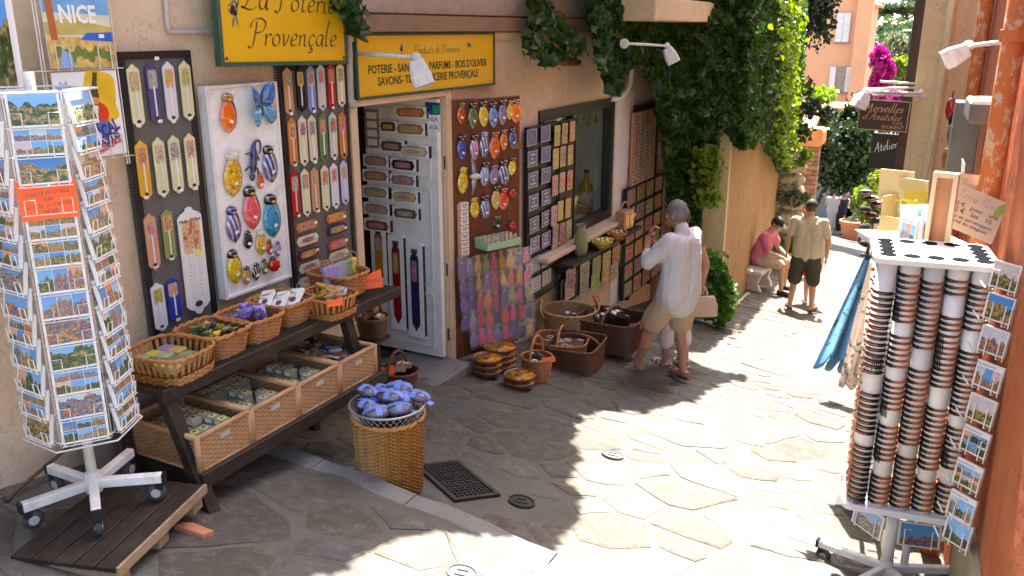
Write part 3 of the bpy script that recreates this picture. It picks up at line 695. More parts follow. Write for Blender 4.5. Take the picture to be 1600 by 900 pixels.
def thermo(M,L,W,col,label,group,pic=None,stick=True):
    g=thing('thermometer',label,'thermometer',M,group); D=Matrix.Diagonal((W,L,1,1))
    obj('plate',ME_plate,g,D,col); obj('picture',ME_pic,g,T(0,L*.23,0)@D,pic or col)
    obj('glass_tube',ME_tubeh,g,D); obj('bulb',ME_bulb,g,D); obj('scale_marks',ME_tick,g,D)
    if stick: obj('price_sticker',ME_stick,g,T(rr(-.01,.015),-L*.47+rr(0,.012),.004))
    return g
def mk_perf():
    s=S('perforated_panel'); p=s.tc(); x=s.sep(p); a=s.m('SINE',s.m('MULTIPLY',x[0],420)); b=s.m('SINE',s.m('MULTIPLY',x[1],420))
    f=s.mr(s.m('MULTIPLY',a,b),.1,.5); c=s.mix(f,(.035,.035,.033,1),(.36,.34,.30,1)); s.bump(f,.4,.003); return s.fin(c,.6,.3)
M_perf=mk_perf()
def board(name,label,cat,corners,X,fm,bm,bw,th,roll=0):
    ys=[c.y for c in corners]; zs=[c.z for c in corners]; y0,y1=(ys[0]+ys[2])/2,(ys[1]+ys[3])/2; z1,z0=(zs[0]+zs[1])/2,(zs[2]+zs[3])/2
    g=thing(name,label,cat,fr((X,(y0+y1)/2,(z0+z1)/2),0,roll)); w,h=y1-y0,z1-z0
    MB().box((0,0,-th/2-.002),(w-.004,h-.004,th)).build('backing',fm,g)
    for sg in(-1,1):
        MB().box((0,sg*(h/2-bw/2),0),(w,bw,.016),bev=.002).build('rail',bm,g); MB().box((sg*(w/2-bw/2),0,0),(bw,h-2*bw,.0155),bev=.002).build('stile',bm,g)
    return g
CREAM=(.74,.70,.45); WHT=(.74,.73,.75); ORG=(.62,.27,.07); REDC=(.55,.03,.03); NAVY=(.10,.11,.24); PERI=(.32,.36,.66); TAN=(.66,.38,.20); YEL=(.75,.45,.03); GRN=(.2,.3,.12); BLK=(.015,.015,.018); SALM=(.66,.37,.25); OLV=(.34,.36,.13); BLU=(.06,.08,.42); LIL=(.34,.28,.5); PINK=(.7,.22,.28); TURQ=(.05,.38,.55); SKYB=(.2,.4,.72)
XB=WX+.045
b=board('thermometer_board','tall black perforated board beside the travel posters','display board',[wp(185,82,XB),wp(302,77,XB),wp(239,545,XB),wp(338,525,XB)],XB,M_perf,M_black,.035,.03)
_b1=b
obj('price_sticker',ME_stick,b,T(.0,.70,.009))
rows=[[((207.6,100),(216,200),CREAM,'cream'),((236.7,97),(244,195),NAVY,'navy blue'),((262,96),(270,193),WHT,'white'),((287.4,95),(295.5,189),CREAM,'cream')],
[((220,219),(228,313),YEL,'yellow'),((246.6,214.6),(255,309),CREAM,'cream'),((271,211),(278.4,303),CREAM,'cream'),((296,208),(302,298),CREAM,'cream')],
[((233.4,333.4),(241.5,422.5),SALM,'salmon pink'),((260,326.5),(267,409),OLV,'olive green')],
[((244,442),(253.5,517),WHT,'white'),((269,433.6),(274.5,502),BLU,'deep blue')]]
rn=['top','second','third','bottom']
for r_,row in enumerate(rows):
    for i,(p0,p1,c,cn) in enumerate(row):
        m,L,ro=pxframe(p0,p1,XB+.012); thermo(fr(m,0,rr(-.01,.01)),L,.068 if r_<3 else .075,c,f'{cn} thermometer, {ORD[i]} from left in the {rn[r_]} row of the tall black board','thermometers on the tall black board',pic=(rr(.3,.8),rr(.2,.6),rr(.1,.4)))
m,L,ro=pxframe((297,322),(309,491),XB+.012)
g=thermo(fr(m),L,.155,(.76,.76,.72),'very large white enamel thermometer with an olive oil picture on the tall black board','thermometers on the tall black board',pic=(.8,.5,.2),stick=False)
text("Huile d'Olive",.026,M_ink,g,T(0,L*.375,.0045))
MB().lathe([(.0001,.002),(.016,.0015),(.016,0)],12,T(.03,L*.07,.004)).build('price_dot',pm('yellow_sticker',(.85,.8,.02),.5,.05),g)
XB2=WX+.04
board('thermometer_board','black perforated board hung left of the shop doorway under the yellow sign','display board',[wp(440,102,XB2),wp(545,98,XB2),wp(454,458,XB2),wp(551,412,XB2)],XB2,M_perf,M_black,.03,.03)
def z4(x,y): return (180+x/3.334,70+y/3.334)
def z5(x,y): return (180+x/3.334,310+y/3.334)
r1=[(895,118,908,368,TAN,'tan'),(962,112,970,352,BLK,'black'),(1018,108,1025,358,PERI,'lavender blue'),(1070,102,1078,345,(.66,.62,.62),'pale grey'),(1122,98,1130,340,REDC,'red'),(1170,95,1180,325,CREAM,'cream')]
r2=[(917,380,932,640,ORG,'orange'),(970,370,987,632,CREAM,'cream'),(1025,365,1033,620,(.7,.66,.5),'ivory'),(1080,358,1086,608,GRN,'green'),(1132,352,1140,600,(.66,.66,.55),'greyish'),(1183,347,1188,598,ORG,'orange')]
r3=[(935,655,942,905,REDC,'red'),(988,645,997,897,CREAM,'cream'),(1038,638,1046,880,TAN,'tan'),(1090,627,1100,868,CREAM,'cream'),(1140,615,1146,855,WHT,'white'),(1190,602,1198,835,(.55,.57,.75),'white and blue')]
for r_,row in enumerate((r1,r2,r3)):
    for i,(xa,ya,xb,yb,c,cn) in enumerate(row):
        m,L,ro=pxframe(z4(xa,ya),z4(xb,yb),XB2+.012); thermo(fr(m,0,rr(-.01,.01)),L,.068,c,f'{cn} thermometer, {ORD[i]} from left in {rn[r_]} row of board by the door','thermometers on the board by the door',pic=(rr(.2,.8),rr(.15,.6),rr(.1,.5)),stick=i%2==0)
ME_hart=unit(lambda m:m.prism(rrect(.72,.7,.12,3),.0031,.0042),'picture',M_art)
h_out=[(y,x) for x,y in t_out][::-1]
ME_hplate=unit(lambda m:m.prism(h_out,-.003,.003),'plate',M_enam)
def hplate(M,L,W,c,label,group,cat='plaque'):
    g=thing('enamel_plaque',label,cat,M,group); D=Matrix.Diagonal((L,W,1,1)); obj('plate',ME_hplate,g,D,c); obj('picture',ME_hart,g,D,c); obj('price_sticker',ME_stick,g,T(L*.4,rr(-.01,.01),.005)); return g
hp=[(998,142,ORG,'orange'),(1003,215,CREAM,'cream'),(1008,287,(.25,.02,.03),'dark red'),(1013,355,(.6,.6,.45),'pale'),(1012,425,(.55,.5,.4),'beige')]
hq=[(1152,97,ORG,'orange'),(1157,160,(.06,.05,.16),'navy'),(1162,237,(.6,.16,.05),'orange red'),(1165,295,(.6,.66,.5),'pale green'),(1170,352,ORG,'orange')]
for side,lst in(('left',hp),('right',hq)):
    for i,(x,y,c,cn) in enumerate(lst):
        m=wp(*z5(x,y),XB2+.012); hplate(fr(m,0,rr(-.01,.01)),.195,.058,c,f'{cn} horizontal enamel plaque, {ORD[i]} down in the {side} column below the thermometers','horizontal enamel plaques')
# ceramics ---------------------------------------------------------
def leaf_out(w,h,top=.3,n=9):
    L=[]
    for i in range(n+1):
        t=i/n; y=-.5+t*.92; x=.5*math.sin(PI*min(1,t**.85))**.8*(1 if t<1 else 0)+(.0 if t<1 else 0); L.append((x*w,y*h))
    L[-1]=(.18*w,.42*h)
    return L+[(-x,y) for x,y in L[::-1][:-1]]
co=leaf_out(1,1)
def _body(m): m.dome(co,.22,None,4)
ME_body={k:unit(_body,'body',GZ[k],True) for k in GZ}
ME_wing=unit(lambda m:m.dome(co,.12,T(.17,.02,-.02)@RZ(-.1)@Matrix.Diagonal((.8,.98,1,1)),3),'wing',GZ['plain'],True)
ME_head=unit(lambda m:m.dome([(.34*math.cos(t),.36+.13*math.sin(t)) for t in [i*2*PI/16 for i in range(16)]],.3,None,4),'head',GZ['plain'],True)
ME_cap=unit(lambda m:m.dome([(.2*math.cos(t)-.02,.33+.05*math.sin(t)) for t in [i*2*PI/12 for i in range(12)]],.33,None,3),'collar',GZ['spots'],True)
ME_eye=unit(lambda m:m.ell((0,0,0),(.075,.03,.09),8,6),'eye',GZ['plain'],True)
def cicada(M,h,w,body,wing,head,label,group,kind='spots',eye=(.7,.7,.65),cap=(.7,.5,.05),stick=True,cat='ceramic cicada'):
    g=thing('ceramic_cicada',label,cat,M,group); D=Matrix.Diagonal((w,h,h*.42,1))
    obj('wing',ME_wing,g,D,wing); obj('body',ME_body[kind],g,D,body); obj('head',ME_head,g,D,head); obj('collar',ME_cap,g,D,cap)
    for sx in(-1,1): obj('eye',ME_eye,g,D@T(sx*.25,.43,.16),eye)
    if stick: obj('price_sticker',ME_stick,g,T(0,-h*.2,h*.42*.225)@RZ(rr(-.5,.5)))
    return g
XW=WX+.08
g=board('ceramics_board','white painted board covered with ceramic cicadas between the two thermometer boards','display board',[wp(323,136,XW),wp(437,125,XW),wp(348,467,XW),wp(450,438,XW)],XW,M_whitep,M_whitep,.018,.05)
wl=[('orange',588,355,215,85,(.8,.2,.01),BLK,(.5,.25,.01),'spots'),('small white and orange',805,335,145,60,(.6,.55,.45),(.7,.1,.05),(.6,.12,.05),'spots'),('large yellow and red',612,670,250,95,(.8,.5,.02),(.7,.6,.3),(.75,.7,.55),'veins'),('dark blue',805,620,205,75,(.08,.12,.35),(.05,.07,.2),BLK,'streak'),('tiny orange red',757,710,90,36,(.75,.12,.02),BLK,(.6,.05,.02),'plain')]
wl2=[('pink with orange dots',708,48,240,90,(.75,.13,.17),BLK,BLK,'spots'),('turquoise with dots',815,90,240,90,(.03,.33,.5),BLK,BLK,'spots'),('purple',615,135,200,75,(.2,.15,.4),BLK,(.1,.06,.3),'streak'),('small black',692,215,100,48,(.02,.02,.03),(.1,.08,.02),BLK,'plain'),('small yellow and white',760,230,135,58,(.8,.55,.05),(.5,.3,.02),(.7,.65,.5),'veins'),('tiny red and black',805,255,85,33,(.6,.05,.1),BLK,BLK,'plain'),('tiny lilac',847,262,85,32,(.25,.2,.45),BLK,(.15,.1,.3),'streak'),('large yellow scaled',620,355,190,75,(.8,.6,.02),BLK,(.03,.03,.02),'veins'),('small yellow and black',685,400,100,45,(.7,.45,.1),BLK,BLK,'veins'),('small black and white',735,380,95,42,(.03,.03,.03),(.2,.2,.2),BLK,'streak'),('small green',778,355,90,34,(.3,.4,.05),BLK,BLK,'veins')]
gname='ceramics on the white board'
for z_,L_ in((z4,wl),(z5,wl2)):
    for n_,x,y,h,w_,c,wc,hc,k in L_:
        p0=z_(x,y); m,L,_=pxframe((p0[0],p0[1]-h/6.67),(p0[0],p0[1]+h/6.67),XW+.008); ww=(wp(p0[0]+w_/6.67,p0[1],XW).y-wp(p0[0]-w_/6.67,p0[1],XW).y)
        cicada(fr(m,0,rr(-.12,.12)),L,ww,c,wc,hc,f'{n_} ceramic cicada hung on the white board',gname,k,cap=(.75,.5,.05) if hc==BLK else (.6,.55,.4))
# butterfly
m=wp(*z4(745,315),XW+.01); g=thing('ceramic_butterfly','blue ceramic butterfly at the top of the white board','ceramic butterfly',fr(m,0,.1),gname)
up_=[(0,.01),(.03,.09),(.085,.115),(.1,.08),(.085,.02),(.05,-.01)]; lo_=[(0,.0),(.05,-.01),(.085,-.03),(.09,-.08),(.05,-.11),(.015,-.06)]
for o,nm,an in((up_,'upper_wing',.5),(lo_,'lower_wing',.35)):
    for sx in(-1,1):
        q=[(sx*x,y) for x,y in o]; q=q if sx<0 else q[::-1]
        MB().dome([(p.x,p.y) for p in smoothpath([(x,y,0) for x,y in q],3,True)][::1 if sx>0 else -1][::-1],.02,RY(-sx*an),3).build(nm,GZ['veins'],g,T(0,0,.01),True,(.06,.2,.5) if nm=='upper_wing' else (.15,.4,.6))
MB().ell((0,0,.018),(.012,.06,.014)).build('body',GZ['plain'],g,None,True,(.03,.04,.06))
# gecko
m=wp(*z4(710,600),XW+.008); g=thing('ceramic_gecko','dark blue ceramic gecko with a curled tail on the white board','ceramic gecko',fr(m,0,-.15),gname)
MB().tube(smoothpath([(-.005,-.085,.012),(0,-.05,.014),(.0,0,.016),(.005,.03,.014),(.0,.07,.012),(.02,.105,.01),(.05,.1,.01),(.055,.06,.01),(.045,.035,.01)],3),[.008]*2+[.014,.016,.018,.019,.02,.02,.019,.018,.017,.015,.013,.011,.009,.008,.008,.007,.007,.006,.006,.005,.005,.004,.004][:23],8).build('body',GZ['plain'],g,None,True,(.05,.05,.2))
MB().ell((-.004,-.09,.014),(.018,.025,.014)).build('head',GZ['plain'],g,None,True,(.05,.05,.2))
for a in((-.015,-.045,-.05,-.06),(.015,-.045,.05,-.07),(-.01,.015,-.05,.03),(.015,.015,.05,.0)): MB().tube([(a[0],a[1],.01),((a[0]+a[2])/2,(a[1]+a[3])/2+.015,.012),(a[2],a[3],.006)],.006,6).build('leg',GZ['plain'],g,None,True,(.05,.05,.2))
def ladybird(M,s,label,group):
    g=thing('ceramic_ladybird',label,'ceramic ladybird',M,group)
    MB().ell((0,0,0),(.5*s,.52*s,.3*s),14,8).build('shell',GZ['plain'],g,None,True,(.7,.02,.01))
    MB().ell((0,.42*s,0),(.3*s,.2*s,.2*s)).build('head',GZ['plain'],g,None,True,BLK)
    for x,y in((-.22,.15),(.22,.15),(-.24,-.2),(.24,-.2),(0,-.3)): MB().ell((x*s,y*s,.3*s*math.sqrt(max(0,1-(x/.5)**2-(y/.52)**2))-.01*s),(.09*s,.09*s,.03*s),8,4).build('spot',GZ['plain'],g,None,True,BLK)
ladybird(fr(wp(*z5(828,345),XW+.02),0,.2),.085,'shiny red and black ceramic ladybird low on the white board',gname)
# boxed thermometers on the open door leaf (faces -Y) -----------------------
def frY(loc,roll=0):   # surface facing -Y: local x = +X, y = up, z = -Y
    return Matrix(((1,0,0,loc[0]),(0,0,-1,loc[1]),(0,1,0,loc[2]),(0,0,0,1)))@RZ(roll)
YL=leaf_y-.075
def z8(x,y): return (530+x/4.09,140+y/4.09)
bx=[(460,145,205,75,ORG,'orange'),(320,235,110,75,(.25,.02,.06),'dark red'),(460,252,190,80,(.5,.3,.12),'brown'),(345,360,160,80,(.12,.14,.08),'dark green'),(485,393,190,80,(.66,.6,.45),'pale'),
(240,455,160,75,(.33,.36,.26),'grey green'),(415,480,165,80,(.07,.04,.1),'dark violet'),(240,550,165,75,(.5,.27,.15),'brown orange'),(415,578,165,75,(.32,.3,.4),'grey lilac'),(240,655,165,75,(.4,.4,.28),'olive and red'),(425,685,165,75,(.6,.52,.2),'yellow'),(245,762,165,75,(.5,.4,.3),'beige'),(430,790,165,75,(.15,.2,.12),'green'),(250,865,165,75,(.35,.12,.1),'brick red')]
def boxed(M,w,h,c,label,group,win_w=.9,win_h=.74,vert=False):
    g=thing('boxed_thermometer',label,'boxed thermometer',M,group)
    MB().box((0,0,-.01),(w,h,.05),bev=.0015).build('carton',M_cardw,g); MB().box((w/2+.0008,0,-.01),(.0014,h*.96,.046)).build('dark_side',M_black,g)
    D=Matrix.Diagonal((w*win_w,h*win_h,1,1)) if not vert else Matrix.Diagonal((w*win_w,h*win_h,1,1))
    MB().prism(t_out if vert else h_out,.0152,.0165,D).build('window',M_black,g)
    obj('plaque',ME_plate if vert else ME_hplate,g,T(0,0,.0185)@D@Matrix.Diagonal((.94,.9,1,1)),c)
    obj('picture',ME_pic if vert else ME_hart,g,(T(0,h*win_h*.25,.019) if vert else T(0,0,.019))@D@Matrix.Diagonal((.9,.85,1,1)),c)
    MB().box((0,h*.42,.0155),(w*.4,h*.05,.0008)).build('printed_line',M_tick,g)
    return g
for i,(x,y,w_,h_,c,cn) in enumerate(bx):
    m=yp(*z8(x,y),YL); x0=yp(*z8(x-w_/2,y),YL).x; x1=yp(*z8(x+w_/2,y),YL).x; z0=yp(*z8(x,y+h_/2),YL).z; z1=yp(*z8(x,y-h_/2),YL).z
    boxed(frY((m.x,YL-.002*i%.01,m.z),rr(-.01,.01)),x1-x0,z1-z0,c,f'white carton with {cn} plaque, {"left" if i in(1,3,5,7,9,11,13) else "right"} side, number {i+1} down the open white door' if False else f'white box showing a {cn} horizontal plaque on the open white door','boxed plaques on the white door')
for x0,y0,x1,y1,w_,c,cn in((195,60,215,320,75,(.55,.3,.05),'orange'),(285,110,305,540,78,(.4,.02,.04),'red'),(375,150,400,580,82,(.04,.045,.16),'navy blue')):
    def zz(x,y): return (530+x/3.215,340+y/3.215)
    a=yp(*zz(x0,y0),YL); b=yp(*zz(x1,y1),YL); xw=yp(*zz((x0+x1)/2+w_/2,300),YL).x-yp(*zz((x0+x1)/2-w_/2,300),YL).x
    boxed(frY(((a.x+b.x)/2,YL,(a.z+b.z)/2)),xw,(a.z-b.z)*1.1,c,f'tall white box showing a long {cn} thermometer at the foot of the open door','tall boxed thermometers',.5,.86,True)
# card stickers on the leaf
g=thing('card_sticker','blue, green and white payment card stickers near the top of the white door','sticker',frY(yp(*z8(598,165),leaf_y-.057)))
MB().box((0,.05,0),(.13,.09,.0014)).build('blue_field',pm('sticker_blue',(.02,.05,.3),.4,.05),g); MB().box((.03,.045,.0012),(.06,.06,.0014)).build('green_field',pm('sticker_green',(.02,.25,.15),.4,.05),g)
for k in(0,1):
    MB().box((0.0,-.03-.06*k,0),(.13,.05,.0014)).build('white_field',M_cardw,g); text('VISA',.045,pm('sticker_navy',(.01,.02,.2),.4,.05),g,T(0,-.03-.06*k,.001)); 
g=thing('wooden_label_holder','narrow tan hanging strip with four white notes inside the doorway','label strip',frY(yp(*z8(210,250),YL+.01)))
a=yp(*z8(165,130),YL); b=yp(*z8(262,380),YL)
MB().box((0,0,0),(b.x-a.x,a.z-b.z,.012)).build('strip',M_wood,g)
for k in range(4): MB().box((0.004,(1.5-k)*(a.z-b.z)/4.3,.008),((b.x-a.x)*.72,(a.z-b.z)*.17,.003)).build('note',M_cardw,g)
# pots and glassware in the gloom of the shop
for k,(px,py,r_,h_) in enumerate(((560,215,.09,.16),(562,240,.1,.12),(560,300,.08,.2),(563,330,.07,.1),(560,370,.09,.14))):
    p=yp(px,py,DY1+.0); p.x-=.15; p.y-=.18
    o=MB().lathe([(r_*.6,0),(r_,h_*.35),(r_*.9,h_*.7),(r_*.55,h_*.9),(r_*.62,h_),(r_*.5,h_*.97),(r_*.8,h_*.5),(.001,h_*.1)],14).build('glazed_pot',pm('dim_pottery',(.14,.16,.18),.3,.4,9,rnd=.4),None,T(p.x,p.y,p.z-h_/2),True); tag(o,f'dark glazed pot inside the shop, {ORD[k]} from top at the doorway edge','pot','pots on the dark shop shelf')
g=thing('shop_shelf','dark shelf of pots just inside the shop doorway','shelf'); 
for py in(228,254,321,343,386):
    p=yp(560,py,DY1); MB().box((p.x-.2,p.y-.2,p.z),(.3,.4,.018)).build('shelf_board',M_dark,g)
MB().box((p.x-.36,p.y-.2,.1),(.03,.4,2.2)).build('upright',M_dark,g)

# ================================================================ brown shutter with ceramics
A0=R(21.5); S0=Vector((WX+.03,DY1+.10,0))
def sv(px,py,off=0):
    p=vp(px,py,S0+Vector((math.cos(A0),-math.sin(A0),0))*off,A0); return p
a=sv(699,156); b=sv(813,150); c=sv(705,567)
Lb=(Vector((b.x,b.y))-Vector((a.x,a.y))).length; zt=(a.z+b.z)/2; zb=c.z+.02
M_brown=pm('varnished_brown_wood',(.13,.045,.02),.45,.35,20,.15,50,coat=.2,stretch=(1,.15,1))
ctr=(Vector((a.x,a.y,0))+Vector((b.x,b.y,0)))/2; ctr.z=(zt+zb)/2
g=thing('wooden_shutter','brown wooden shutter standing ajar right of the doorway, hung with ceramics','shutter',fr(ctr,A0))
hS=zt-zb
for k in range(4): MB().box((-Lb/2+Lb*(k+.5)/4,0,-.02),(Lb/4-.003,hS,.035),bev=.003).build('plank',M_brown,g)
MB().box((-Lb/2-.012,0,-.02),(.022,hS,.05)).build('edge_strip',M_green,g)
for k in(.62,-.5): MB().box((Lb/2-.06,k*hS/2,.004),(.12,.05,.01)).build('hinge_strap',pm('brass',(.35,.24,.08),.4,.2,20,metal=.8),g)
def son(px,py,off=.012): return sv(px,py,off)
SH=[('red strawberry-like',780,150,140,52,(.6,.06,.02),(.1,.2,.05),(.1,.2,.05),'spots'),('olive green',855,165,175,62,(.2,.24,.06),BLK,BLK,'veins'),('yellow',922,155,175,62,(.8,.6,.03),BLK,BLK,'veins'),('pale blue',985,160,170,60,(.25,.38,.7),BLK,BLK,'veins'),('lilac',1045,145,170,55,(.32,.28,.5),BLK,BLK,'veins'),('narrow yellow',1092,130,130,42,(.8,.5,.03),(.6,.3,.02),(.5,.3,.02),'spots'),('bright orange',1130,135,160,66,(.85,.25,.02),(.5,.1,.01),(.3,.1,.01),'spots'),
('royal blue',783,370,165,60,(.06,.12,.5),BLK,BLK,'plain'),('pink and violet',863,370,175,60,(.5,.25,.5),(.6,.05,.12),BLK,'streak'),('white and blue striped',927,350,175,60,(.15,.2,.5),(.3,.3,.5),(.3,.4,.7),'streak'),('large orange',993,355,185,66,(.75,.2,.03),(.5,.12,.02),(.4,.1,.02),'plain'),('slim orange',1052,320,140,50,(.8,.25,.05),(.4,.1,.02),(.3,.08,.02),'plain'),('small blue',1108,310,140,46,(.08,.15,.4),BLK,BLK,'plain'),
('yellow with black marks',790,580,180,66,(.82,.62,.03),(.5,.4,.02),(.8,.6,.05),'veins'),('light blue',930,540,165,60,(.3,.42,.7),(.2,.3,.5),BLK,'streak'),('mauve',990,545,130,56,(.35,.25,.45),(.5,.45,.5),(.3,.2,.4),'spots'),('deep blue',1052,530,170,66,(.1,.16,.42),BLK,BLK,'streak'),('small yellow',1105,490,120,46,(.8,.6,.05),(.5,.1,.02),BLK,'spots'),
('yellow striped',865,755,140,60,(.82,.6,.02),(.4,.3,.02),(.7,.5,.05),'veins'),('blue and white',932,752,165,60,(.2,.25,.5),(.3,.35,.6),BLK,'streak'),('cream with brown spots',1003,690,160,60,(.6,.45,.15),BLK,BLK,'spots'),('red and white',1050,700,150,60,(.75,.1,.06),(.6,.05,.03),(.6,.02,.02),'spots'),('dark green',1010,850,90,52,(.03,.07,.08),BLK,(.1,.12,.05),'plain')]
gn='ceramics on the brown shutter'
for n_,x,y,h,w_,c_,wc,hc,k in SH:
    p=z8(x,y); m=son(*p); L=(son(p[0],p[1]-h/8.18)-son(p[0],p[1]+h/8.18)).length; ww=(son(p[0]+w_/8.18,p[1])-son(p[0]-w_/8.18,p[1])).length
    cicada(fr(m,A0,rr(-.1,.1)),L,ww,c_,wc,hc,f'{n_} ceramic cicada on the brown shutter',gn,k,cap=(rr(.3,.8),rr(.3,.6),.1))
ladybird(fr(son(*z8(1105,665),.03),A0,.3),.075,'red ceramic ladybird near the right edge of the brown shutter',gn)
ladybird(fr(son(*z8(1105,870),.03),A0,-.2),.07,'red ceramic ladybird low on the brown shutter above the green tray',gn)
m=son(*z8(865,555),.03); g=thing('ceramic_seagull','white ceramic seagull with blue wing tips on the brown shutter','ceramic seagull',fr(m,A0),gn)
MB().tube(smoothpath([(-.05,.0,.0),(-.02,.005,.01),(.02,.0,.012),(.055,-.005,.008),(.075,-.003,.004)],3),[.006,.012,.017,.021,.023,.024,.024,.022,.018,.014,.01,.006,.003],10).build('body',GZ['plain'],g,None,True,(.75,.72,.65))
for sy in(1,-1):
    o=[(-.015,0),(.02,0),(.015,.05),(.0,.1),(-.03,.15),(-.025,.09),(-.03,.05)]; q=[(x,sy*y) for x,y in o]; q=q if sy>0 else q[::-1]
    MB().dome([(p.x,p.y) for p in smoothpath([(x,y,0) for x,y in q],3,True)],.012,None,3).build('wing',GZ['streak'],g,None,True,(.2,.3,.55))
# strip of notes, green tray of clips
m=son(*z8(790,830),.012); a=son(*z8(790,715)); b=son(*z8(790,1065)); g=thing('label_strip','tall tan wooden strip with printed white notes on the brown shutter','label strip',fr((m.x,m.y,(a.z+b.z)/2),A0)); h=a.z-b.z
MB().prism([(-.055,-h/2),(.055,-h/2),(.055,h/2-.01),(.03,h/2),(-.03,h/2),(-.055,h/2-.02)],-.006,.008).build('strip',pm('tan_wood',(.5,.3,.18),.6,.2,15),g)
for k in range(7): MB().box((.012,h*(.42-.14*k),.0095),(.075,h*.115,.002)).build('note',M_cardw,g)
mb=MB()
for k in range(7):
    for q in range(3): mb.box((.012,h*(.445-.14*k-.025*q),.0109),(.055 if q<2 else .035,.005,.0006))
mb.build('printed_lines',M_tick,g,kind='stuff')
m=son(778,378,.10); g=thing('clip_tray','pale green tray holding rows of clothes pegs on the brown shutter','tray',fr(m,A0)); M_pg=pm('pale_green_paint',(.33,.5,.3),.6,.12,12)
Wt=.34
MB().box((0,-.025,0),(Wt,.012,.15)).build('tray_floor',M_pg,g); MB().box((0,-.005,.078),(Wt+.012,.055,.012)).build('tray_front',M_pg,g); MB().box((0,.01,-.078),(Wt+.012,.08,.012)).build('tray_back',M_pg,g)
for sx in(-1,1): MB().box((sx*(Wt/2+.006),-.005,0),(.0118,.054,.144)).build('tray_side',M_pg,g)
ME_peg=unit(lambda m_:(m_.box((-.006,0,0),(.009,.06,.008)),m_.box((.006,.0,0),(.009,.06,.008)),m_.tube([(-.012,.005,.004),(0,.008,.006),(.012,.005,.004)],.003,5)),'clothes_peg',pm('peg_wood',(.62,.5,.4),.7,.15))
for r_ in range(3):
    for k in range(7):
        o=obj('clothes_peg',ME_peg,None,fr(m,A0)@T(-Wt/2+.03+k*.047,.03+.0*r_,-.05+r_*.05)@RZ(rr(-.2,.2))@RX(rr(-.2,.2))); tag(o,f'small wooden peg, {ORD[k]} from left in {("back","middle","front")[r_]} row of the green tray','peg','pegs in the green tray')
# hanging sachets
M_sat=pm('satin',None,.35,.3,40,.4,50,rnd=.1,coat=.3)
def sach(m_):
    m_.lathe([(.0001,-.5),(.3,-.48),(.46,-.36),(.5,-.15),(.42,.08),(.2,.2),(.12,.24),(.2,.3),(.34,.42),(.3,.5)],10,RX(-PI/2) if False else Matrix(((1,0,0,0),(0,0,1,0),(0,-1,0,0),(0,0,0,1))),sy=.45)
ME_sach=unit(sach,'bag',M_sat,True); ME_tie=unit(lambda m_:m_.lathe([(.15,.2),(.19,.24),(.15,.28)],10,Matrix(((1,0,0,0),(0,0,1,0),(0,-1,0,0),(0,0,0,1))),sy=.5),'ribbon',M_sat)
ME_film=unit(lambda m_:m_.prism(rrect(1.25,1.22,.1,2),.26,.27),'film_wrap',M_film)
sc=[('violet',(.3,.2,.5)),('purple',(.22,.08,.4)),('pale lilac',(.5,.42,.62)),('yellow',(.85,.5,.02)),('red',(.7,.02,.03)),('pink',(.85,.06,.3)),('orange',(.9,.22,.01)),('olive',(.4,.42,.08)),('navy',(.05,.07,.3)),('pale blue',(.3,.4,.65))]
rs=random.Random(5); gi=0
nm=['top','second','third','fourth','lowest']
for r_ in range(5):
    for k in range(9):
        px=722+k*12.5+r_*1.5; py=418+r_*28-k*2.4
        if r_==4 and k<1: continue
        if px>828: continue
        i=rs.choice([0,0,1,2]) if k<2 else rs.choice([1,3,3,4,4,5,5,6,6,7,8,9]); cn,cc=sc[i]
        m=sv(px,py,.05+rs.random()*.03); s_=.062
        t=thing('fabric_sachet',f'{cn} fabric sachet, {ORD[k]} from left in the {nm[r_]} row under the green tray','sachet',fr(m,A0,rs.uniform(-.15,.15)),'sachets hanging under the green tray')
        D=Matrix.Diagonal((s_*rs.uniform(1.1,1.5),.155*rs.uniform(.8,1.15),s_,1)); obj('bag',ME_sach,t,D,cc); obj('ribbon',ME_tie,t,D,(.7,.65,.6)); obj('film_wrap',ME_film,t,D)
# ================================================================ plaques and cards right of the shutter
XP=WX+.06
g=board('plaque_board','black board of blue street name plaques partly covering the window','display board',[wp(815,201,XP),wp(868,190,XP),wp(831,470,XP),wp(873,447,XP)],XP,M_black,M_black,.02,.03)
M_plq=pm('enamel_plaque_blue',None,.3,.12,9,coat=.4); M_pale=pm('plaque_letter',(.42,.42,.5),.5,.1)
def mk_plq():
    s=S('plaque_face'); g=s.tc('Generated'); x=s.sep(g)
    def edge(v,a,b): return s.m('MULTIPLY',s.m('GREATER_THAN',s.m('ABSOLUTE',s.m('SUBTRACT',v,.5)),a),s.m('LESS_THAN',s.m('ABSOLUTE',s.m('SUBTRACT',v,.5)),b))
    f=s.m('MAXIMUM',edge(x[0],.4,.45),edge(x[1],.42,.46)); c=s.mix(f,s.oi('Color'),(.3,.3,.4,1)); return s.fin(c,.3,.5,coat=.4)
M_plf=mk_plq(); ME_plq=unit(lambda m_:m_.prism(rrect(1,1,.06,2),-.004,.003),'plate',M_plf)
PT={(0,0):'AVENUE\nDE\nLYON',(1,0):'PLACE\nDES',(1,1):'PLACE\nDES',(1,2):'PLACE'}
R1=[215,248,281,316,351,382,413,444]; R2=[209,241,274,308,341,374,405,433]
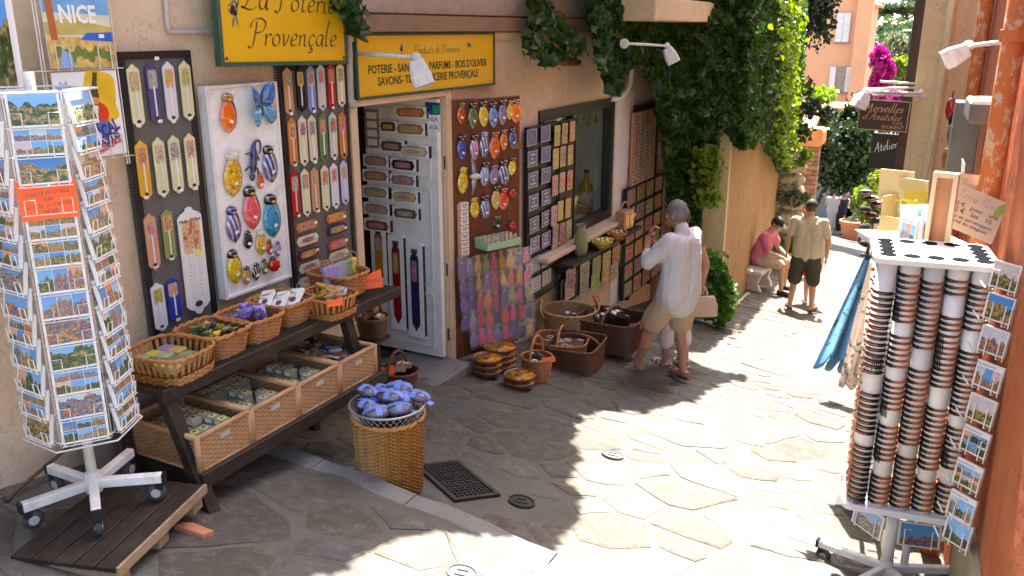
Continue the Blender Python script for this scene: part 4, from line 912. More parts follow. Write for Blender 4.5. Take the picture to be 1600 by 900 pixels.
for r_ in range(8):
    for k in(0,1):
        px=(831+r_*.9) if k==0 else (852.5+r_*.2); py=(R1,R2)[k][r_]; m=wp(px,py,XP+.014)
        cc=(.06,.06,.26) if r_<5 else (.32,.32,.37) if r_>5 else (.12,.11,.32)
        t=thing('street_plaque',f'{"blue" if r_<5 else "grey"} street name plaque, {ORD[r_]} down in the {"left" if k==0 else "right"} plaque column','plaque',fr(m,0,rr(-.04,.04)),'street name plaques on the black board')
        obj('plate',ME_plq,t,Matrix.Diagonal((.205,.15,1,1)),cc)
        if (k,r_) in PT: text(PT[k,r_],.036,M_pale,t,T(0,.034,.004),sx=.95)
        else:
            mb=MB()
            for q in range(3): mb.box((rr(-.01,.01),.036-.036*q,.0035),((.09,.05,.11)[q],.016,.001))
            mb.build('printed_lines',M_pale,t)
g=board('card_board','black rack of orange picture cards in front of the window','display board',[wp(868,190,XP),wp(900,184,XP),wp(876,443,XP),wp(893,432,XP)],XP+.005,M_black,M_black,.015,.03)
ME_card=unit(lambda m_:m_.prism(rrect(1,1,.04,1),-.003,.003),'card',M_art)
def z2(x,y): return (800+x/3.6,130+y/3.6)
cr=[[(255,295),(297,282),(340,270)],[(247,425),(287,412),(328,403)],[(243,575),(283,557),(325,545)],[(237,745),(273,717),(315,702)],[(245,850),(283,838),(318,824)],[(238,960),(272,940),(306,925)]]
ccs=[(.62,.2,.05),(.66,.3,.08),(.5,.24,.14),(.6,.36,.08),(.5,.36,.18)]
for r_,row in enumerate(cr):
    for k,(x,y) in enumerate(row):
        m=wp(*z2(x,y),XP+.03); o=obj('picture_card',ME_card,None,fr(m,0,rr(-.04,.04))@Matrix.Diagonal((.125,.195,1,1)),rs.choice(ccs)); tag(o,f'orange picture card, {ORD[k]} from left in {ORD[r_]} row of the rack at the window','picture card','picture cards on the rack at the window')
# price panel and small picture magnets beyond the window
XQ=WX+.06
a,b,c,d=wp(990,176,XQ),wp(1025,168,XQ),wp(985,294,XQ),wp(1022,276,XQ)
g=board('notice_board','tall orange panel of small white labels on the second opening','display board',[a,b,c,d],XQ,pm('orange_panel',(.55,.25,.10),.6,.15,10),pm('orange_panel_edge',(.5,.24,.1),.6,.1),.015,.02)
w_=(b.y+d.y-a.y-c.y)/2; h_=(a.z+b.z-c.z-d.z)/2
ME_lab=unit(lambda m_:m_.box((0,0,0),(1,1,.003)),'note',M_artpale)
for r_ in range(10):
    for k in range(4):
        if (r_<2 and k==2): continue
        obj('note',ME_lab,g,T((k-1.5)*w_*.235,h_*(.44-.098*r_),.006)@Matrix.Diagonal((w_*.19,h_*.075,1,1)),(.7,.66,.55))
XM=WX+.07; a,b,c,d=wp(976,300,XM),wp(1046,262,XM),wp(973,462,XM),wp(1040,425,XM)
g=board('magnet_board','black board of small picture tiles beside the man in the white shirt','display board',[a,b,c,d],XM,M_black,M_black,.02,.03)
y0,y1=(a.y+c.y)/2,(b.y+d.y)/2; z1,z0=(a.z+b.z)/2,(c.z+d.z)/2
mcs=[(.5,.24,.06),(.4,.3,.15),(.5,.38,.2),(.2,.24,.12),(.24,.16,.2),(.5,.13,.05),(.16,.2,.3)]
for r_ in range(6):
    for k in range(5):
        m=Vector((XM+.014,y0+(y1-y0)*(k+.5)/5,z1-(z1-z0)*(r_+.5)/6)); o=obj('picture_tile',ME_card,None,fr(m,0,rr(-.03,.03))@Matrix.Diagonal(((y1-y0)/5*.8,(z1-z0)/6*.8,1,1)),rs.choice(mcs)); tag(o,f'small picture tile, {ORD[k]} from left in {ORD[r_]} row of the board beside the man','picture tile','picture tiles beside the man')
a,b,c,d=wp(990,250,XM),wp(1040,220,XM),wp(990,296,XM),wp(1040,262,XM)
for k in range(4):
    for r_ in range(3):
        m=wp(1030+k*5.5,232+r_*22-k*2,XM-.03); o=obj('picture_tile',ME_card,None,fr(m,0,rr(-.03,.03))@Matrix.Diagonal((.12,.17,1,1)),rs.choice(mcs)); tag(o,f'yellowish picture card, {ORD[k]} from left in {ORD[r_]} row beside the orange price panel','picture card','cards beside the price panel')
# low board of tiles under the ledge
def z3(x,y): return (800+x/3.215,340+y/3.215)
XL=WX+.09; cs=[wp(*z3(240,290),XL),wp(*z3(560,150),XL),wp(*z3(240,395),XL),wp(*z3(545,290),XL)]
g=board('tile_board','low black board of square picture tiles above the floor baskets','display board',[wp(875,432,XL),wp(975,385,XL),wp(875,462,XL),wp(972,432,XL)],XL,M_black,M_black,.02,.03)
for r_,row in enumerate([[(295,300),(365,270),(425,240),(475,215),(523,185)],[(290,360),(362,355),(418,320),(470,295),(513,272)]]):
    for k,(x,y) in enumerate(row):
        m=wp(*z3(x,y),XL+.014); o=obj('picture_tile',ME_card,None,fr(m)@Matrix.Diagonal((.24,.2,1,1)),((.5,.42,.25),(.55,.52,.4),(.25,.35,.2),(.4,.42,.2),(.5,.12,.08))[(k+r_)%5]); tag(o,f'square picture tile, {ORD[k]} from left in the {("upper","lower")[r_]} row of the low board','picture tile','tiles on the low board')
# ledge under the window with fruit-shaped soaps and boxes
L0=wp(893,402,WX+.3); L1=wp(1000,368,WX+.3)
zL=(L0.z+L1.z)/2
g=thing('display_ledge','dark wooden ledge below the window carrying small baskets','shelf',T(WX+.15,(L0.y+L1.y)/2,zL))
MB().box((0,0,0),(.34,L1.y-L0.y,.035),bev=.004).build('board',M_dark,g)
for k in(-.4,.4): MB().prism([(-.14,-.02),(-.14,-.2),(.12,-.02)],-.012,.012,T(0,k*(L1.y-L0.y),0)@RX(PI/2)).build('bracket',M_dark,g)
M_wick=None
# ================================================================ baskets
DKV={}
def mk_wicker(name,a,b,d):
    a,b,d=[tuple(v*.78 for v in q) for q in(a,b,d)]
    if not name.endswith('_shade'): DKV[name]=mk_wicker(name+'_shade',*[tuple(v*(.82 if 'rattan' in name else .72) for v in q) for q in(a,b,d)])
    s=S(name); g=s.n('ShaderNodeNewGeometry').outputs['Position']
    c=s.mix(s.mr(s.noise(35,4,g),.3,.7),(*a,1),(*b,1)); c=s.mix(s.mr(s.noise(7,4,g,ro=.7),.52,.75,0,.7),c,(*d,1))
    s.bump(s.noise(150,2,s.vm('MULTIPLY',g,(1,1,3))),.35,.003); return s.fin(c,.5,.4)
M_wk=mk_wicker('wicker_orange',(.64,.28,.09),(.50,.19,.055),(.30,.11,.04)); M_rat=mk_wicker('rattan_tan',(.62,.36,.18),(.52,.28,.13),(.40,.20,.10))
M_dkw=mk_wicker('wicker_dark',(.16,.07,.033),(.2,.09,.045),(.06,.03,.018)); M_straw=mk_wicker('straw',(.72,.45,.2),(.58,.34,.14),(.42,.23,.1)); M_spl=mk_wicker('splint',(.60,.29,.09),(.52,.2,.05),(.35,.14,.05))
def circ(a,b,n,p=2.0):
    o=[]
    for i in range(n):
        t=2*PI*i/n; c,s_=math.cos(t),math.sin(t); o.append((a*math.copysign(abs(c)**(2/p),c),b*math.copysign(abs(s_)**(2/p),s_)))
    # even spacing
    per=[0]
    for i in range(n): per.append(per[-1]+math.dist(o[i],o[(i+1)%n]))
    out=[]; k=0
    for i in range(n):
        d=per[-1]*i/n
        while per[k+1]<d: k+=1
        f=(d-per[k])/max(1e-9,per[k+1]-per[k]); A,B=o[k%n],o[(k+1)%n]; out.append((A[0]+(B[0]-A[0])*f,A[1]+(B[1]-A[1])*f))
    return out
def weave(mb,out,h,flare,rows,amp,z0=0,belly=0):
    n=len(out); vs=[]
    for j in range(rows+1):
        t=j/rows; k=(1-flare)+flare*t+belly*math.sin(PI*t)
        for i,(x,y) in enumerate(out):
            l=math.hypot(x,y); d=amp*(1 if (i+j)%2 else -1); q=k+d/l; vs.append((x*q,y*q,z0+h*t))
    for q in(0,1): mb.mi=q; mb.add(vs,[(j*n+i,j*n+(i+1)%n,(j+1)*n+(i+1)%n,(j+1)*n+i) for j in range(rows) for i in range(n) if (i//2+j)%2==q])
    mb.mi=1
    vs=[(x*(k0-.012/math.hypot(x,y)),y*(k0-.012/math.hypot(x,y)),z) for k0,z in((1-flare,z0+.006),(1,z0+h)) for x,y in out]
    mb.add(vs,[(i,n+i,n+(i+1)%n,(i+1)%n) for i in range(n)]+[tuple(range(n))]); mb.mi=0
def basket(label,M,a,b,h,mat,flare=.15,p=2,rows=14,col=.016,handle=None,name='wicker_basket',group=None,amp=.0035,rim=.01,belly=0,splint=False):
    per=2*PI*math.sqrt((a*a+b*b)/2)*(1.1 if p>2.5 else 1); n=max(12,int(per/col/2)*2); out=circ(a,b,n,p)
    g=thing(name,label,'basket',M,group); mb=MB()
    if splint:
        weave(mb,out,h*.35,flare*.4,4,amp,0); mb.build('base_weave',[mat,DKV[mat.name]],g)
        nn=max(14,int(per/.034))
        o2=circ(a,b,nn*4,p)
        for i in range(nn):
            A,B=o2[i*4],o2[(i*4+2)%(nn*4)]; tw=rr(-.15,.15); f0=1-flare
            MB().add([(A[0]*f0,A[1]*f0,.0),(B[0]*f0,B[1]*f0,0),(B[0]*1.03+tw*.02,B[1]*1.03,h),(A[0]*1.03+tw*.02,A[1]*1.03,h),(A[0]*(f0-.01),A[1]*(f0-.01),0),(B[0]*(f0-.01),B[1]*(f0-.01),0),(B[0]*1.01+tw*.02,B[1]*1.01,h),(A[0]*1.01+tw*.02,A[1]*1.01,h)],[(0,1,2,3),(7,6,5,4),(0,3,7,4),(1,5,6,2),(3,2,6,7)]).build('splint',mat,g)
    else:
        weave(mb,out,h,flare,rows,amp,0,belly); mb.build('weave',[mat,DKV[mat.name]],g)
    mb=MB(); N=n*2
    o3=circ(a*1.02,b*1.02,max(24,n//2*2),p)
    for ph in(0,PI):
        m_=len(o3); pts=[]
        for i,(x,y) in enumerate(o3):
            t=i*1.1+ph; l=math.hypot(x,y); d=rim*.55*math.cos(t); pts.append((x+x/l*d,y+y/l*d,h+rim*.55*math.sin(t)))
        mb.tube(pts,rim*.75,6,closed=True)
    mb.build('rim',mat,g,smooth=True)
    if handle:
        hh,ax=handle; pts=[]
        for i in range(13):
            t=PI*i/12; r_=(a if ax=='x' else b)*.98; q=(r_*math.cos(t),0) if ax=='x' else (0,r_*math.cos(t)); pts.append((q[0],q[1],h*.9+hh*math.sin(t)))
        MB().tube(pts,.012,7).build('handle',mat,g,smooth=True)
    return g
# ---- stall: dark stand with two shelves
X_f,X_b=-2.80,-3.30; ZL=.035; ZU=.425; YA,YB=2.36,4.05
st=thing('display_stand','dark wooden two-tier stand along the shop wall holding rows of baskets','stand',T(X_b,YA,0))
I=T(-X_b,-YA,0)
def sbox(nm,c,d,bev=.004): return MB().box(c,d,None,bev).build(nm,M_dark,st,I)
sbox('lower_shelf',((X_f+X_b)/2,(YA+YB)/2-.15,ZL-.022),(X_f-X_b,YB-YA-.35,.03))
sbox('lower_rail',(X_f+.012,(YA+YB)/2-.16,ZL-.03),(.024,YB-YA-.3,.075))
sbox('upper_shelf',(-3.14,(YA+YB)/2,ZU-.015),(.42,YB-YA+.1,.03)); sbox('upper_rail',(-2.925,(YA+YB)/2,ZU-.025),(.022,YB-YA+.1,.06))
for y in(YA+.0,3.62):
    tz=(TH if y<3.1 else 0)
    z0=gz(X_b+.05,y)+tz; sbox('leg',(X_b+.05,y,(z0+ZU-.03)/2),(.05,.055,ZU-.03-z0))
    xt,xb=-2.97,-2.755; z0=gz(xb,y)+tz; mb=MB(); e=.026
    mb.add([(xb-e,y-.03,z0),(xb+e,y-.03,z0),(xb+e,y+.03,z0),(xb-e,y+.03,z0),(xt-e,y-.03,ZU-.03),(xt+e,y-.03,ZU-.03),(xt+e,y+.03,ZU-.03),(xt-e,y+.03,ZU-.03)],[(0,3,2,1),(4,5,6,7),(0,1,5,4),(1,2,6,5),(2,3,7,6),(3,0,4,7)])
    mb.build('leg',M_dark,st,I)
    sbox('cross_rail',((X_f+X_b)/2,y+.04,ZL-.07),(.5,.03,.06))
# ---- rattan crates with soaps
M_soapb=pm('soap_box',None,.55,.15,14,rnd=.18); M_label=pm('yellow_label',(.62,.55,.18),.6,.1)
ME_soapbox=unit(lambda m_:m_.box((0,0,0),(.052,.052,.034),bev=.002),'carton',M_soapb); ME_soaplab=unit(lambda m_:(m_.lathe([(.0001,.0185),(.02,.0183),(.0205,.0165)],12)),'round_label',M_label); ME_soapdot=unit(lambda m_:m_.lathe([(.0001,.0195),(.009,.0193),(.0092,.0182)],10),'printed_dot',M_tick)
ME_slab=unit(lambda m_:m_.box((0,-.0265,0),(.036,.0016,.02)),'side_label',M_cardw)
def soap(M,c,label,group):
    t=thing('boxed_soap',label,'soap',M,group); obj('carton',ME_soapbox,t,None,c); obj('round_label',ME_soaplab,t); obj('printed_dot',ME_soapdot,t); obj('side_label',ME_slab,t); return t
def crate(i,yc,label):
    w,d,h=.315,.44,.175; xc=-3.03; g=thing('rattan_crate',label,'crate',T(xc,yc,ZL-.004),'rattan crates on the lower shelf')
    for (cx,cy,L,ax) in ((d/2,0,w,'y'),(-d/2,0,w,'y'),(0,w/2,d,'x'),(0,-w/2,d,'x')):
        mb=MB(); n=int(L/.013); rows=14; vs=[]
        for j in range(rows+1):
            for k in range(n+1):
                u=-L/2+L*k/n; o=.004*(1 if(k+j)%2 else -1); v=.012+(h-.02)*j/rows
                vs.append((cx+math.copysign(o,cx),u,v) if ax=='y' else (u,cy+o,v))
        
        for q in(0,1): mb.mi=q; mb.add(vs,[(j*(n+1)+k,j*(n+1)+k+1,(j+1)*(n+1)+k+1,(j+1)*(n+1)+k) for j in range(rows) for k in range(n) if (k//2+j)%2==q])
        mb.build('woven_side',[M_rat,DKV[M_rat.name]],g)
        a_,b_=((cx,-L/2,h),(cx,L/2,h)) if ax=='y' else ((-L/2,cy,h),(L/2,cy,h)); MB().tube([a_,b_],.013,8).build('rim_rail',M_rat,g,smooth=True)
        a_,b_=((cx,-L/2,.01),(cx,L/2,.01)) if ax=='y' else ((-L/2,cy,.01),(L/2,cy,.01)); MB().tube([a_,b_],.008,6).build('base_rail',M_rat,g,smooth=True)
    for sx in(-1,1):
        for sy in(-1,1): MB().tube([(sx*d/2,sy*w/2,0),(sx*d/2,sy*w/2,h+.006)],.0145,8).build('corner_post',M_rat,g,smooth=True)
    MB().box((0,0,.012),(d-.01,w-.01,.008)).build('floor',M_rat,g)
    MB().box((-.04,-w/2+.006,h-.035),(.1,.006,.018)).build('hand_slot',M_black,g)
    MB().box((d/2+.006,0,h-.045),(.004,.06,.022)).build('label_plate',M_zinc,g)
    return (xc,yc,w,d,h)
YC=[2.525,2.855,3.185,3.515]; cn=['nearest','second','third','farthest']
GS=[(.38,.38,.26),(.44,.42,.3),(.34,.36,.26),(.5,.44,.36)]
for i,yc in enumerate(YC):
    xc,yc,w,d,h=crate(i,yc,f'{cn[i]} tan rattan crate on the lower shelf holding {("boxed soaps","green boxed soaps","boxed soaps and a jar","bagged trinkets")[i]}')
    if i<3:
        for a_ in range(6):
            for b_ in range(5):
                if i and (a_+b_)%7==6: continue
                for l_ in range(3 if (b_==2 and a_ in(1,2,3)) or (i==0 and b_==3) or (i==1 and a_<2) else 2):
                    if l_==0 and not(a_ in(0,5)or b_ in(0,4)): pass
                    soap(T(xc-d/2+.065+a_*.062,yc-w/2+.045+b_*.056,ZL+.078+l_*.036)@RZ(rr(-.12,.12)-PI/2*0),rs.choice(GS),f'boxed soap with round yellow label, {ORD[b_]} row, {ORD[a_]} from back, {("bottom","lower","top")[l_]} layer, {cn[i]} crate',f'soaps in the {cn[i]} rattan crate') if l_>0 else None
        MB().box((xc,yc,ZL+.03),(d-.05,w-.05,.10)).build('packing_card',M_rat,None) and None
        o=bpy.data.objects[[k for k in bpy.data.objects.keys() if k.startswith('packing_card')][-1]]; tag(o,f'packing board under the soaps in the {cn[i]} rattan crate','packing board','packing boards in the crates')
    else:
        for k in range(22):
            cc=rs.choice([(.6,.58,.5),(.5,.4,.25),(.55,.05,.12),(.05,.08,.4),(.6,.6,.55),(.2,.22,.12),(.7,.68,.65)]); x,y=xc+rs.uniform(-.16,.16),yc+rs.uniform(-.1,.1)
            cnm={.6:'off-white',.5:'tan',.55:'crimson' if cc[1]<.1 else 'off-white',.05:'blue',.2:'dark green',.7:'white'}[cc[0]]; t=thing('trinket_bag',f'small clear bag of {cnm} trinkets piled in the farthest rattan crate','trinket bag',T(x,y,ZL+.10+rs.uniform(0,.05))@RZ(rs.uniform(0,6))@RX(rs.uniform(-.4,.4)),f'{cnm} trinket bags in the farthest crate')
            MB().ell((0,0,0),(.042,.03,.018),10,6).build('contents',M_sat,t,None,True,cc); MB().prism(rrect(.1,.075,.01,2),.017,.018).build('film_wrap',M_film,t); MB().box((0,.045,.01),(.08,.025,.002)).build('header_card',M_artpale,t,None,False,(.7,.7,.68))
        MB().box((xc,yc,ZL+.05),(d-.06,w-.06,.06)).build('packing_board',M_rat,None); tag(bpy.data.objects['packing_board'],'packing board under the trinkets in the farthest crate','packing board','packing boards in the crates')
# ---- upper baskets
def zpt(px,py,Z):
    d=ray(px,py); return CAM+d*((Z-CAM.z)/d.z)
p=zpt(265,562,.50); basket('wide orange splint basket of coloured soap bars at the near end of the upper shelf',T(p.x-.02,p.y+.02,ZU)@RZ(.12),.165,.15,.12,M_spl,.14,4,splint=True,rim=.008); B1=p
bars=[(.36,.38,.22),(.4,.42,.3),(.3,.34,.2),(.38,.4,.25),(.33,.27,.42),(.24,.22,.15),(.28,.26,.16),(.2,.19,.12),(.55,.48,.08),(.55,.42,.16),(.5,.42,.12),(.22,.2,.14)]
M_soap=pm('soap',None,.5,.12,10,.1,40,rnd=.06)
barn=['sage green','pale green','olive green','light green','lilac','dark olive','khaki','brown','bright yellow','ochre','mustard','dark brown']
for i in range(12):
    a_,b_=i%4,i//4; o=MB().box((0,0,0),(.066,.07,.035),bev=.006).build('soap_bar',M_soap,None,T(B1.x-.02-.105+a_*.07,B1.y+.02-.075+b_*.074,ZU+.062+rr(0,.012))@RZ(.12+rr(-.05,.05)),False,bars[(i*5)%12]); tag(o,f'{barn[(i*5)%12]} soap bar in the wide splint basket at the near end','soap bar','soap bars in the splint basket')
MB().box((B1.x-.02,B1.y+.02,ZU+.025),(.25,.2,.035)).build('liner',M_rat,bpy.data.objects['wicker_basket'],(T(B1.x-.02,B1.y+.02,ZU)@RZ(.12)).inverted()@T(0,0,0))
def heap(c,rx,ry,n,cols,nm,label,group,sz,kind='bag',rot=0):
    for k in range(n):
        cname,cc=rs.choice(cols); q=math.sqrt(rs.random()); an=rs.uniform(0,2*PI); x,y=q*rx*math.cos(an),q*ry*math.sin(an); z=(1-q)*sz*.9+rs.uniform(0,.015)
        M=T(c[0]+x*math.cos(rot)-y*math.sin(rot),c[1]+x*math.sin(rot)+y*math.cos(rot),c[2]+z)@RZ(rs.uniform(0,6.3))@RX(rs.uniform(-.6,.6))
        t=thing(nm,label.replace('COL',cname),nm.replace('_',' '),M,group+' '+cname)
        if kind=='bag':
            MB().ell((0,0,0),(sz*.5,sz*.38,sz*.26),8,5).build('contents',M_sat,t,None,True,cc); o=[(-sz*.5,sz*.3),(sz*.5,sz*.25),(sz*.55,sz*.75),(sz*.05,sz*.62),(-sz*.5,sz*.8)]
            MB().prism(o,-.001,.001,RX(.5)).build('wrapper_end',M_sat,t,None,False,tuple(min(1,v*1.3) for v in cc)); MB().prism(rrect(sz*.9,sz*.7,sz*.1,2),sz*.25,sz*.26).build('film_wrap',M_film,t)
        elif kind=='bundle':
            mb=MB()
            for q in range(9): a=2*PI*q/9; mb.tube([(sz*.12*math.cos(a),sz*.12*math.sin(a),-sz*.7),(sz*.06*math.cos(a),sz*.06*math.sin(a),0),(sz*.2*math.cos(a),sz*.2*math.sin(a),sz*.8)],[sz*.05,sz*.04,sz*.09],5)
            mb.build('stems',M_sat,t,RX(1.2),True,cc); MB().lathe([(sz*.15,-sz*.1),(sz*.18,0),(sz*.15,sz*.1)],10).build('ribbon',M_sat,t,RX(1.2),True,(.35,.25,.5))
        elif kind=='dish':
            MB().lathe([(.001,0),(sz*.5,.004),(sz*.8,.02),(sz*.82,.024),(sz*.5,.012),(.001,.008)],14,sy=.7).build('dish',GZ['plain'],t,None,True,cc); MB().lathe([(.001,.0125),(sz*.3,.0125)],10,sy=.6).build('motif',GZ['spots'],t,None,False,(.1,.15,.4))
        elif kind=='brick':
            MB().box((0,0,0),(sz,sz*.7,sz*.45),bev=.003).build('block',M_soapb,t,None,False,cc); MB().box((0,0,sz*.23),(sz*.5,sz*.4,.002)).build('paper_label',M_cardw,t)
p=zpt(330,530,.5); basket('orange wicker basket of green and yellow wrapped sweets, second on the upper shelf',T(p.x-.02,p.y+.03,ZU)@RZ(.05),.15,.135,.12,M_wk,.16,4,12); heap((p.x-.02,p.y+.03,ZU+.085),.105,.095,20,[('green',(.03,.09,.03)),('yellow',(.6,.42,.03)),('dark green',(.02,.05,.02)),('pale green',(.3,.36,.16))],'wrapped_sweet','COL wrapped packet heaped in the second basket on the upper shelf','packets in the second basket',.05)
p=zpt(388,507,.5); basket('orange wicker basket heaped with purple lavender packets, third on the upper shelf',T(p.x-.02,p.y+.03,ZU),.145,.13,.12,M_wk,.16,4,12); heap((p.x-.02,p.y+.03,ZU+.09),.1,.095,20,[('violet',(.26,.18,.5)),('lilac',(.36,.28,.6)),('dark violet',(.12,.09,.25))],'lavender_packet','COL lavender packet heaped in the third basket on the upper shelf','packets in the third basket',.055)
p=zpt(437,483,.5); basket('orange wicker basket of cream tagged soaps, fourth on the upper shelf',T(p.x-.02,p.y+.03,ZU),.145,.13,.12,M_wk,.16,4,12); P4=(p.x-.02,p.y+.03,ZU+.1)
for k,(dx,dy,a) in enumerate(((-.05,-.05,.5),(.03,-.03,.45),(.06,.05,.4))):
    t=thing('tagged_soap',f'flat cream tagged packet with dark stamp, {ORD[k]} in the fourth basket','tagged soap',T(P4[0]+dx,P4[1]+dy,P4[2]+.025)@RZ(a)@RX(.35)@RY(-.15),'cream tagged packets')
    MB().prism(rrect(.075,.15,.012,2),-.008,.008,None,.003).build('packet',M_cardw,t); MB().prism(rrect(.03,.04,.01,2),.0082,.009,T(0,-.03,0)).build('stamp',M_tick,t); MB().tube([(-.01,.07,.01),(.0,.1,.025),(.015,.08,.01)],.003,5).build('string_tie',M_oleaf,t)
heap((P4[0]-.03,P4[1]+.02,P4[2]-.01),.08,.08,7,[('yellow',(.7,.45,.04)),('cream',(.66,.6,.42))],'glazed_dish','COL glazed little dish among the tagged soaps in the fourth basket','dishes in the fourth basket',.07,'dish')
p=zpt(512,478,.5); basket('orange splint basket of yellow glazed dishes, fifth on the upper shelf',T(p.x-.08,p.y+.08,ZU),.15,.13,.11,M_spl,.14,4,splint=True,rim=.008); P5=(p.x-.08,p.y+.08,ZU+.085)
heap(P5,.1,.09,14,[('yellow',(.75,.47,.03)),('orange',(.75,.28,.03)),('white',(.62,.62,.62)),('cream',(.7,.6,.35))],'glazed_dish','COL glazed little dish in the fifth basket on the upper shelf','dishes in the fifth basket',.06,'dish')
p=zpt(530,447,.5); basket('orange wicker basket of lavender bundles, farthest on the upper shelf',T(p.x-.04,p.y+.04,ZU+.02),.16,.13,.13,M_wk,.16,4,12); P6=(p.x-.04,p.y+.04,ZU+.13)
for k in range(9):
    cn_,cc=[('lilac',(.35,.3,.5)),('grey',(.35,.36,.4)),('green',(.25,.3,.12)),('yellow',(.6,.5,.08))][k//3 if k<8 else 3]
    x=-.12+.03*k; t=thing('tied_bundle',f'{cn_} ribbon-tied bundle in the farthest upper basket, {ORD[k]} from the near end','bundle',T(P6[0]+.02,P6[1]+x,P6[2]+.01)@RZ(rr(-.2,.2)+.9)@RX(-.5),'tied bundles in the farthest basket')
    MB().lathe([(.02,-.06),(.026,-.02),(.018,.01),(.03,.05),(.024,.065)],10).build('bundle_body',M_sat,t,None,True,cc); MB().tube([(.03*math.cos(a),0,.075+.03*math.sin(a)) for a in [q*PI/5 for q in range(10)]],.003,5,closed=True).build('cord_loop',M_rat,t)
M_or=pm('fluorescent_orange_card',(.95,.12,.015),.5,.04,10,rnd=.02)
def pcard(label,M,w,h,txt=None,notch=True,tcol=None):
    t=thing('price_card',label,'price card',M,'orange price cards')
    o=[(-w/2,-h/2),(w/2,-h/2),(w/2,h/2),(w*.12,h*.36),(0,h*.28),(-w*.12,h*.36),(-w/2,h/2)] if notch else rrect(w,h,.006,2)
    MB().prism(o,-.001,.001).build('card',M_or,t)
    if txt:
        for k,(s_,y,sz) in enumerate(txt): text(s_,sz,M_tick if tcol is None else tcol,t,T(0,y,.0012)@RZ(.06),shear=.2,ext=.0002)
    return t
def facecam(p,tilt=-.15,roll=0):
    d=CAM-Vector(p); ang=math.atan2(-d.y,d.x); return fr(p,0)@RY(0) if False else fr(p,math.atan2(-d.y,d.x))@RZ(roll)@RX(tilt)
pcard('orange card lettered SAVON on the farthest upper basket',facecam(wp(577,437,-3.0),-.1,.1),.15,.11,[('SAVON',-.012,.034)])
pcard('small blank orange card on the basket of yellow dishes',facecam(wp(523,472,-2.85),-.3,.1),.085,.045,None)
# ---- handled baskets by the door, hamper, floor baskets
p=wp(583,525,-3.2); g=basket('dark brown handled basket of wrapped blocks at the door end of the stand',T(p.x,p.y,p.z),.1,.1,.13,M_dkw,.25,2,12,handle=(.14,'y'),belly=.08); heap((p.x,p.y,p.z+.12),.06,.06,5,[('brown',(.35,.2,.1)),('tan',(.45,.28,.14))],'wrapped_block','COL wrapped block in the dark handled basket by the door','blocks in the dark handled basket',.07,'brick')
t=thing('basket_post','dark post carrying the handled basket by the doorway','post',T(p.x,p.y,gz(p.x,p.y))); z0=gz(p.x,p.y); MB().box((0,0,(p.z-z0)/2-.01),(.06,.06,p.z-z0-.02)).build('upright',M_dark,t); MB().box((0,0,p.z-z0-.014),(.16,.16,.02)).build('plate',M_dark,t)
p=gp(622,612,.0); g=basket('brown handled basket standing behind the round hamper',T(p.x,p.y,p.z),.15,.12,.17,M_dkw,.2,2.4,14,handle=(.16,'y')); pcard('blank orange card in the basket behind the hamper',facecam((p.x-.02,p.y-.08,p.z+.19),-.5,.2),.09,.07,None); heap((p.x+.03,p.y+.02,p.z+.15),.06,.06,4,[('tan',(.42,.3,.2))],'wrapped_block','COL wrapped block in the basket behind the hamper','blocks behind the hamper',.08,'brick')
HP=gp(611,758); g=basket('tall round honey-coloured wicker hamper standing on the street below the stand',T(HP.x,HP.y,HP.z),.185,.185,.42,mk_wicker('wicker_honey',(.68,.35,.09),(.56,.25,.06),(.36,.14,.04)),.06,2,40,.0155,amp=.0065,rim=.011)
t=thing('wire_basket','grey wire basket of lavender bags resting in the round hamper','wire basket',T(HP.x,HP.y,HP.z+.40))
mb=MB()
for k in range(36):
    a=2*PI*k/36
    for dr in(.35,-.35): mb.tube([(.155*math.cos(a),.155*math.sin(a),0),(.185*math.cos(a+dr/2),.185*math.sin(a+dr/2),.045),(.20*math.cos(a+dr),.20*math.sin(a+dr),.085)],.0022,4)
mb.build('wire_mesh',M_metal,t)
for r_,z in((.2,.085),(.155,0)): MB().tube([(r_*math.cos(a),r_*math.sin(a),z) for a in [2*PI*q/30 for q in range(30)]],.006,6,closed=True).build('wire_ring',M_metal,t,smooth=True)
MB().lathe([(.0001,.002),(.15,.002)],20).build('wire_floor',M_metal,t)
M_lav=pm('lavender_seed',(.07,.065,.13),.6,.5,160,.6,200); M_ltag=pm('lavender_tag',(.16,.24,.62),.5,.1,10)
LVN=['at the left front of','front centre of','at the right front of','left of centre in','right of centre in','at the left rear of','topmost in the middle of','at the right rear of','rear centre of','at the far left of']
def lav_tag(t):
    for ax in(0,1):
        mb=MB(); vs=[]
        for k in range(13):
            u=-1+k/6; a_=(.0795 if ax==0 else .0545)
            for sg in(-1,1):
                p=[0,0]; p[ax]=u*a_*.97; p[1-ax]=sg*.016; q=1-(p[0]/.0805)**2-(p[1]/.0555)**2; vs.append((p[0],p[1],.0355*math.sqrt(max(0,q))+.001*ax))
        mb.add(vs,[(2*k,2*k+1,2*k+3,2*k+2) for k in range(12)]); mb.build('ribbon',M_ltag,t,smooth=True)
    MB().box((.075,.0,.006),(.05,.045,.002)).build('tag',M_ltag,t,RY(.35))
pos=[(-.09,-.06),(.02,-.11),(.1,-.04),(-.05,.04),(.07,.06),(-.1,.09),(.02,.0),(.12,.1),(-.01,.12),(-.13,.0)]
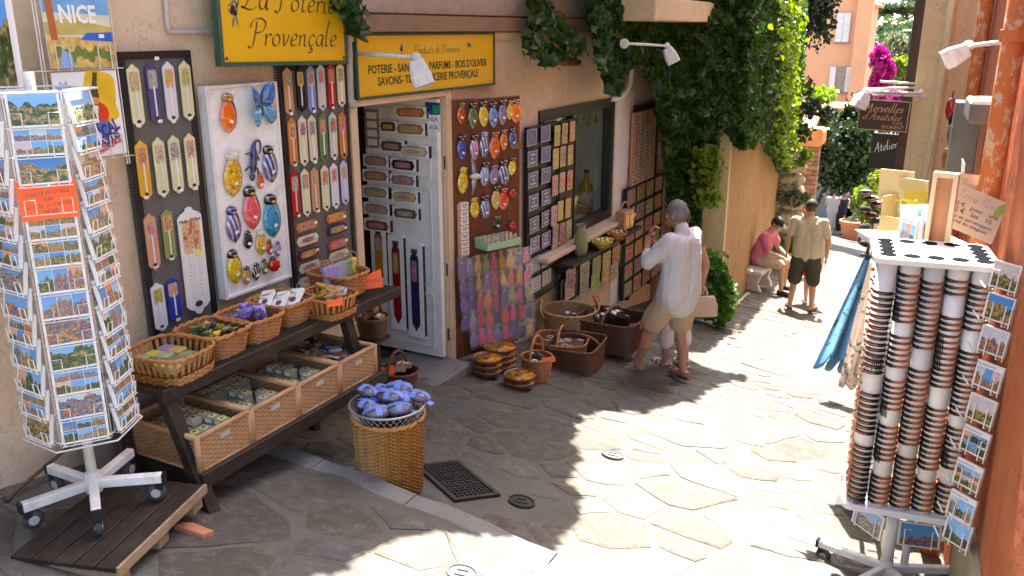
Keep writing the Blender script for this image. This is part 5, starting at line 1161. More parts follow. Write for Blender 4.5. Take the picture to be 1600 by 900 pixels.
for k,(x,y) in enumerate(pos):
    t=thing('lavender_bag',f'clear bag of dried lavender with blue ribbon, {LVN[k]} the wire basket','lavender bag',T(HP.x+x,HP.y+y,HP.z+.47+.03*(1-math.hypot(x,y)/.15)+.006*k)@RZ(rr(-.5,.9))@RX(rr(-.25,.25)),'lavender bags in the hamper')
    MB().ell((0,0,0),(.075,.05,.03),12,8).build('contents',M_lav,t,None,True); lav_tag(t); MB().ell((0,0,.0),(.079,.054,.034),12,8).build('film_wrap',M_film,t,None,True)
# floor baskets beyond the doorway
p=gp(838,592); basket('small round handled wicker basket with orange card beside the pottery',T(p.x,p.y,p.z),.125,.125,.2,M_wk,.2,2,18,handle=(.2,'y'),belly=.06); pcard('blank orange card on the small handled basket beside the pottery',facecam((p.x+.12,p.y-.02,p.z+.2),-.4,.1),.11,.045,None,False)
heap((p.x,p.y,p.z+.15),.07,.07,8,[('dark',(.06,.05,.05)),('grey',(.3,.3,.28))],'key_ring_toy','COL trinket lying in the small handled basket','trinkets in the small basket',.05,'dish')
p=gp(880,566); basket('wide rectangular wicker basket of metal rings in front of the straw basket',T(p.x-.05,p.y+.05,p.z)@RZ(.25),.24,.2,.2,M_wk,.1,4,16,handle=(.13,'y'))
for k in range(10):
    o=MB().tube([(.028*math.cos(a),.028*math.sin(a),0) for a in [q*PI/6 for q in range(12)]],.004,5,closed=True).build('metal_ring',M_white_metal,None,T(p.x-.05+rs.uniform(-.14,.16),p.y+.05+rs.uniform(-.12,.12),p.z+.17+rs.uniform(0,.02))@RX(rs.uniform(-.4,.4)),True); tag(o,'pale metal ring on dark cloth in the wide rectangular basket','ring','rings in the rectangular basket')
o=MB().box((0,0,0),(.4,.33,.02),bev=.008).build('dark_cloth',M_dkw,None,T(p.x-.05,p.y+.05,p.z+.155)@RZ(.25)); tag(o,'dark cloth lining the wide rectangular basket','cloth')
p=gp(897,545); p.x-=.12; p.y+=.12; basket('large round pale straw basket with two ear handles under the low board',T(p.x,p.y,p.z+.05),.26,.24,.3,M_straw,.3,2,22,.02,belly=.08,rim=.012); g=bpy.data.objects[[o.name for o in bpy.data.objects if o.name.startswith('wicker_basket')][-1]]
for sx in(-1,1): MB().tube(smoothpath([(sx*.25,-.07,.24),(sx*.29,-.06,.33),(sx*.27,0,.40),(sx*.29,.06,.33),(sx*.25,.07,.24)],4),.012,7).build('ear_handle',M_straw,g,RZ(.6),True)
heap((p.x,p.y,p.z+.25),.12,.1,9,[('grey',(.2,.19,.18)),('blue grey',(.15,.16,.22))],'wrapped_block','COL packet inside the large straw basket','packets in the straw basket',.06,'brick')
p=gp(965,560); p.x-=.12; p.y+=.1; basket('dark square wicker hamper with folded lid beside the man\'s leg',T(p.x,p.y,p.z+.08),.3,.26,.3,M_dkw,.08,5,20,handle=(.12,'y')); pcard('blank orange card clipped to the front of the dark square hamper',facecam((p.x+.26,p.y-.02,p.z+.33),-.3,.0),.12,.05,None,False); pcard('small orange tag standing on the dark square hamper by the wall',facecam((p.x-.2,p.y+.1,p.z+.5),-.1,.3),.06,.08,None)
heap((p.x,p.y,p.z+.34),.16,.14,10,[('brown',(.25,.11,.05)),('dark brown',(.1,.05,.03))],'woven_pouch','COL woven pouch in the dark square hamper','pouches in the dark hamper',.11,'brick')
p=gp(925,585); p.x-=.15; p.y+=.1
basket('low dark brown wicker trunk half hidden between straw basket and square hamper',T(p.x-.05,p.y,p.z)@RZ(.1),.22,.26,.24,M_dkw,.05,6,18,handle=(.1,'x'))
# glazed pottery dishes
M_pot=pm('brown_pottery_glaze',(.14,.05,.02),.25,.3,15,coat=.8); M_potin=None
def mk_dish():
    s=S('orange_dish_glaze'); g=s.tc(); x=s.sep(g); an=s.m('ARCTAN2',x[1],x[0]); rad=s.m('SQRT',s.m('ADD',s.m('MULTIPLY',x[0],x[0]),s.m('MULTIPLY',x[1],x[1])))
    c=s.mix(s.mr(s.noise(9,4),.3,.7),(.85,.36,.02,1),(.72,.24,.015,1)); f=s.m('MULTIPLY',s.m('GREATER_THAN',s.m('SINE',s.m('MULTIPLY',an,6)),.75),s.m('GREATER_THAN',rad,.06)); c=s.mix(f,c,(.45,.12,.02,1)); return s.fin(c,.15,.5,coat=.5)
M_dish=mk_dish()
def dish(M,r,label,inner=True):
    t=thing('serving_dish',label,'dish',M,'stacked orange and brown serving dishes')
    MB().lathe([(r*.6,0),(r*.8,.012),(r*.97,.05),(r,.062),(r*.97,.066),(r*.92,.06),(r*.9,.055)],26).build('bowl',M_pot,t,None,True)
    MB().lathe([(r*.905,.0555),(r*.86,.05),(r*.3,.048),(r*.28,.05)],26).build('glaze',M_dish,t,None,True); MB().lathe([(r*.29,.046),(r*.29,.058),(r*.2,.064),(.0001,.066)],16).build('centre_boss',M_pot,t,None,True)
q=gp(768,592)
for k,(px,py,n_,r_,nm_) in enumerate(((762,588,3,.125,'left rear'),(781,578,4,.145,'tall middle'),(812,606,2,.13,'front right'))):
    p=gp(px,py)
    for i in range(n_): dish(T(p.x,p.y,p.z+.005+i*.05)@RZ(rr(0,1)),r_,f'round orange and brown dish, {ORD[i]} from the ground in the {nm_} stack')
# fruit soaps on the ledge
for k,(px,py,r_,cc,cn_) in enumerate(((922,372,.085,(.75,.25,.03),'orange'),(932,360,.1,(.75,.3,.02),'orange'),(943,378,.11,(.7,.5,.06),'yellow'),(952,355,.09,(.66,.45,.08),'yellow'),(972,366,.11,(.6,.2,.08),'red'))):
    p=zpt(px,py,zL+.08); p.x=min(p.x,WX+.3); t=thing('oval_punnet',f'oval dish of {cn_} soap fruit on the ledge, {ORD[k]} from the near end','punnet',T(p.x,p.y,zL+.02),'oval dishes on the ledge')
    MB().lathe([(.6,0),(.95,.5),(1,.6),(.9,.55),(.5,.15),(.001,.12)],16,Matrix.Diagonal((r_,r_*1.5,.13,1))).build('bowl',GZ['plain'],t,None,True,cc)
    for q in range(5): MB().ell((r_*.35*math.cos(q*1.26),r_*.6*math.sin(q*1.26),.06),(r_*.33,r_*.4,.04),8,6).build('soap_fruit',GZ['plain'],t,None,True,tuple(min(1,v*rr(.8,1.2)) for v in cc))
p=wp(973,345,WX+.2); t=thing('gift_box','small open gift box with round handle and two orange soaps on the ledge','gift box',fr((WX+.22,p.y,zL+.15),.1)); MB().box((0,0,0),(.24,.2,.12),bev=.004).build('carton',M_rat,t)
for sx in(-1,1): MB().prism(rrect(.085,.14,.03,3),.06,.066,T(sx*.055,0,0)).build('window',GZ['plain'],t,None,False,(.7,.3,.03))
MB().tube([(.1*math.cos(a),.1+.1*math.sin(a),0) for a in [PI*q/10 for q in range(11)]],.008,6).build('handle',M_straw,t)
p=wp(912,378,WX+.25); t=thing('cloth_bag','upright olive cloth bag at the near end of the ledge','bag',T(WX+.22,p.y,zL+.018)); MB().lathe([(.07,0),(.085,.08),(.08,.2),(.05,.27),(.065,.32),(.06,.31),(.03,.25)],12,sx=.8).build('bag_body',pm('olive_cloth',(.25,.24,.12),.8,.2,20),t,None,True); MB().lathe([(.052,.26),(.056,.27),(.052,.28)],12,sx=.8).build('tie',M_rat,t)
# things seen in the window
for k in range(3):
    m=wp(907+k*13,183+k*0,WX-.2); cicada(fr(m),.2,.1,(.4,.1,.05) if k else (.1,.3,.05),BLK,BLK,f'ceramic cicada hanging in the window, {ORD[k]} from left','ceramics in the window','streak')
M_oil=pm('golden_oil',(.55,.33,.03),.15,.2,6,coat=1)
for k,(px,py,h_,r_) in enumerate(((915,330,.5,.09),(928,318,.62,.1),(942,325,.45,.09),(905,325,.4,.08),(935,300,.35,.08))):
    p=wp(px,py,WX-.3); z0=WZ0+.02 if k<4 else WZ0+.36; t=thing('oil_bottle',f'golden bottle in the window, {ORD[k]} placed','bottle',T(WX-.3-.12*(k%2),p.y,z0),'golden bottles in the window')
    t['label']=f'golden bottle, {("leftmost","second","tallest middle","right","raised rear")[k]} one in the shop window'
    MB().lathe([(r_*.95,0),(r_,.02),(r_,h_*.6),(r_*.35,h_*.78),(r_*.3,h_*.95),(.0001,h_*.95)],14).build('glass',M_oil,t,None,True); MB().lathe([(r_*.36,h_*.93),(r_*.36,h_),(.0001,h_)],10).build('cap',M_brown,t); MB().lathe([(r_*1.01,h_*.15),(r_*1.01,h_*.5)],14).build('label',M_artpale,t,None,True,(.7,.5,.2))

# ================================================================ postcard spinner on its pallet
def zat(x,y,py):
    lo,hi=-4.,4.
    for _ in range(50):
        m=(lo+hi)/2; v=Vector((x,y,m))-CAM; q=CY-F*v.dot(UP)/v.dot(FW)
        if q>py: lo=m
        else: hi=m
    return (lo+hi)/2
def mk_photo(name,mode):
    s=S(name); g=s.tc('Generated'); r=s.oi('Random'); x=s.sep(g)
    nx,ny={'collage':(3,2),'single':(1,1),'strip':(3,1)}[mode]
    top=.16 if mode!='single' else .0
    u=s.mr(x[0],.05,.95); v=s.mr(x[1],.05,.95-top)
    inside=s.m('MULTIPLY',s.m('MULTIPLY',s.m('GREATER_THAN',u,.001),s.m('LESS_THAN',u,.999)),s.m('MULTIPLY',s.m('GREATER_THAN',v,.001),s.m('LESS_THAN',v,.999)))
    cu,cv=s.m('FLOOR',s.m('MULTIPLY',u,nx)),s.m('FLOOR',s.m('MULTIPLY',v,ny)); lu,lv=s.m('FRACT',s.m('MULTIPLY',u,nx*.9999)),s.m('FRACT',s.m('MULTIPLY',v,ny*.9999))
    idv=s.comb(s.m('ADD',s.m('MULTIPLY',r,71.3),cu),cv,s.m('MULTIPLY',r,17.9)); w1=s.sep(s.wn(idv)); w2=s.sep(s.wn(s.vm('ADD',idv,(5.5,2.2,9.1))))
    pos=s.comb(s.m('ADD',lu,s.m('MULTIPLY',w1[0],60)),s.m('ADD',lv,s.m('MULTIPLY',w2[0],60)),s.m('MULTIPLY',r,9))
    hor=s.m('ADD',s.mr(w1[1],0,1,.38,.72),s.mr(s.noise(3.2,4,s.comb(s.m('ADD',lu,s.m('MULTIPLY',w1[0],60)),w2[1],r)),.3,.7,-.2,.2))
    skyc=s.ramp(w2[1],[(0,(.10,.30,.66)),(.35,(.22,.45,.75)),(.6,(.05,.2,.55)),(.8,(.5,.6,.7)),(1,(.7,.25,.06))])
    land=s.ramp(s.m('ADD',w2[2],s.mr(s.noise(7,4,pos),.3,.7,-.35,.35)),[(0,(.03,.06,.02)),(.2,(.06,.13,.03)),(.38,(.35,.25,.12)),(.52,(.55,.36,.04)),(.66,(.42,.06,.12)),(.8,(.04,.18,.3)),(1,(.4,.3,.25))])
    land=s.mix(s.mr(s.noise(16,3,pos),.45,.62,0,.75),land,(.03,.035,.03,1)); land=s.mix(s.mr(s.vor(9,pos),.0,.2,.6,0),land,(.7,.55,.4,1))
    c=s.mix(s.m('GREATER_THAN',lv,hor),land,skyc)
    bd=s.m('MAXIMUM',s.m('GREATER_THAN',s.m('ABSOLUTE',s.m('SUBTRACT',lu,.5)),.485),s.m('GREATER_THAN',s.m('ABSOLUTE',s.m('SUBTRACT',lv,.5)),.48))
    if mode!='single': c=s.mix(bd,c,(.75,.74,.72,1))
    c=s.mix(inside,(.74,.73,.71,1),c)
    if mode!='single':
        tl=s.m('MULTIPLY',s.m('MULTIPLY',s.m('GREATER_THAN',x[1],.84),s.m('LESS_THAN',x[1],.92)),s.m('MULTIPLY',s.m('GREATER_THAN',s.noise(40,1,g),.5),s.m('LESS_THAN',x[0],.7))); c=s.mix(tl,c,(.2,.22,.3,1))
    return s.fin(c,.25,.5)
PHO=[mk_photo('postcard_collage','collage'),mk_photo('postcard_view','single'),mk_photo('postcard_strip','strip')]
ME_pc=[unit(lambda m_:m_.prism(rrect(1,1,.02,1),-.006,.006),'postcard',[p]) for p in PHO]
def postcard(M,w,h,label,group,k=None):
    o=obj('postcard',ME_pc[rs.choice((0,1,1,2)) if k is None else k],None,M@Matrix.Diagonal((w,h,1,1))); return tag(o,label,'postcard',group)
# pallet
PQ=[gp(20,838,.19),gp(168,900,.19),gp(312,792,.19),gp(190,735,.19)]
ctr=sum((Vector((p.x,p.y,0)) for p in PQ),Vector())/4; ang=math.atan2(PQ[2].y-PQ[1].y,PQ[2].x-PQ[1].x)
pz=gz(ctr.x,ctr.y)+TH
g=thing('wooden_pallet','low dark plank platform under the white postcard spinner','pallet',T(ctr.x,ctr.y,pz)@RZ(ang)); PLw=(PQ[2]-PQ[1]).length; PLd=(PQ[1]-PQ[0]).length*.98
for k in range(5): MB().box((0,-PLd/2+PLd*(k+.5)/5,.085),(PLw,PLd/5-.006,.022),bev=.003).build('plank',M_dark,g)
for sx in(-1,0,1): MB().box((sx*(PLw/2-.05),0,.035),(.07,PLd-.02,.077)).build('bearer',M_wood,g)
MB().box((0,-PLd/2-.006,.08),(PLw,.012,.04)).build('edge_board',M_wood,g)
SX,SY=gp(151,785,.2)[:2]; SZ=pz+.097
sp=thing('postcard_spinner','tall white wire spinner of postcards on a five-armed castor base at left','postcard rack',T(SX,SY,SZ))
MB().tube([(0,0,.1),(0,0,1.75)],.02,10).build('pole',M_white_metal,sp,smooth=True)
M_tyre=pm('castor_rubber',(.05,.05,.055),.6,.1)
def castor_base(parent,R_,rot,mat,n=5):
    MB().lathe([(.035,.07),(.035,.15),(.02,.16)],12).build('hub',mat,parent,smooth=False)
    for k in range(n):
        a=rot+2*PI*k/n; c,s_=math.cos(a),math.sin(a); M=RZ(a)
        arm=MB().box((R_/2+.01,0,.105),(R_-.03,.036,.04),bev=.004).build('arm',mat,parent,M)
        MB().box((R_+.002,0,.105),(.012,.038,.042)).build('end_cap',M_black,arm)
        MB().box((R_-.02,0,.07),(.03,.03,.03)).build('castor_fork',M_black,arm); MB().lathe([(.008,-.014),(.036,-.012),(.04,-.006),(.04,.006),(.036,.012),(.008,.014)],16,T(R_-.035,0,.04)@RX(PI/2)).build('castor_wheel',M_tyre,arm,smooth=True); MB().lathe([(.001,-.0155),(.02,-.0155),(.02,.0155),(.001,.0155)],12,T(R_-.035,0,.04)@RX(PI/2)).build('castor_hub',M_zinc,arm)
castor_base(sp,.275,R(-35),M_white_metal)
fa=math.atan2(-SY,-SX)   # direction to the camera
zb=zat(SX,SY,668)-SZ; ztp=zat(SX,SY,140)-SZ; ap=.168; nrow=13
w_side=2*ap*math.tan(PI/6)
for z,rad in((zb,.215),(ztp,.215),(zb+.02,.18),(ztp*.5+zb*.5,.16)):
    MB().tube([(rad*math.cos(fa+PI/6+k*PI/3),rad*math.sin(fa+PI/6+k*PI/3),z) for k in range(6)],.004,5,closed=True).build('wire_ring',M_white_metal,sp)
names={0:'front',1:'right',-1:'left',2:'far right',-2:'far left'}
for f_ in(0,1,-1,2,-2):
    a=fa+f_*PI/3; ca,sa=math.cos(a),math.sin(a); ex=Vector((-sa,ca,0)); n_=Vector((ca,sa,0))
    mb=MB()
    for u in(-.09,-.03,.03,.09): mb.tube([n_*(ap-.03)+ex*u+Vector((0,0,zb)),n_*(ap-.03)+ex*u+Vector((0,0,ztp))],.0025,4)
    for r_ in range(nrow):
        z=zb+.03+(ztp-zb-.14)*r_/(nrow-1); b=n_*(ap+.022)+Vector((0,0,z-.012))
        for u in(-.075,.075):
            pts=[n_*(ap-.03)+ex*u+Vector((0,0,z-.012)),b+ex*u,b+ex*u+n_*.006+Vector((0,0,.055)),b+ex*(u*.55)+n_*.006+Vector((0,0,.055)),b+ex*(u*.55)]; mb.tube(pts,.0022,4)
        mb.tube([b+ex*-.085,b+ex*.085],.0022,4)
    mb.build('wire_holders',M_white_metal,sp,kind='stuff')
    if f_ in(2,-2): pass
    for r_ in range(nrow):
        if f_==-2 or (f_==2 and r_>9): continue
        z=zb+.03+(ztp-zb-.14)*r_/(nrow-1)
        if f_==0 and r_==9: continue
        P=Vector((SX,SY,SZ))+n_*(ap+.006)+Vector((0,0,z+.055)); fmx=fr(P,math.atan2(ex.x,ex.y))
        if (fmx.to_3x3()@Vector((0,0,1))).dot(n_)<0: fmx=fr(P,math.atan2(-ex.x,-ex.y))
        postcard(fmx@RX(-.16)@RZ(rr(-.015,.015)),.165,.122,f'postcard stack, {ORD[nrow-1-r_]} from the top in the {names[f_]} column of the left spinner','postcards in the left spinner')
P=Vector((SX,SY,SZ))+Vector((math.cos(fa),math.sin(fa),0))*(ap+.014)+Vector((0,0,zb+.03+(ztp-zb-.14)*9/12+.04)); q=fr(P,math.atan2(-math.sin(fa),math.cos(fa)))
if (q.to_3x3()@Vector((0,0,1))).dot(Vector((math.cos(fa),math.sin(fa),0)))<0: q=fr(P,math.atan2(math.sin(fa),-math.cos(fa)))
pcard('large orange card with handwritten postcard prices on the left spinner',q@RX(-.12)@RZ(.02),.185,.14,[('CARTE POSTALE',.022,.019),('0,80',.0,.018),('LOT de 10 CARTES',-.021,.018),('2€00',-.044,.024)],True)
# leaning board and rod by the spinner
a,b=wp(113,700,WX+.09),wp(245,650,WX+.09)
o=MB().box((0,0,0),(1.0,.5,.02),bev=.003).build('leaning_board',pm('grey_brown_board',(.26,.18,.14),.8,.2,8,.1,30),None,fr((WX+.1,2.72,.08),0,0,R(-6))); tag(o,'plain grey-brown board leaning on the wall behind the stand legs','board')
a,b=gp(12,778,.12),wp(112,694,WX+.06); o=MB().tube([a,a.lerp(b,.5),b],.009,7).lathe([(.014,-.01),(.018,0),(.014,.012)],8,T(*a)).build('metal_rod',M_rust,None); tag(o,'rusty metal rod leaning against the wall behind the spinner','rod')
o=MB().prism([(0,0),(.14,-.01),(.16,.04),(.05,.06),(.01,.04)],0,.03,None,.004).build('tile_fragment',pm('terracotta_tile',(.5,.2,.1),.8,.2,10),None,on_ground(*gp(272,832,.1)[:2],.3,TH+.004)); tag(o,'broken terracotta tile lying beside the pallet','tile fragment')
# posters on a wire rack
XR=WX+.13
def flat(nm,pts,mat,parent,z,col=None): return MB().prism(pts,z,z+.0006).build(nm,mat,parent,None,False,col)
a,b,c=wp(62,-25,XR),wp(178,105,XR),wp(190,245,XR); zt=wp(120,-22,XR).z; zm=wp(125,109,XR).z; zb2=wp(135,249,XR).z; y0=wp(72,60,XR).y; y1=wp(174,55,XR).y; yc=(y0+y1)/2; w_=y1-y0
g=thing('wire_poster_rack','white wire rack against the wall holding two travel posters','poster rack',fr((XR,yc,0)))
mb=MB()
for x in(-w_/2-.025,-w_/2-.012,w_/2+.012,w_/2+.025,-w_/2-.12,-w_/2-.14): mb.tube([(x,zb2-.05,-.02),(x,2.6,-.02)],.0035,5)
for z in(zb2-.012,zm,zt+.1): mb.tube([(-w_/2-.14,z,-.01),(w_/2+.03,z,-.01),(w_/2+.03,z,.012)],.003,5)
for z in(zb2,zm+.01):
    for sx in(-1,1): mb.tube([(sx*w_*.42,z-.01,-.01),(sx*w_*.42,z-.01,.014),(sx*w_*.42,z+.09,.014),(sx*w_*.22,z+.09,.014),(sx*w_*.22,z-.01,.014)],.0028,5)
mb.build('wire_frame',M_white_metal,g)
MB().box((-w_/2-.2,1.7,-.025),(.07,1.5,.012)).build('backing_strip',pm('grey_card',(.45,.44,.43),.7,.1),g)
h_=zt-zm-.01; g=thing('travel_poster','sunny coastal travel poster headed NICE, upper of two on the wire rack','poster',fr((XR,yc,zm+.008+h_/2),0,0,-.02))
MB().box((0,0,-.002),(w_,h_,.004)).build('sheet',M_cardw,g)
PM=lambda n,c:pm('poster_'+n,c,.45,.18,14,rnd=.05)
W2,H2=w_/2,h_/2
flat('sky_print',[(-W2,.0),(W2,.0),(W2,H2),(-W2,H2)],PM('sky',(.16,.38,.66)),g,.0003); flat('haze_print',[(-W2,-.02),(W2,-.02),(W2,.05),(-W2,.06)],PM('pale',(.62,.6,.42)),g,.0012)
flat('hill_print',[(-W2,-.03),(W2,-.03),(W2,.0),(W2*.5,.015),(0,.04),(-W2*.5,.03),(-W2,.02)],PM('hill',(.5,.42,.12)),g,.002); flat('sea_print',[(W2*.0,-.05),(W2,-.06),(W2,-.02),(W2*.2,-.022)],PM('sea',(.03,.12,.5)),g,.0028)
flat('ground_print',[(-W2,-H2),(W2,-H2),(W2,-.055),(W2*.2,-.04),(-W2,-.035)],pm('poster_ground',(.55,.38,.12),.45,.5,30),g,.0020)
for k in range(9): flat('tree_print',[(x*.02-W2*.7+k*w_*.095,y*.03-.1-.012*(k%3)) for x,y in((-.5,-.6),(.5,-.6),(1,.2),(.4,.9),(-.5,.8),(-1,.1))],PM('tree',(.16,.22,.05)),g,.0030)
flat('palm_print',[(-W2+.02,-.05),(-W2+.05,-.05),(-W2+.045,H2),(-W2+.012,H2)],PM('palm',(.42,.12,.04)),g,.0034); flat('figure_print',[(-W2+.04,-H2),(-W2+.11,-H2),(-W2+.1,-.11),(-W2+.06,-.085)],PM('figure',(.25,.4,.68)),g,.0036); flat('awning_print',[(-W2*.3,H2*.8),(W2*.3,H2*.8),(W2*.5,H2),(-W2*.5,H2)],PM('awning',(.4,.06,.05)),g,.0036)
text('NICE',.1,M_cardw,g,T(0,H2-.115,.004),off=.003,width=w_*.56); obj('price_sticker',ME_stick,g,T(W2*.65,H2-.2,.004))
h_=zm-zb2-.012; H2=h_/2; g=thing('drinks_poster','yellow and white aperitif poster with a bottle, lower of two on the wire rack','poster',fr((XR,yc,zb2+.004+H2),0,0,-.02))
MB().box((0,0,-.002),(w_,h_,.004)).build('sheet',M_cardw,g)
flat('yellow_print',[(p.x,p.y) for p in smoothpath([(-.02,H2*.2,0),(.0,H2*.95,0),(W2*.5,H2*.98,0),(W2*.9,H2*.8,0),(W2*.85,H2*.2,0),(W2*.9,-H2*.1,0),(W2*.5,-H2*.2,0),(W2*.2,0,0)],3,True)],PM('yellow',(.72,.45,.02)),g,.0004)
flat('red_print',[(.03+.06*math.cos(t),.0+.055*math.sin(t)) for t in [k*PI/8 for k in range(16)]],PM('red',(.65,.05,.02)),g,.0012); flat('blue_print',[(-.02,-.09),(.09,-.11),(.07,-.03),(.02,-.03)],PM('blue',(.08,.16,.45)),g,.002); flat('arc_print',[(-.05+.055*math.cos(t),.06+.035*math.sin(t)) for t in [k*PI/8 for k in range(9)]],PM('dark',(.03,.05,.03)),g,.0012)
bo=[(-.024,-.11),(.024,-.11),(.026,.03),(.012,.075),(.01,.13),(-.01,.13),(-.012,.075),(-.026,.03)]; B_=T(.02,.05,.0022)@RZ(-.22)
MB().prism(bo,0,.0008,B_).build('bottle_print',PM('bottle',(.05,.07,.02)),g); MB().box((0,-.045,.0013),(.05,.07,.0008),B_).build('label_print',PM('label',(.6,.5,.42)),g); MB().box((0,.01,.0013),(.05,.03,.0008),B_).build('band_print',PM('band',(.6,.25,.05)),g)
flat('star_print',[(-W2*.7+(.035 if k%2 else .05)*math.cos(k*PI/10),H2*.55+(.03 if k%2 else .05)*math.sin(k*PI/10)) for k in range(20)],PM('star',(.25,.4,.7)),g,.001)
M_pn=PM('navyink',(.06,.03,.2)); M_pr=PM('redink',(.5,.03,.03))
text('ENÇAL',.075,M_pn,g,T(W2*.35,-H2*.42,.0036)@RZ(.38),off=.002,width=w_*.5); text('PASTIS',.045,M_pn,g,T(W2*.42,-H2*.63,.0036)@RZ(.38),off=.001,width=w_*.42); text('DE PROVENCE',.035,M_pr,g,T(W2*.35,-H2*.80,.0036)@RZ(.38),off=.001,width=w_*.52)
a,b=wp(-30,50,XR),wp(18,132,XR); g=thing('landscape_poster','reddish landscape poster cut by the left edge of the picture','poster',fr((XR+.02,wp(-12,90,XR).y-.05,(a.z+b.z)/2+.06)))
MB().box((0,0,0),(.3,.42,.004)).build('sheet',M_cardw,g); MB().box((0,0,.0024),(.27,.39,.001)).build('picture',PHO[1],g)

# ================================================================ right-hand houses
TA,TB=Vector((.40,2.2,0)),Vector((.045,8.1,0)); tang=math.atan2(TB.x-TA.x,TB.y-TA.y)
tb=thing('terracotta_building','terracotta red house wall along the right edge of the street','building')
def wall_seg(nm,A,B,z0,z1,mat,parent,th=.5):
    d=(B-A).normalized(); n=Vector((d.y,-d.x,0)); vs=[]
    for p in(A,B,B+n*th,A+n*th): vs+=[(p.x,p.y,z0),(p.x,p.y,z1)]
    return MB().add(vs,[(0,2,3,1),(2,4,5,3),(4,6,7,5),(6,0,1,7),(1,3,5,7),(0,6,4,2)]).build(nm,mat,parent)
wall_seg('wall',TA,TB,-3,5.2,M_terra,tb,4)
d_=(TB-TA).normalized(); n_=Vector((-d_.y,d_.x,0))
wall_seg('plinth',TA+n_*.03,TA+d_*2.2+n_*.03,-2,-.25,mk_plaster('plinth_plaster',(.3,.26,.17),(.36,.31,.2),(.24,.2,.13),3,.3),tb,.06)
def mk_pipe():
    s=S('peeling_orange_paint'); P=s.tc(); c=s.mix(s.mr(s.noise(22,6,s.vm('MULTIPLY',P,(1,1,.5)),ro=.7),.52,.58),(.55,.15,.04,1),(.58,.40,.24,1)); c=s.mix(s.mr(s.noise(5,4),.55,.7,0,.6),c,(.4,.1,.03,1)); s.bump(s.noise(22,6,ro=.7),.4,.006); return s.fin(c,.7,.3)
M_pipe=mk_pipe()
def on_t(s_,off): p=TA+d_*s_+n_*off; return p
p=on_t(2.8,.075); pp=MB().tube([(p.x,p.y,-1.5),(p.x,p.y,1.0),(p.x,p.y,3.5)],.055,14).build('downpipe',M_pipe,tb,smooth=True)
for z in(-.3,.75,1.9): MB().lathe([(.057,-.03),(.066,-.028),(.066,.028),(.057,.03)],14,T(p.x,p.y,z)).build('pipe_collar',M_pipe,pp)
p=on_t(5.3,.06); MB().tube([(p.x,p.y,.2),(p.x,p.y,3.5)],.05,12).build('downpipe',M_pipe,tb,smooth=True)
p=on_t(5.7,.03); MB().box((0,0,0),(.06,.2,5)).build('quoin_strip',M_pipe,tb,T(p.x,p.y,1.0)@RZ(-tang))
cb=thing('cream_building','cream and peach house with pilaster behind the right-hand displays','building')
MB().box((2.2,10.8,1.2),(5.24,2.4,9)).build('wall',mk_plaster('peach_beige_plaster',(.60,.42,.24),(.66,.48,.3),(.5,.35,.2),1.2,.25,.25),cb)
MB().box((-.36,9.66,1.2),(.26,.30,9)).build('pilaster',M_cream,cb); MB().tube([(-.3,9.49,-2),(-.3,9.49,.4),(-.27,9.49,.9),(-.27,9.49,4)],.03,8).build('drainpipe',M_cream,cb,smooth=True)
MB().box((-.55,10.0,.5),(.10,.28,6)).build('shutter',pm('dark_brown_paint',(.06,.03,.022),.6,.3,12),cb); MB().box((-.3,9.6,3.6),(.4,.3,.1)).build('cornice',M_cream,cb)
MB().box((2.0,18.5,0),(4.6,12.8,9)).build('rear_wall',M_cream,cb)
# hanging sign of the carpet shop
M_signb=pm('sign_dark_brown',(.05,.022,.015),.5,.15,10); M_gold=pm('sign_gold',(.55,.36,.14),.5,.1)
YS=9.3
cs=[yp(1344.5,154,YS),yp(1424,159,YS),yp(1338,201,YS),yp(1416,208,YS)]
w_=(cs[1].x-cs[0].x+cs[3].x-cs[2].x)/2; h_=(cs[0].z-cs[2].z+cs[1].z-cs[3].z)/2; c_=sum(cs,Vector())/4
g=thing('hanging_sign','dark brown hanging carpet shop sign with gold script at upper right','sign',frY(c_)@RZ(R(-1.5)))
MB().box((0,0,-.012),(w_,h_,.024)).build('board',M_signb,g)
for sg in(-1,1): MB().box((0,sg*(h_/2-.006),.002),(w_,.008,.006)).build('gold_line',M_gold,g); MB().box((sg*(w_/2-.006),0,.002),(.008,h_-.024,.006)).build('gold_line',M_gold,g)
script('Merveilles',.085,M_gold,g,T(.0,h_*.24,.0015),w_*.76,pen=.1); script("d'Anatolie",.08,M_gold,g,T(-.01,-.01,.0015),w_*.76,pen=.1)
text('TAPIS',.04,M_gold,g,T(w_*.3,-h_*.24,.001)); text("D'ORIENT",.045,M_gold,g,T(w_*.22,-h_*.37,.001))
t=thing('sign_bracket','white metal rods projecting from the wall above the brown hanging sign','bracket',T(0,0,0))
for (a,b) in (((1440,146),(1358,143)),((1428,137),(1356,139)),((1446,150),(1362,148)),((1432,131),(1375,127))): MB().tube([yp(*a,YS+.05),yp(*b,YS+.05)],.012,7).build('rod',M_white_metal,t,smooth=True)
for px in(1362,1410): MB().tube([yp(px,148,YS+.02),yp(px-1,158,YS+.0)],.006,6).build('hanger',M_iron,t)
p=yp(1352,143,YS-.02); q=yp(1440,146,YS+.1); flood('white spot lamp at the outer end of the rods over the brown sign',q,p,(-.4,-.25,-1),.16)
cs=[yp(1379,215,11.5),yp(1411,211,11.5),yp(1379,256,11.5)]
g=thing('hanging_sign','small black workshop sign with white script below the brown sign','sign',frY((cs[0]+cs[1])/2+Vector((-.1,0,-.22)))@RZ(R(-2)))
MB().box((.03,.03,0),(.32,.44,.025),bev=.003).build('board',M_black,g); script('Atelier',.11,M_cardw,g,T(.03,.1,.0135)@RZ(.3),.27,pen=.1); script('Ana',.06,M_cardw,g,T(.08,-.12,.0135)@RZ(.2),pen=.1) if False else None
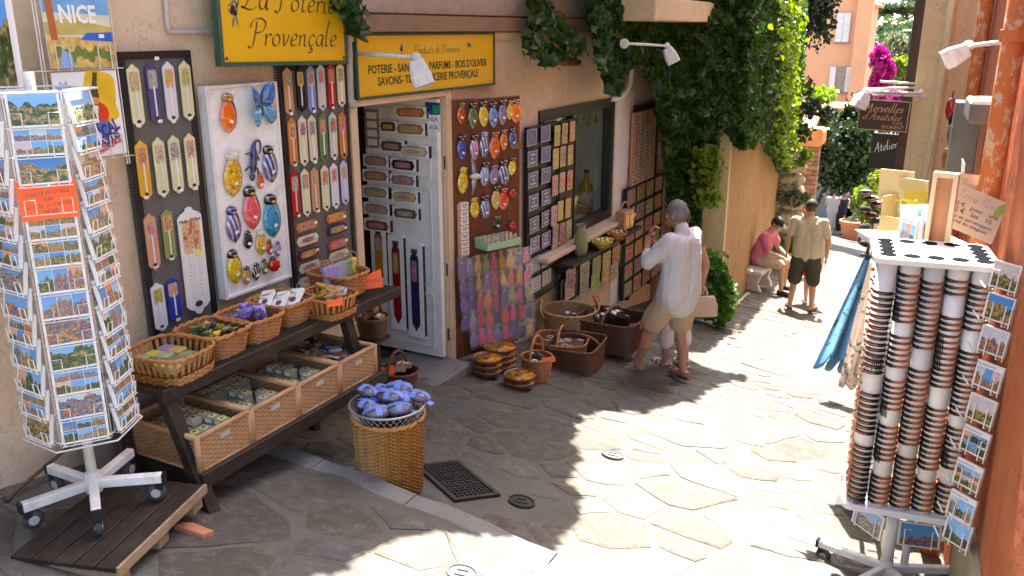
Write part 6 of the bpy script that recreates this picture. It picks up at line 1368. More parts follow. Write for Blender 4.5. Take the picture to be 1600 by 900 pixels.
p=on_t(4.2,0); q=dp(1512,78,5.6)
g=flood('white flood lamp with black knuckle on the terracotta wall at upper right',on_t(3.3,0)+Vector((0,0,1.87)),dp(1513,72,5.15),(-.8,-.1,-.45),.15)
# grey cabinet, wire tray and ornaments by the corner
p=on_t(4.4,.13); t=thing('metal_cabinet','narrow grey cabinet with hinged side fixed on the terracotta wall','cabinet',fr((p.x,p.y,1.22),tang)@RY(PI)); MB().box((0,0,0),(.22,.5,.16),bev=.005).build('case',pm('dull_grey_paint',(.11,.11,.11),.6,.2,12),t); MB().box((-.13,0,.02),(.03,.46,.1)).build('door',pm('dull_grey_paint'),t)
p=on_t(3.6,.1); t=thing('wire_tray','white wire letter tray hanging on the terracotta wall','wire tray',fr((p.x,p.y,1.17),tang)@RY(PI))
mb=MB()
for k in range(7): mb.tube([(-.12+.04*k,.16,-.06),(-.12+.04*k,-.12,-.06),(-.12+.04*k,-.14,.05),(-.12+.04*k,.0,.06)],.004,5)
for y,z in((.16,-.06),(-.12,-.06),(0,.06)): mb.tube([(-.13,y,z),(.13,y,z)],.004,5)
mb.build('wire_frame',M_white_metal,t)
for k,(px,py,cc,nm) in enumerate(((1487,172,(.5,.03,.03),'red'),(1492,190,(.02,.02,.02),'black'),(1489,212,(.3,.28,.25),'grey'),(1494,232,(.5,.08,.04),'dark red'),(1481,250,(.55,.25,.04),'amber'))):
    p=dp(px,py,7.3); t=thing('carved_ornament',f'{nm} carved ornament hanging before the grey cabinet','ornament',facecam(p,0,.1),'ornaments by the grey cabinet'); MB().ell((0,0,0),(.05,.11,.03),10,8).build('face',GZ['plain'],t,None,True,cc); MB().tube([(0,.1,0),(.01,.16,0)],.006,5).build('cord',M_iron,t); MB().ell((0,.0,.03),(.012,.04,.016),8,6).build('nose',GZ['plain'],t,None,True,cc)
t=thing('stone_ledge','grey weathered stone ledge on the terracotta wall above the wire tray','ledge',fr(on_t(3.35,.1)+Vector((0,0,1.5)),tang)); MB().box((0,0,0),(.5,.12,.2),bev=.015).build('slab',pm('dull_grey_stone',(.12,.115,.105),.9,.3,9,.4,40),t)
# ================================================================ bracelet spinner on the right
s_=1.135; FLc=Vector((-.24*s_,3.62*s_,0)); FRc=FLc+Vector((.99,.14,0)).normalized()*.50; Zt=.91; Zb=-.33
ex=(FRc-FLc).normalized(); ang=math.atan2(ex.x,ex.y); nb=Vector((-ex.y,ex.x,0))    # nb points away from the viewer
Wd=(FRc-FLc).length; Dp=.40; C0=(FLc+FRc)/2+nb*Dp/2
def rkM(z): return Matrix(((ex.x,nb.x,0,C0.x),(ex.y,nb.y,0,C0.y),(0,0,1,z),(0,0,0,1)))
gzr=gz(C0.x,C0.y)
rk=thing('bracelet_spinner','white spinner of tubes stacked with leather bracelets at right','bracelet rack',rkM(gzr)); zo=lambda z:z-gzr
wplate=pm('white_plastic',(.78,.78,.77),.35,.04,10)
def holed_plate(z,th,nm):
    MB().prism(rrect(Wd+.03,Dp+.03,.045,4),z,z+th,None,.006).build(nm,wplate,rk)
holed_plate(zo(Zt),.03,'top_plate'); holed_plate(zo(Zb)-.03,.03,'bottom_plate')
MB().tube([(0,0,.1),(0,0,zo(Zb))],.03,12).build('pole',wplate,rk,smooth=True); MB().tube([(.09,.05,.1),(.09,.05,zo(Zb))],.02,10).build('brace_pole',wplate,rk,smooth=True)
castor_base(rk,.36,R(160),M_white_metal)
tubes=[(i,j) for j in range(5) for i in range(5) if i in(0,4) or j in(0,4)]
tr=.0435; M_hole=pm('tube_dark_inside',(.012,.012,.014),.95,.1,spec=0)
def tpos(i,j): return (-Wd/2+.052+i*(Wd-.104)/4,-Dp/2+.052+j*(Dp-.104)/4)
for i,j in tubes:
    x,y=tpos(i,j); tb_=MB().lathe([(tr,zo(Zb)),(tr,zo(Zt))],18,T(x,y,0)).build('tube',wplate,rk,smooth=True)
    MB().lathe([(.036,zo(Zt)+.0290),(.036,zo(Zt)+.033),(.0001,zo(Zt)+.033)],18,T(x,y,0)).build('hole',M_hole,tb_)  # black disc on the solid plate stands in for shade inside the tube
M_leath=pm('tan_leather',(.42,.13,.04),.5,.25,30,.2,60,rnd=.35); M_cord=pm('black_cord',(.012,.011,.011),.6,.2,20)
def arc(mb,r,z,a0,a1,th,hh,n=10):
    vs=[]
    for k in range(n+1):
        a=a0+(a1-a0)*k/n; c,s=math.cos(a),math.sin(a)
        for rr_,zz in((r,z-hh),(r+th,z-hh*.7),(r+th,z+hh*.7),(r,z+hh)): vs.append((rr_*c,rr_*s,zz))
    mb.add(vs,[(k*4+q,k*4+4+q,k*4+4+(q+1)%4,k*4+(q+1)%4) for k in range(n) for q in range(4)]+[(0,1,2,3),(n*4+3,n*4+2,n*4+1,n*4)])
ME_band=unit(lambda m_:arc(m_,tr+.001,0,R(-116),R(20),.006,.0066,12),'leather_band',M_leath)
ME_cordm=unit(lambda m_:(arc(m_,tr+.001,.0045,R(-235),R(-114),.0062,.0033),arc(m_,tr+.001,-.0045,R(-235),R(-114),.0062,.0036),m_.tube([(-.02,-tr-.004,.0),(-.012,-tr-.007,-.001),(-.006,-tr-.006,0)],.003,5)),'cord',M_cord)
ME_strand=unit(lambda m_:[m_.tube([(.044*math.cos(a),.044*math.sin(a),z),(.05*math.cos(a+.1),.05*math.sin(a+.1),z-.03),(.047*math.cos(a+.16),.047*math.sin(a+.16),z-.07)],.0022,4) for a,z in [(R(-185+11*q),rr(-.01,.01)) for q in range(6)]],'loose_ends',M_cord)
tn=['leftmost','second','middle','fourth','rightmost']
for i in range(5):
    x,y=tpos(i,0); z=Zb+.02; run=0; cnt=0; nxt=rs.randint(6,14)
    tw=R(75) if i==0 else 0
    while z<Zt-.05:
        t=thing('leather_bracelet',f'brown leather bracelet with black cord, {nth(cnt+1)} up the {tn[i]} front tube of the right spinner','bracelet',rkM(0)@T(x,y,z)@RZ(tw+rr(-.07,.07))@RX(rr(-.02,.02)),f'bracelets on the {tn[i]} tube')
        obj('leather_band',ME_band,t,RZ(R(-180)) if i==0 else None); obj('cord',ME_cordm,t)
        if rs.random()<.08: obj('loose_ends',ME_strand,t)
        run+=1; cnt+=1; z+=rs.uniform(.026,.0305)
        if run>=nxt: z+=rs.choice((.05,.07,.09)); run=0; nxt=rs.randint(6,15)
for j in(1,2,3):
    x,y=tpos(0,j); z=Zb+.03; cnt=0
    while z<Zt-.05:
        t=thing('leather_bracelet',f'brown leather bracelet, {nth(cnt+1)} up the {ORD[j]} tube along the left side of the spinner','bracelet',rkM(0)@T(x,y,z)@RZ(R(-80)+rr(-.2,.2)),'bracelets on the left side tubes'); obj('leather_band',ME_band,t); cnt+=1; z+=rs.uniform(.035,.07)
# postcards on the right flank and under the plate
q0=rkM(0); fl=[(1572,432),(1562,482),(1553,533),(1545,588),(1534,640),(1524,690),(1513,742),(1503,792),(1497,832)]
hold=MB()
for k,(px,py) in enumerate(fl):
    P=dp(px,py,3.6+.02*k); M=fr(P,ang+R(-42)+PI/2)@RX(-.15)
    if (M.to_3x3()@Vector((0,0,1))).dot(CAM-P)<0: M=M@RY(PI)
    postcard(M,.13,.115,f'postcard stack, {ORD[k]} from the top on the right flank of the bracelet spinner','postcards on the right spinner')
    Q=rkM(gzr).inverted()@M
    for u in(-.05,.04): hold.tube([Q@Vector((u,-.07,-.01)),Q@Vector((u,-.07,.016)),Q@Vector((u,.02,.018)),Q@Vector((u+.03,.02,.018)),Q@Vector((u+.03,-.07,.016))],.003,5)
    hold.tube([Q@Vector((-.08,-.07,.0)),Q@Vector((-.14,-.05,-.03))],.004,5)
for k,(px,py,a_) in enumerate(((1436,836,-5),(1357,812,50))):
    P=dp(px,py,4.35); M=fr(P,ang+R(a_))@RX(-.1)
    if (M.to_3x3()@Vector((0,0,1))).dot(CAM-P)<0: M=fr(P,ang+R(a_)+PI)@RX(-.1)
    postcard(M,.20,.13,f'postcard with {("green trees under a blue sky","pale view")[k]} under the bottom plate of the bracelet spinner','postcards on the right spinner',1)
    Q=rkM(gzr).inverted()@M
    for u in(-.07,.06): hold.tube([Q@Vector((u,-.07,-.01)),Q@Vector((u,-.07,.012)),Q@Vector((u,.03,.014)),Q@Vector((u+.03,.03,.014))],.003,5)
hold.build('wire_holders',M_white_metal,rk,kind='stuff')
# cards and boxes on top
def facing(p,yaw=0): 
    d=CAM-Vector(p); return fr(p,math.atan2(-d.y,d.x)+yaw)
M_kraft=pm('cream_card',(.60,.50,.37),.7,.06,8,rnd=.04); M_leafg=pm('print_leaf',(.3,.42,.12),.6,.1); M_grey=pm('print_grey',(.16,.15,.14),.6,.1)
D0=4.32
def quadcard(nm,label,cs,mat,D=D0,th=.004):
    P=[dp(x,y,D+dd) for x,y,dd in cs]; o=sum(P,Vector())/4; exx=((P[1]-P[0])+(P[2]-P[3])).normalized(); eyy=((P[0]-P[3])+(P[1]-P[2])); eyy=(eyy-exx*eyy.dot(exx)).normalized(); ez=exx.cross(eyy)
    M=Matrix(((exx.x,eyy.x,ez.x,o.x),(exx.y,eyy.y,ez.y,o.y),(exx.z,eyy.z,ez.z,o.z),(0,0,0,1))); w=((P[1]-P[0]).length+(P[2]-P[3]).length)/2; h=((P[0]-P[3]).length+(P[1]-P[2]).length)/2
    t=thing(nm,label,'price card',M); MB().box((0,0,0),(w,h,th)).build('card',mat,t); return t,w,h
t,w_,h_=quadcard('price_board','cream price card with a green leaf standing on the bracelet spinner',[(1492,281,0),(1573,320,.0),(1551,380,0),(1470,352,0)],M_kraft)
script('Terra Flora',.045,M_grey,t,T(0,h_*.3,.003),w_*.78,pen=.05)
for k,(s2,y,sz) in enumerate((('30 €   pour   une',.08,.032),('2 €   les   10',-.06,.036),('res et enveloppes',-.2,.024),('fond du magasin',-.31,.024))): text(s2,sz,M_grey,t,T(.0,h_*y,.003),width=w_*(.86,.7,.8,.7)[k])
M_lo=[(.0,-.05),(.025,-.02),(.03,.03),(.01,.06),(-.015,.02)]
MB().prism(M_lo,.003,.0036,T(w_*.38,h_*.26,0)@RZ(-.4)).build('leaf_print',M_leafg,t)
t,w_,h_=quadcard('price_board','second cream card with leaf print behind the wooden frame',[(1461,265,.12),(1549,277,.12),(1545,330,.12),(1452,320,.12)],M_kraft); script('Flora',.045,M_grey,t,T(w_*.12,h_*.2,.003),w_*.3,pen=.05); MB().prism(M_lo,.003,.0036,T(w_*.4,h_*.22,0)@RZ(-.4)).build('leaf_print',M_leafg,t)
a=dp(1474,272,D0-.1); b=dp(1466,398,D0-.16); t=thing('picture_holder','upright pale wooden frame with brown centre standing on the bracelet spinner','frame',facing((a+b)/2,.15)); h_=(a-b).length; M_pw=pm('pale_wood',(.62,.45,.28),.6,.12,14,stretch=(1,.2,1))
for sx in(-1,1): MB().box((sx*.046,0,0),(.022,h_,.05),bev=.002).build('stile',M_pw,t)
for sy in(-1,1): MB().box((0,sy*(h_/2-.012),0),(.07,.024,.049)).build('rail',M_pw,t)
MB().box((0,0,-.015),(.07,h_-.048,.012)).build('centre_panel',pm('brown_veneer',(.36,.15,.06),.5,.15,12,stretch=(1,.2,1)),t)
# stacked books and boxes behind the spinner
def carton(label,px,py,D,w,h,dep,mat,yaw=.2,lid=None,nm='display_box',cat='box'):
    p=dp(px,py,D); t=thing(nm,label,cat,facing(p,yaw)); e=.006
    MB().box((0,0,-dep),(w,h,e)).build('back',mat,t); MB().box((0,-h/2,-dep/2),(w,e,dep)).build('floor',mat,t)
    for sx in(-1,1): MB().box((sx*w/2,0,-dep/2),(e,h-.008,dep-.008)).build('side',mat,t)
    MB().box((0,-h*.25,0),(w,h*.5,e)).build('front',mat,t)
    if lid: MB().box((0,h/2+.0,-dep),(w,.005,dep*1.1),RX(0)).build('lid',mat,t,T(0,0,0)@T(0,h/2,-dep)@RX(lid)@T(0,-h/2,dep)@T(0,0,-.0))
    return t
M_box=pm('yellow_cream_card',(.66,.55,.30),.7,.06,6)
carton('tall cream display box with raised lid behind the bracelet spinner',1398,340,5.6,.2,.26,.2,M_box,.5,-1.35)
p=dp(1400,288,5.75); t=thing('header_card','pale cream upright header card above the tall display box','header card',facing(p,.3)); MB().box((0,0,0),(.22,.19,.008)).build('card',M_box,t); MB().box((0,-.1,.02),(.22,.012,.04)).build('fold',M_box,t)
M_yc=pm('lime_yellow_card',(.62,.55,.05),.6,.05)
t,w_,h_=quadcard('folded_card','lime yellow card lettered Ro leaning behind the spinner',[(1408,310,0),(1450,316,0),(1448,338,0),(1402,328,0)],M_yc,5.3); text('Ro',.06,M_grey,t,T(-w_*.25,0,.003))
t,w_,h_=quadcard('folded_card','lime yellow card behind the lettered one',[(1418,298,.2),(1449,300,.2),(1447,313,.2),(1412,311,.2)],M_yc,5.3)
for k in range(9):
    px=1420+ (k%5)*9; py=340+(k//5)*18+(k%3); p=dp(px,py,4.95-.12*(k//5)); o=thing('booklet',f'upright booklet behind the bracelet spinner, {ORD[k]} of the row','booklet',facing(p,.6)@RZ(rr(-.1,.1)),'booklets behind the spinner'); MB().box((0,0,0),(.1,.14,.016)).build('pages',M_cardw,o); MB().box((0,0,.009),(.102,.142,.002)).build('cover',PHO[k%3] if k%2 else M_cardw,o)
t=thing('booklet_stand','white stand holding booklets behind the bracelet spinner','stand',T(*dp(1430,372,4.95))); MB().box((0,0,-.02),(.5,.4,.03)).build('tray',wplate,t,RZ(.5)); MB().box((0,0,-.75),(.05,.05,1.46)).build('post',wplate,t); MB().lathe([(.22,-1.55),(.22,-1.5),(.05,-1.46)],16).build('foot',wplate,t)
t=thing('box_table','wooden trestle carrying the cream display boxes','table',T(*dp(1422,372,5.6))@RZ(.4)); MB().box((-.05,0,-.015),(.46,.5,.025)).build('top',M_pw,t); zg=dp(1422,372,5.6); hh=zg.z-gz(zg.x,zg.y)
for sx in(-1,1):
    for sy in(-1,1): MB().box((sx*.13,sy*.2,-hh/2-.02),(.035,.035,hh-.04)).build('leg',M_pw,t)
# hanging cloths
def mk_cloth(name,base,pat,alt):
    s=S(name); g=s.tc('UV') if False else s.tc('Generated'); c=s.mix(s.mr(s.noise(6,4),.3,.7),(*base,1),(*alt,1)); 
    c=s.mix(s.mr(s.noise(11,3,dist=2.),.57,.6,0,.85),c,(*pat,1)); s.bump(s.noise(200,2),.2,.002); return s.fin(c,.85,.1)
def cloth(label,top0,top1,bot0,bot1,D,mat,seed,nm='hanging_cloth'):
    a,b=dp(*top0,D),dp(*top1,D+.1); c,d=dp(*bot0,D-.12),dp(*bot1,D-.05); N,Mr=26,22; vs=[]
    nrm=(b-a).cross(c-a).normalized()
    for j in range(Mr+1):
        t=j/Mr
        for i in range(N+1):
            u=i/N; p=a.lerp(b,u).lerp(c.lerp(d,u),t); f=math.sin(u*PI*5+seed+t*.8)*.03*(.25+.75*t)+math.sin(u*PI*11+seed*2)*.008*t; vs.append(p+nrm*f+Vector((0,0,-.05*t*math.sin(u*PI*5+1))))
    n=N+1; o=MB().add(vs,[(j*n+i,j*n+i+1,(j+1)*n+i+1,(j+1)*n+i) for j in range(Mr) for i in range(N)]).build(nm,mat,None,smooth=True)
    so_=o.modifiers.new('thick','SOLIDIFY'); so_.thickness=.003; return tag(o,label,'cloth','cloths hanging left of the bracelet spinner')
cloth('bright blue printed cloth hanging furthest left of the bracelet spinner',(1352,400),(1370,404),(1280,566),(1326,574),5.0,mk_cloth('blue_print_cloth',(.10,.25,.40),(.03,.10,.07),(.16,.34,.46)),.5)
cloth('beige cloth with dark sprigs hanging next to the bracelet spinner',(1362,404),(1382,412),(1312,592),(1352,602),4.7,mk_cloth('beige_print_cloth',(.36,.27,.205),(.08,.055,.04),(.42,.33,.26)),2.)
t=thing('cloth_rail','dark rail from which the printed cloths hang','rail',T(0,0,0)); a,b=dp(1345,398,5.02),dp(1395,410,4.95); MB().tube([a,b],.01,7).build('bar',M_iron,t); zz=gz(b.x,b.y); MB().tube([b,(b.x,b.y,zz)],.014,8).build('upright',M_iron,t); MB().box((b.x,b.y,zz+.01),(.3,.3,.02)).build('foot',M_iron,t)
# far display on the right: dark goods hung on a stand
for k in range(10):
    p=gp(1358+ (k%3)*6,392-(k//3)*0); p=Vector((p.x+.0,p.y,0)); q=dp(1352+(k%3)*9,300+k*9,15.); t=thing('hung_bag',f'small dark woven bag on the distant right stall, {ORD[k]} from the top','bag',facecam(q,0,rr(-.2,.2)),'bags on the distant stall'); MB().lathe([(.001,-.12),(.1,-.1),(.12,0),(.1,.1),(.09,.1),(.06,0)],10,sy=.4).build('pouch',M_sat,t,RX(0),True,rs.choice([(.05,.03,.03),(.2,.05,.05),(.1,.1,.15),(.3,.3,.28)])); MB().tube([(-.08,0,.1),(0,0,.26),(.08,0,.1)],.008,5).build('strap',M_dkw,t)
q=dp(1362,385,15.1); zz=gz(q.x,q.y); t=thing('far_stall_stand','dark post of the distant right-hand stall','stand',T(q.x+.1,q.y+.2,zz)); MB().box((0,0,.9),(.08,.08,1.8)).build('post',M_dark,t); MB().box((0,0,.05),(.5,.5,.1)).build('foot',M_dark,t)
o=MB()

# ================================================================ people
def cap_(mb,a,b,ra,rb,n=12,ex=None):
    """closed tapered capsule; ex=(axis,scale) flattens"""
    a,b=Vector(a),Vector(b); t=(b-a); L=t.length
    if L<1e-6: t=Vector((0,0,1)); 
    t=t.normalized(); u=t.orthogonal().normalized(); w=t.cross(u); vs=[];fs=[]
    prof=[(-math.cos(q),math.sin(q),0) for q in (0.001,.5,1.0,PI/2)]+[(math.sin(q),math.cos(q),1) for q in (0.001,.55,1.05,PI/2-.001)]
    for d,r,e in prof:
        c,R_=(a,ra) if e==0 else (b,rb)
        for j in range(n):
            an=2*PI*j/n; vs.append(c+t*d*R_+(u*math.cos(an)+w*math.sin(an))*max(r,.02)*R_)
    m=len(prof)
    for i in range(m-1):
        for j in range(n): fs.append((i*n+j,i*n+(j+1)%n,(i+1)*n+(j+1)%n,(i+1)*n+j))
    fs.append(tuple(range(n))[::-1]); fs.append(tuple((m-1)*n+j for j in range(n)))
    mb.add(vs,fs)
def chain(mb,pts,rs_):
    for i in range(len(pts)-1): cap_(mb,pts[i],pts[i+1],rs_[i],rs_[i+1])
def hand(mb,w,d,pn,curl=.5,s=1.):
    """w wrist, d pointing direction, pn palm normal"""
    w=Vector(w); d=Vector(d).normalized(); pn=Vector(pn); pn=(pn-d*pn.dot(d)).normalized(); sd=d.cross(pn)
    for k in(-1.2,-.4,.4,1.2): cap_(mb,w+d*.015*s,w+d*.085*s+sd*k*.018*s,.016*s,.0125*s,8)
    for k,L in((-1.35,.066),(-.45,.076),(.45,.072),(1.3,.056)):
        b=w+d*.088*s+sd*k*.0195*s; d1=(d*math.cos(curl)+pn*math.sin(curl)); d2=(d*math.cos(curl*2)+pn*math.sin(curl*2)); m=b+d1*L*.5*s
        cap_(mb,b,m,.0098*s,.0088*s,8); cap_(mb,m,m+d2*L*.5*s,.0088*s,.0075*s,8)
    b=w+d*.03*s-sd*.026*s; m=b+(d*.6-sd*.7+pn*.3).normalized()*.038*s; cap_(mb,b,m,.0125*s,.0105*s,8); cap_(mb,m,m+(d*.9-sd*.2+pn*.3).normalized()*.032*s,.0105*s,.0085*s,8)
def remesh(o,vox,sm=4,f=.5):
    r=o.modifiers.new('remesh','REMESH'); r.mode='VOXEL'; r.voxel_size=vox; r.use_smooth_shade=True
    q=o.modifiers.new('smooth','SMOOTH'); q.factor=f; q.iterations=sm
FT=bpy.data.textures.new('folds','CLOUDS'); FT.noise_scale=.11; FT.noise_depth=2
def folds(o,s=.022):
    m=o.modifiers.new('folds','DISPLACE'); m.texture=FT; m.strength=s; m.mid_level=.55; m.texture_coords='LOCAL'
def mk_skin(name,c):
    s=S(name); P=s.tc(); k=s.mix(s.mr(s.noise(9,4),.3,.7),(*c,1),(*[v*.8 for v in c],1)); k=s.mix(s.mr(s.noise(40,3),.5,.7,0,.3),k,(c[0]*.9,c[1]*.6,c[2]*.55,1)); s.bump(s.noise(300,2),.15,.002)
    s.b.inputs['Subsurface Weight'].default_value=.08; s.b.inputs['Subsurface Radius'].default_value=(.01,.004,.002); return s.fin(k,.5,.4)
M_skin=mk_skin('tanned_skin',(.42,.21,.13)); M_skin2=mk_skin('fair_skin',(.50,.28,.19))
def mk_fab(name,c,fold=.5):
    s=S(name); k=s.mix(s.mr(s.noise(5,4),.3,.7),(*c,1),(*[v*.86 for v in c],1)); h=s.m('ADD',s.noise(7,4,s.vm('MULTIPLY',s.tc(),(1,1,.45)),dist=1.2),s.m('MULTIPLY',s.noise(350,2),.03)); s.bump(h,fold,.05); return s.fin(k,.85,.15)
M_hair=pm('grey_hair',(.17,.165,.16),.7,.35,60,.6,120,stretch=(1,1,.3)); M_hairb=pm('brown_hair',(.08,.045,.025),.6,.35,60,.5,120); M_eye=pm('eye_dark',(.02,.015,.012),.2,.1); M_capk=pm('black_cap_cloth',(.015,.015,.018),.8,.2,30)
def person(label,M,J,skin,clothes,hair=None,cap=None,shoes=None,hs=1.,vox=.0085):
    g=thing('person',label,'person',M)
    V=lambda k:Vector(J[k]); mb=MB()
    pel,ch,nk,hd=V('pelvis'),V('chest'),V('neck'),V('head')
    for sx in(-1,1):
        o=Vector((sx*.07,0,0)); o=J.get('rot',Matrix())@o if 'rot' in J else o
        cap_(mb,pel+o,pel.lerp(ch,.5)+o*.9,.1,.09); cap_(mb,pel.lerp(ch,.5)+o*.9,ch+o*.9,.09,.09)
    for s_ in('L','R'):
        cap_(mb,ch,V('sho'+s_),.08,.055); cap_(mb,nk+Vector((0,0,-.06)),V('sho'+s_),.055,.055)
        chain(mb,[V('sho'+s_),V('elb'+s_),V('wri'+s_)],[.052,.042,.027])
        cap_(mb,V('elb'+s_),V('elb'+s_).lerp(V('wri'+s_),.35),.041,.042)
        cap_(mb,pel,V('hip'+s_),.11,.09); chain(mb,[V('hip'+s_),V('kne'+s_),V('ank'+s_)],[.085,.056,.037]); cap_(mb,V('kne'+s_).lerp(V('ank'+s_),.15),V('kne'+s_).lerp(V('ank'+s_),.45)+Vector(J.get('back',(0,-.012,0))),.05,.05)
        fd=Vector(J['fd'+s_]).normalized(); a=V('ank'+s_); cap_(mb,a+Vector((0,0,-.035))-fd*.04,a+fd*.1+Vector((0,0,-.05)),.035,.032); cap_(mb,a+fd*.1+Vector((0,0,-.05)),a+fd*.16+Vector((0,0,-.056)),.03,.022)
        hand(mb,V('wri'+s_),J['hd'+s_],J['hn'+s_],J.get('curl'+s_,.5),hs)
    cap_(mb,ch+Vector((0,0,.1)),nk,.06,.052); cap_(mb,nk,hd+Vector((0,0,-.03)),.052,.06)
    f=Vector(J['face']).normalized(); u=Vector((0,0,1)); u=(u-f*u.dot(f)*.6).normalized(); r=f.cross(u).normalized(); u=r.cross(f)
    HM=Matrix(((r.x,f.x,u.x,hd.x),(r.y,f.y,u.y,hd.y),(r.z,f.z,u.z,hd.z),(0,0,0,1)))
    mb.ell((0,0,.02),(.073,.092,.1),14,10,HM); mb.ell((0,.025,-.055),(.055,.06,.065),12,8,HM)       # skull, jaw
    mb.ell((0,.092,-.012),(.012,.02,.028),8,6,HM); mb.ell((0,.075,.035),(.05,.02,.014),10,6,HM); mb.ell((0,.086,-.058),(.026,.012,.013),8,6,HM); mb.ell((0,.078,-.098),(.022,.018,.018),8,6,HM)
    for sx in(-1,1): mb.ell((sx*.076,-.008,-.005),(.012,.022,.034),8,6,HM); mb.ell((sx*.045,.06,-.025),(.022,.02,.02),8,6,HM)
    b=mb.build('body',skin,g,smooth=True); remesh(b,vox,3)
    for sx in(-1,1): MB().ell((sx*.032,.084,.012),(.011,.007,.006),8,6,HM).build('eye',M_eye,g,smooth=True)
    for nm,mat,segs,vx in clothes:
        mb=MB()
        for a,bb,ra,rb in segs: cap_(mb,a,bb,ra,rb,14)
        o=mb.build(nm,mat,g,smooth=True); remesh(o,vx,5); folds(o)
    if hair:
        mb=MB(); n,m=20,12; vs=[]
        for i in range(m+1):
            th=PI*.0+PI*.72*i/m
            for j in range(n):
                a=2*PI*j/n; front=math.sin(a); lim=1-.42*max(0,front); t=th*lim; q=1+mnoise.noise(Vector((math.cos(a)*4,math.sin(a)*4,i*.6)))*.05
                vs.append((.083*math.sin(t)*math.cos(a)*q,.101*math.sin(t)*math.sin(a)*q-.004,.02+.112*math.cos(t)*q))
        mb.add(vs,[(i*n+j,i*n+(j+1)%n,(i+1)*n+(j+1)%n,(i+1)*n+j) for i in range(m) for j in range(n)],HM); mb.build('hair',hair,g,smooth=True)
    if cap:
        c=MB().lathe([(.0001,.128),(.03,.126),(.06,.112),(.08,.085),(.088,.05),(.09,.03)],20,HM@Matrix.Diagonal((.95,1.16,1,1))).build('cap',cap,g,smooth=True)
        MB().add([(.075*math.cos(a)*q,.085*math.sin(a)*q+(.02 if q>1 else 0),.035-.02*(q-1)) for q in(1.,1.75) for a in [PI*k/10 for k in range(11)]],[(k,k+1,12+k,11+k) for k in range(10)],HM).build('visor',cap,c,smooth=True)
        MB().ell((0,0,.128),(.009,.009,.006),8,4,HM).build('button',cap,c)
    if shoes:
        for s_ in('L','R'):
            fd=Vector(J['fd'+s_]).normalized(); a=V('ank'+s_); mb=MB(); sd=fd.cross(Vector((0,0,1)))
            out=[(-.07,-.03),(-.07,.03),(-.02,.036),(.08,.046),(.16,.042),(.195,.015),(.195,-.015),(.16,-.042),(.08,-.046),(.0,-.036)]
            Mx=Matrix(((fd.x,sd.x,0,a.x),(fd.y,sd.y,0,a.y),(0,0,1,a.z-.085),(0,0,0,1)))
            o=MB().prism([(x,-y) for x,y in out],0,.016,Mx).build('shoe',shoes[0],g)
            if shoes[1]=='strap':
                for x in(.05,.11): MB().tube([Mx@Vector((x,-.044,.012)),Mx@Vector((x+.01,-.03,.05)),Mx@Vector((x+.015,0,.066)),Mx@Vector((x+.01,.03,.05)),Mx@Vector((x,.044,.012))],.007,6).build('strap',shoes[0],o)
                MB().tube([Mx@Vector((.03,-.04,.012)),Mx@Vector((-.04,-.035,.06)),Mx@Vector((-.075,0,.07)),Mx@Vector((-.04,.035,.06)),Mx@Vector((.03,.04,.012))],.006,6).build('strap',shoes[0],o)
            else:
                mb=MB(); cap_(mb,Mx@Vector((-.03,0,.035)),Mx@Vector((.06,0,.035)),.043,.045); cap_(mb,Mx@Vector((.06,0,.035)),Mx@Vector((.15,0,.025)),.045,.036); q=mb.build('upper',shoes[0],o,smooth=True); remesh(q,.01,3)
    return g
def place(x,y,face,h=0):
    f=Vector((face[0],face[1],0)).normalized(); r=Vector((f.y,-f.x,0)); return Matrix(((r.x,f.x,0,x),(r.y,f.y,0,y),(0,0,1,gz(x,y)+h),(0,0,0,1)))
V3=Vector
# man in white shirt studying the tiles
J=dict(pelvis=(0,-.02,.93),chest=(0,-.03,1.24),neck=(0,-.01,1.43),head=(0,.045,1.565),face=(-.1,1,.12),
 shoL=(-.19,-.02,1.37),shoR=(.19,-.03,1.37),elbL=(-.26,.16,1.14),wriL=(-.1,.26,1.34),elbR=(.25,.1,1.12),wriR=(.05,.3,1.25),
 hipL=(-.09,.0,.88),hipR=(.09,-.03,.88),kneL=(-.1,.2,.49),kneR=(.11,.01,.47),ankL=(-.1,.32,.10),ankR=(.12,-.04,.10),fdL=(-.2,1,-.12),fdR=(.25,1,0),hdL=(.35,-.25,1),hnL=(.3,-1,0),hdR=(-.6,.1,.8),hnR=(0,-1,.2),curlL=.8,curlR=.7)
Z=lambda x,y,z:V3((x,y,z))
sh=[(Z(-.09,-.03,.86),Z(-.09,-.035,1.1),.152,.132),(Z(.09,-.03,.86),Z(.09,-.035,1.1),.152,.132),(Z(-.09,-.035,1.1),Z(-.1,-.03,1.3),.132,.12),(Z(.09,-.035,1.1),Z(.1,-.03,1.3),.132,.12),(Z(0,-.03,1.32),Z(-.19,-.02,1.37),.1,.072),(Z(0,-.03,1.32),Z(.19,-.03,1.37),.1,.072),(Z(-.19,-.02,1.37),Z(-.26,.14,1.16),.074,.068),(Z(.19,-.03,1.37),Z(.25,.08,1.14),.074,.068),(Z(-.26,.14,1.16),Z(-.2,.19,1.22),.066,.056),(Z(0,-.03,1.4),Z(0,-.012,1.45),.072,.066),(Z(0,-.03,.80),Z(0,-.03,.95),.17,.16)]
so_=[(Z(0,0,.93),Z(-.09,0,.85),.15,.125),(Z(0,0,.93),Z(.09,-.02,.85),.15,.125),(Z(-.09,0,.85),Z(-.1,.16,.57),.125,.112),(Z(.09,-.02,.85),Z(.11,.0,.55),.125,.112)]
mid=(gp(970,580)+gp(1045,600))/2
W_shirt=mk_fab('white_shirt',(.56,.57,.60),.7); K_sh=mk_fab('khaki_shorts',(.46,.34,.23),.5)
mid=gp(1046,598); mp=place(mid.x,mid.y+.05,(-.95,.3))@Matrix.Scale(.985,4)
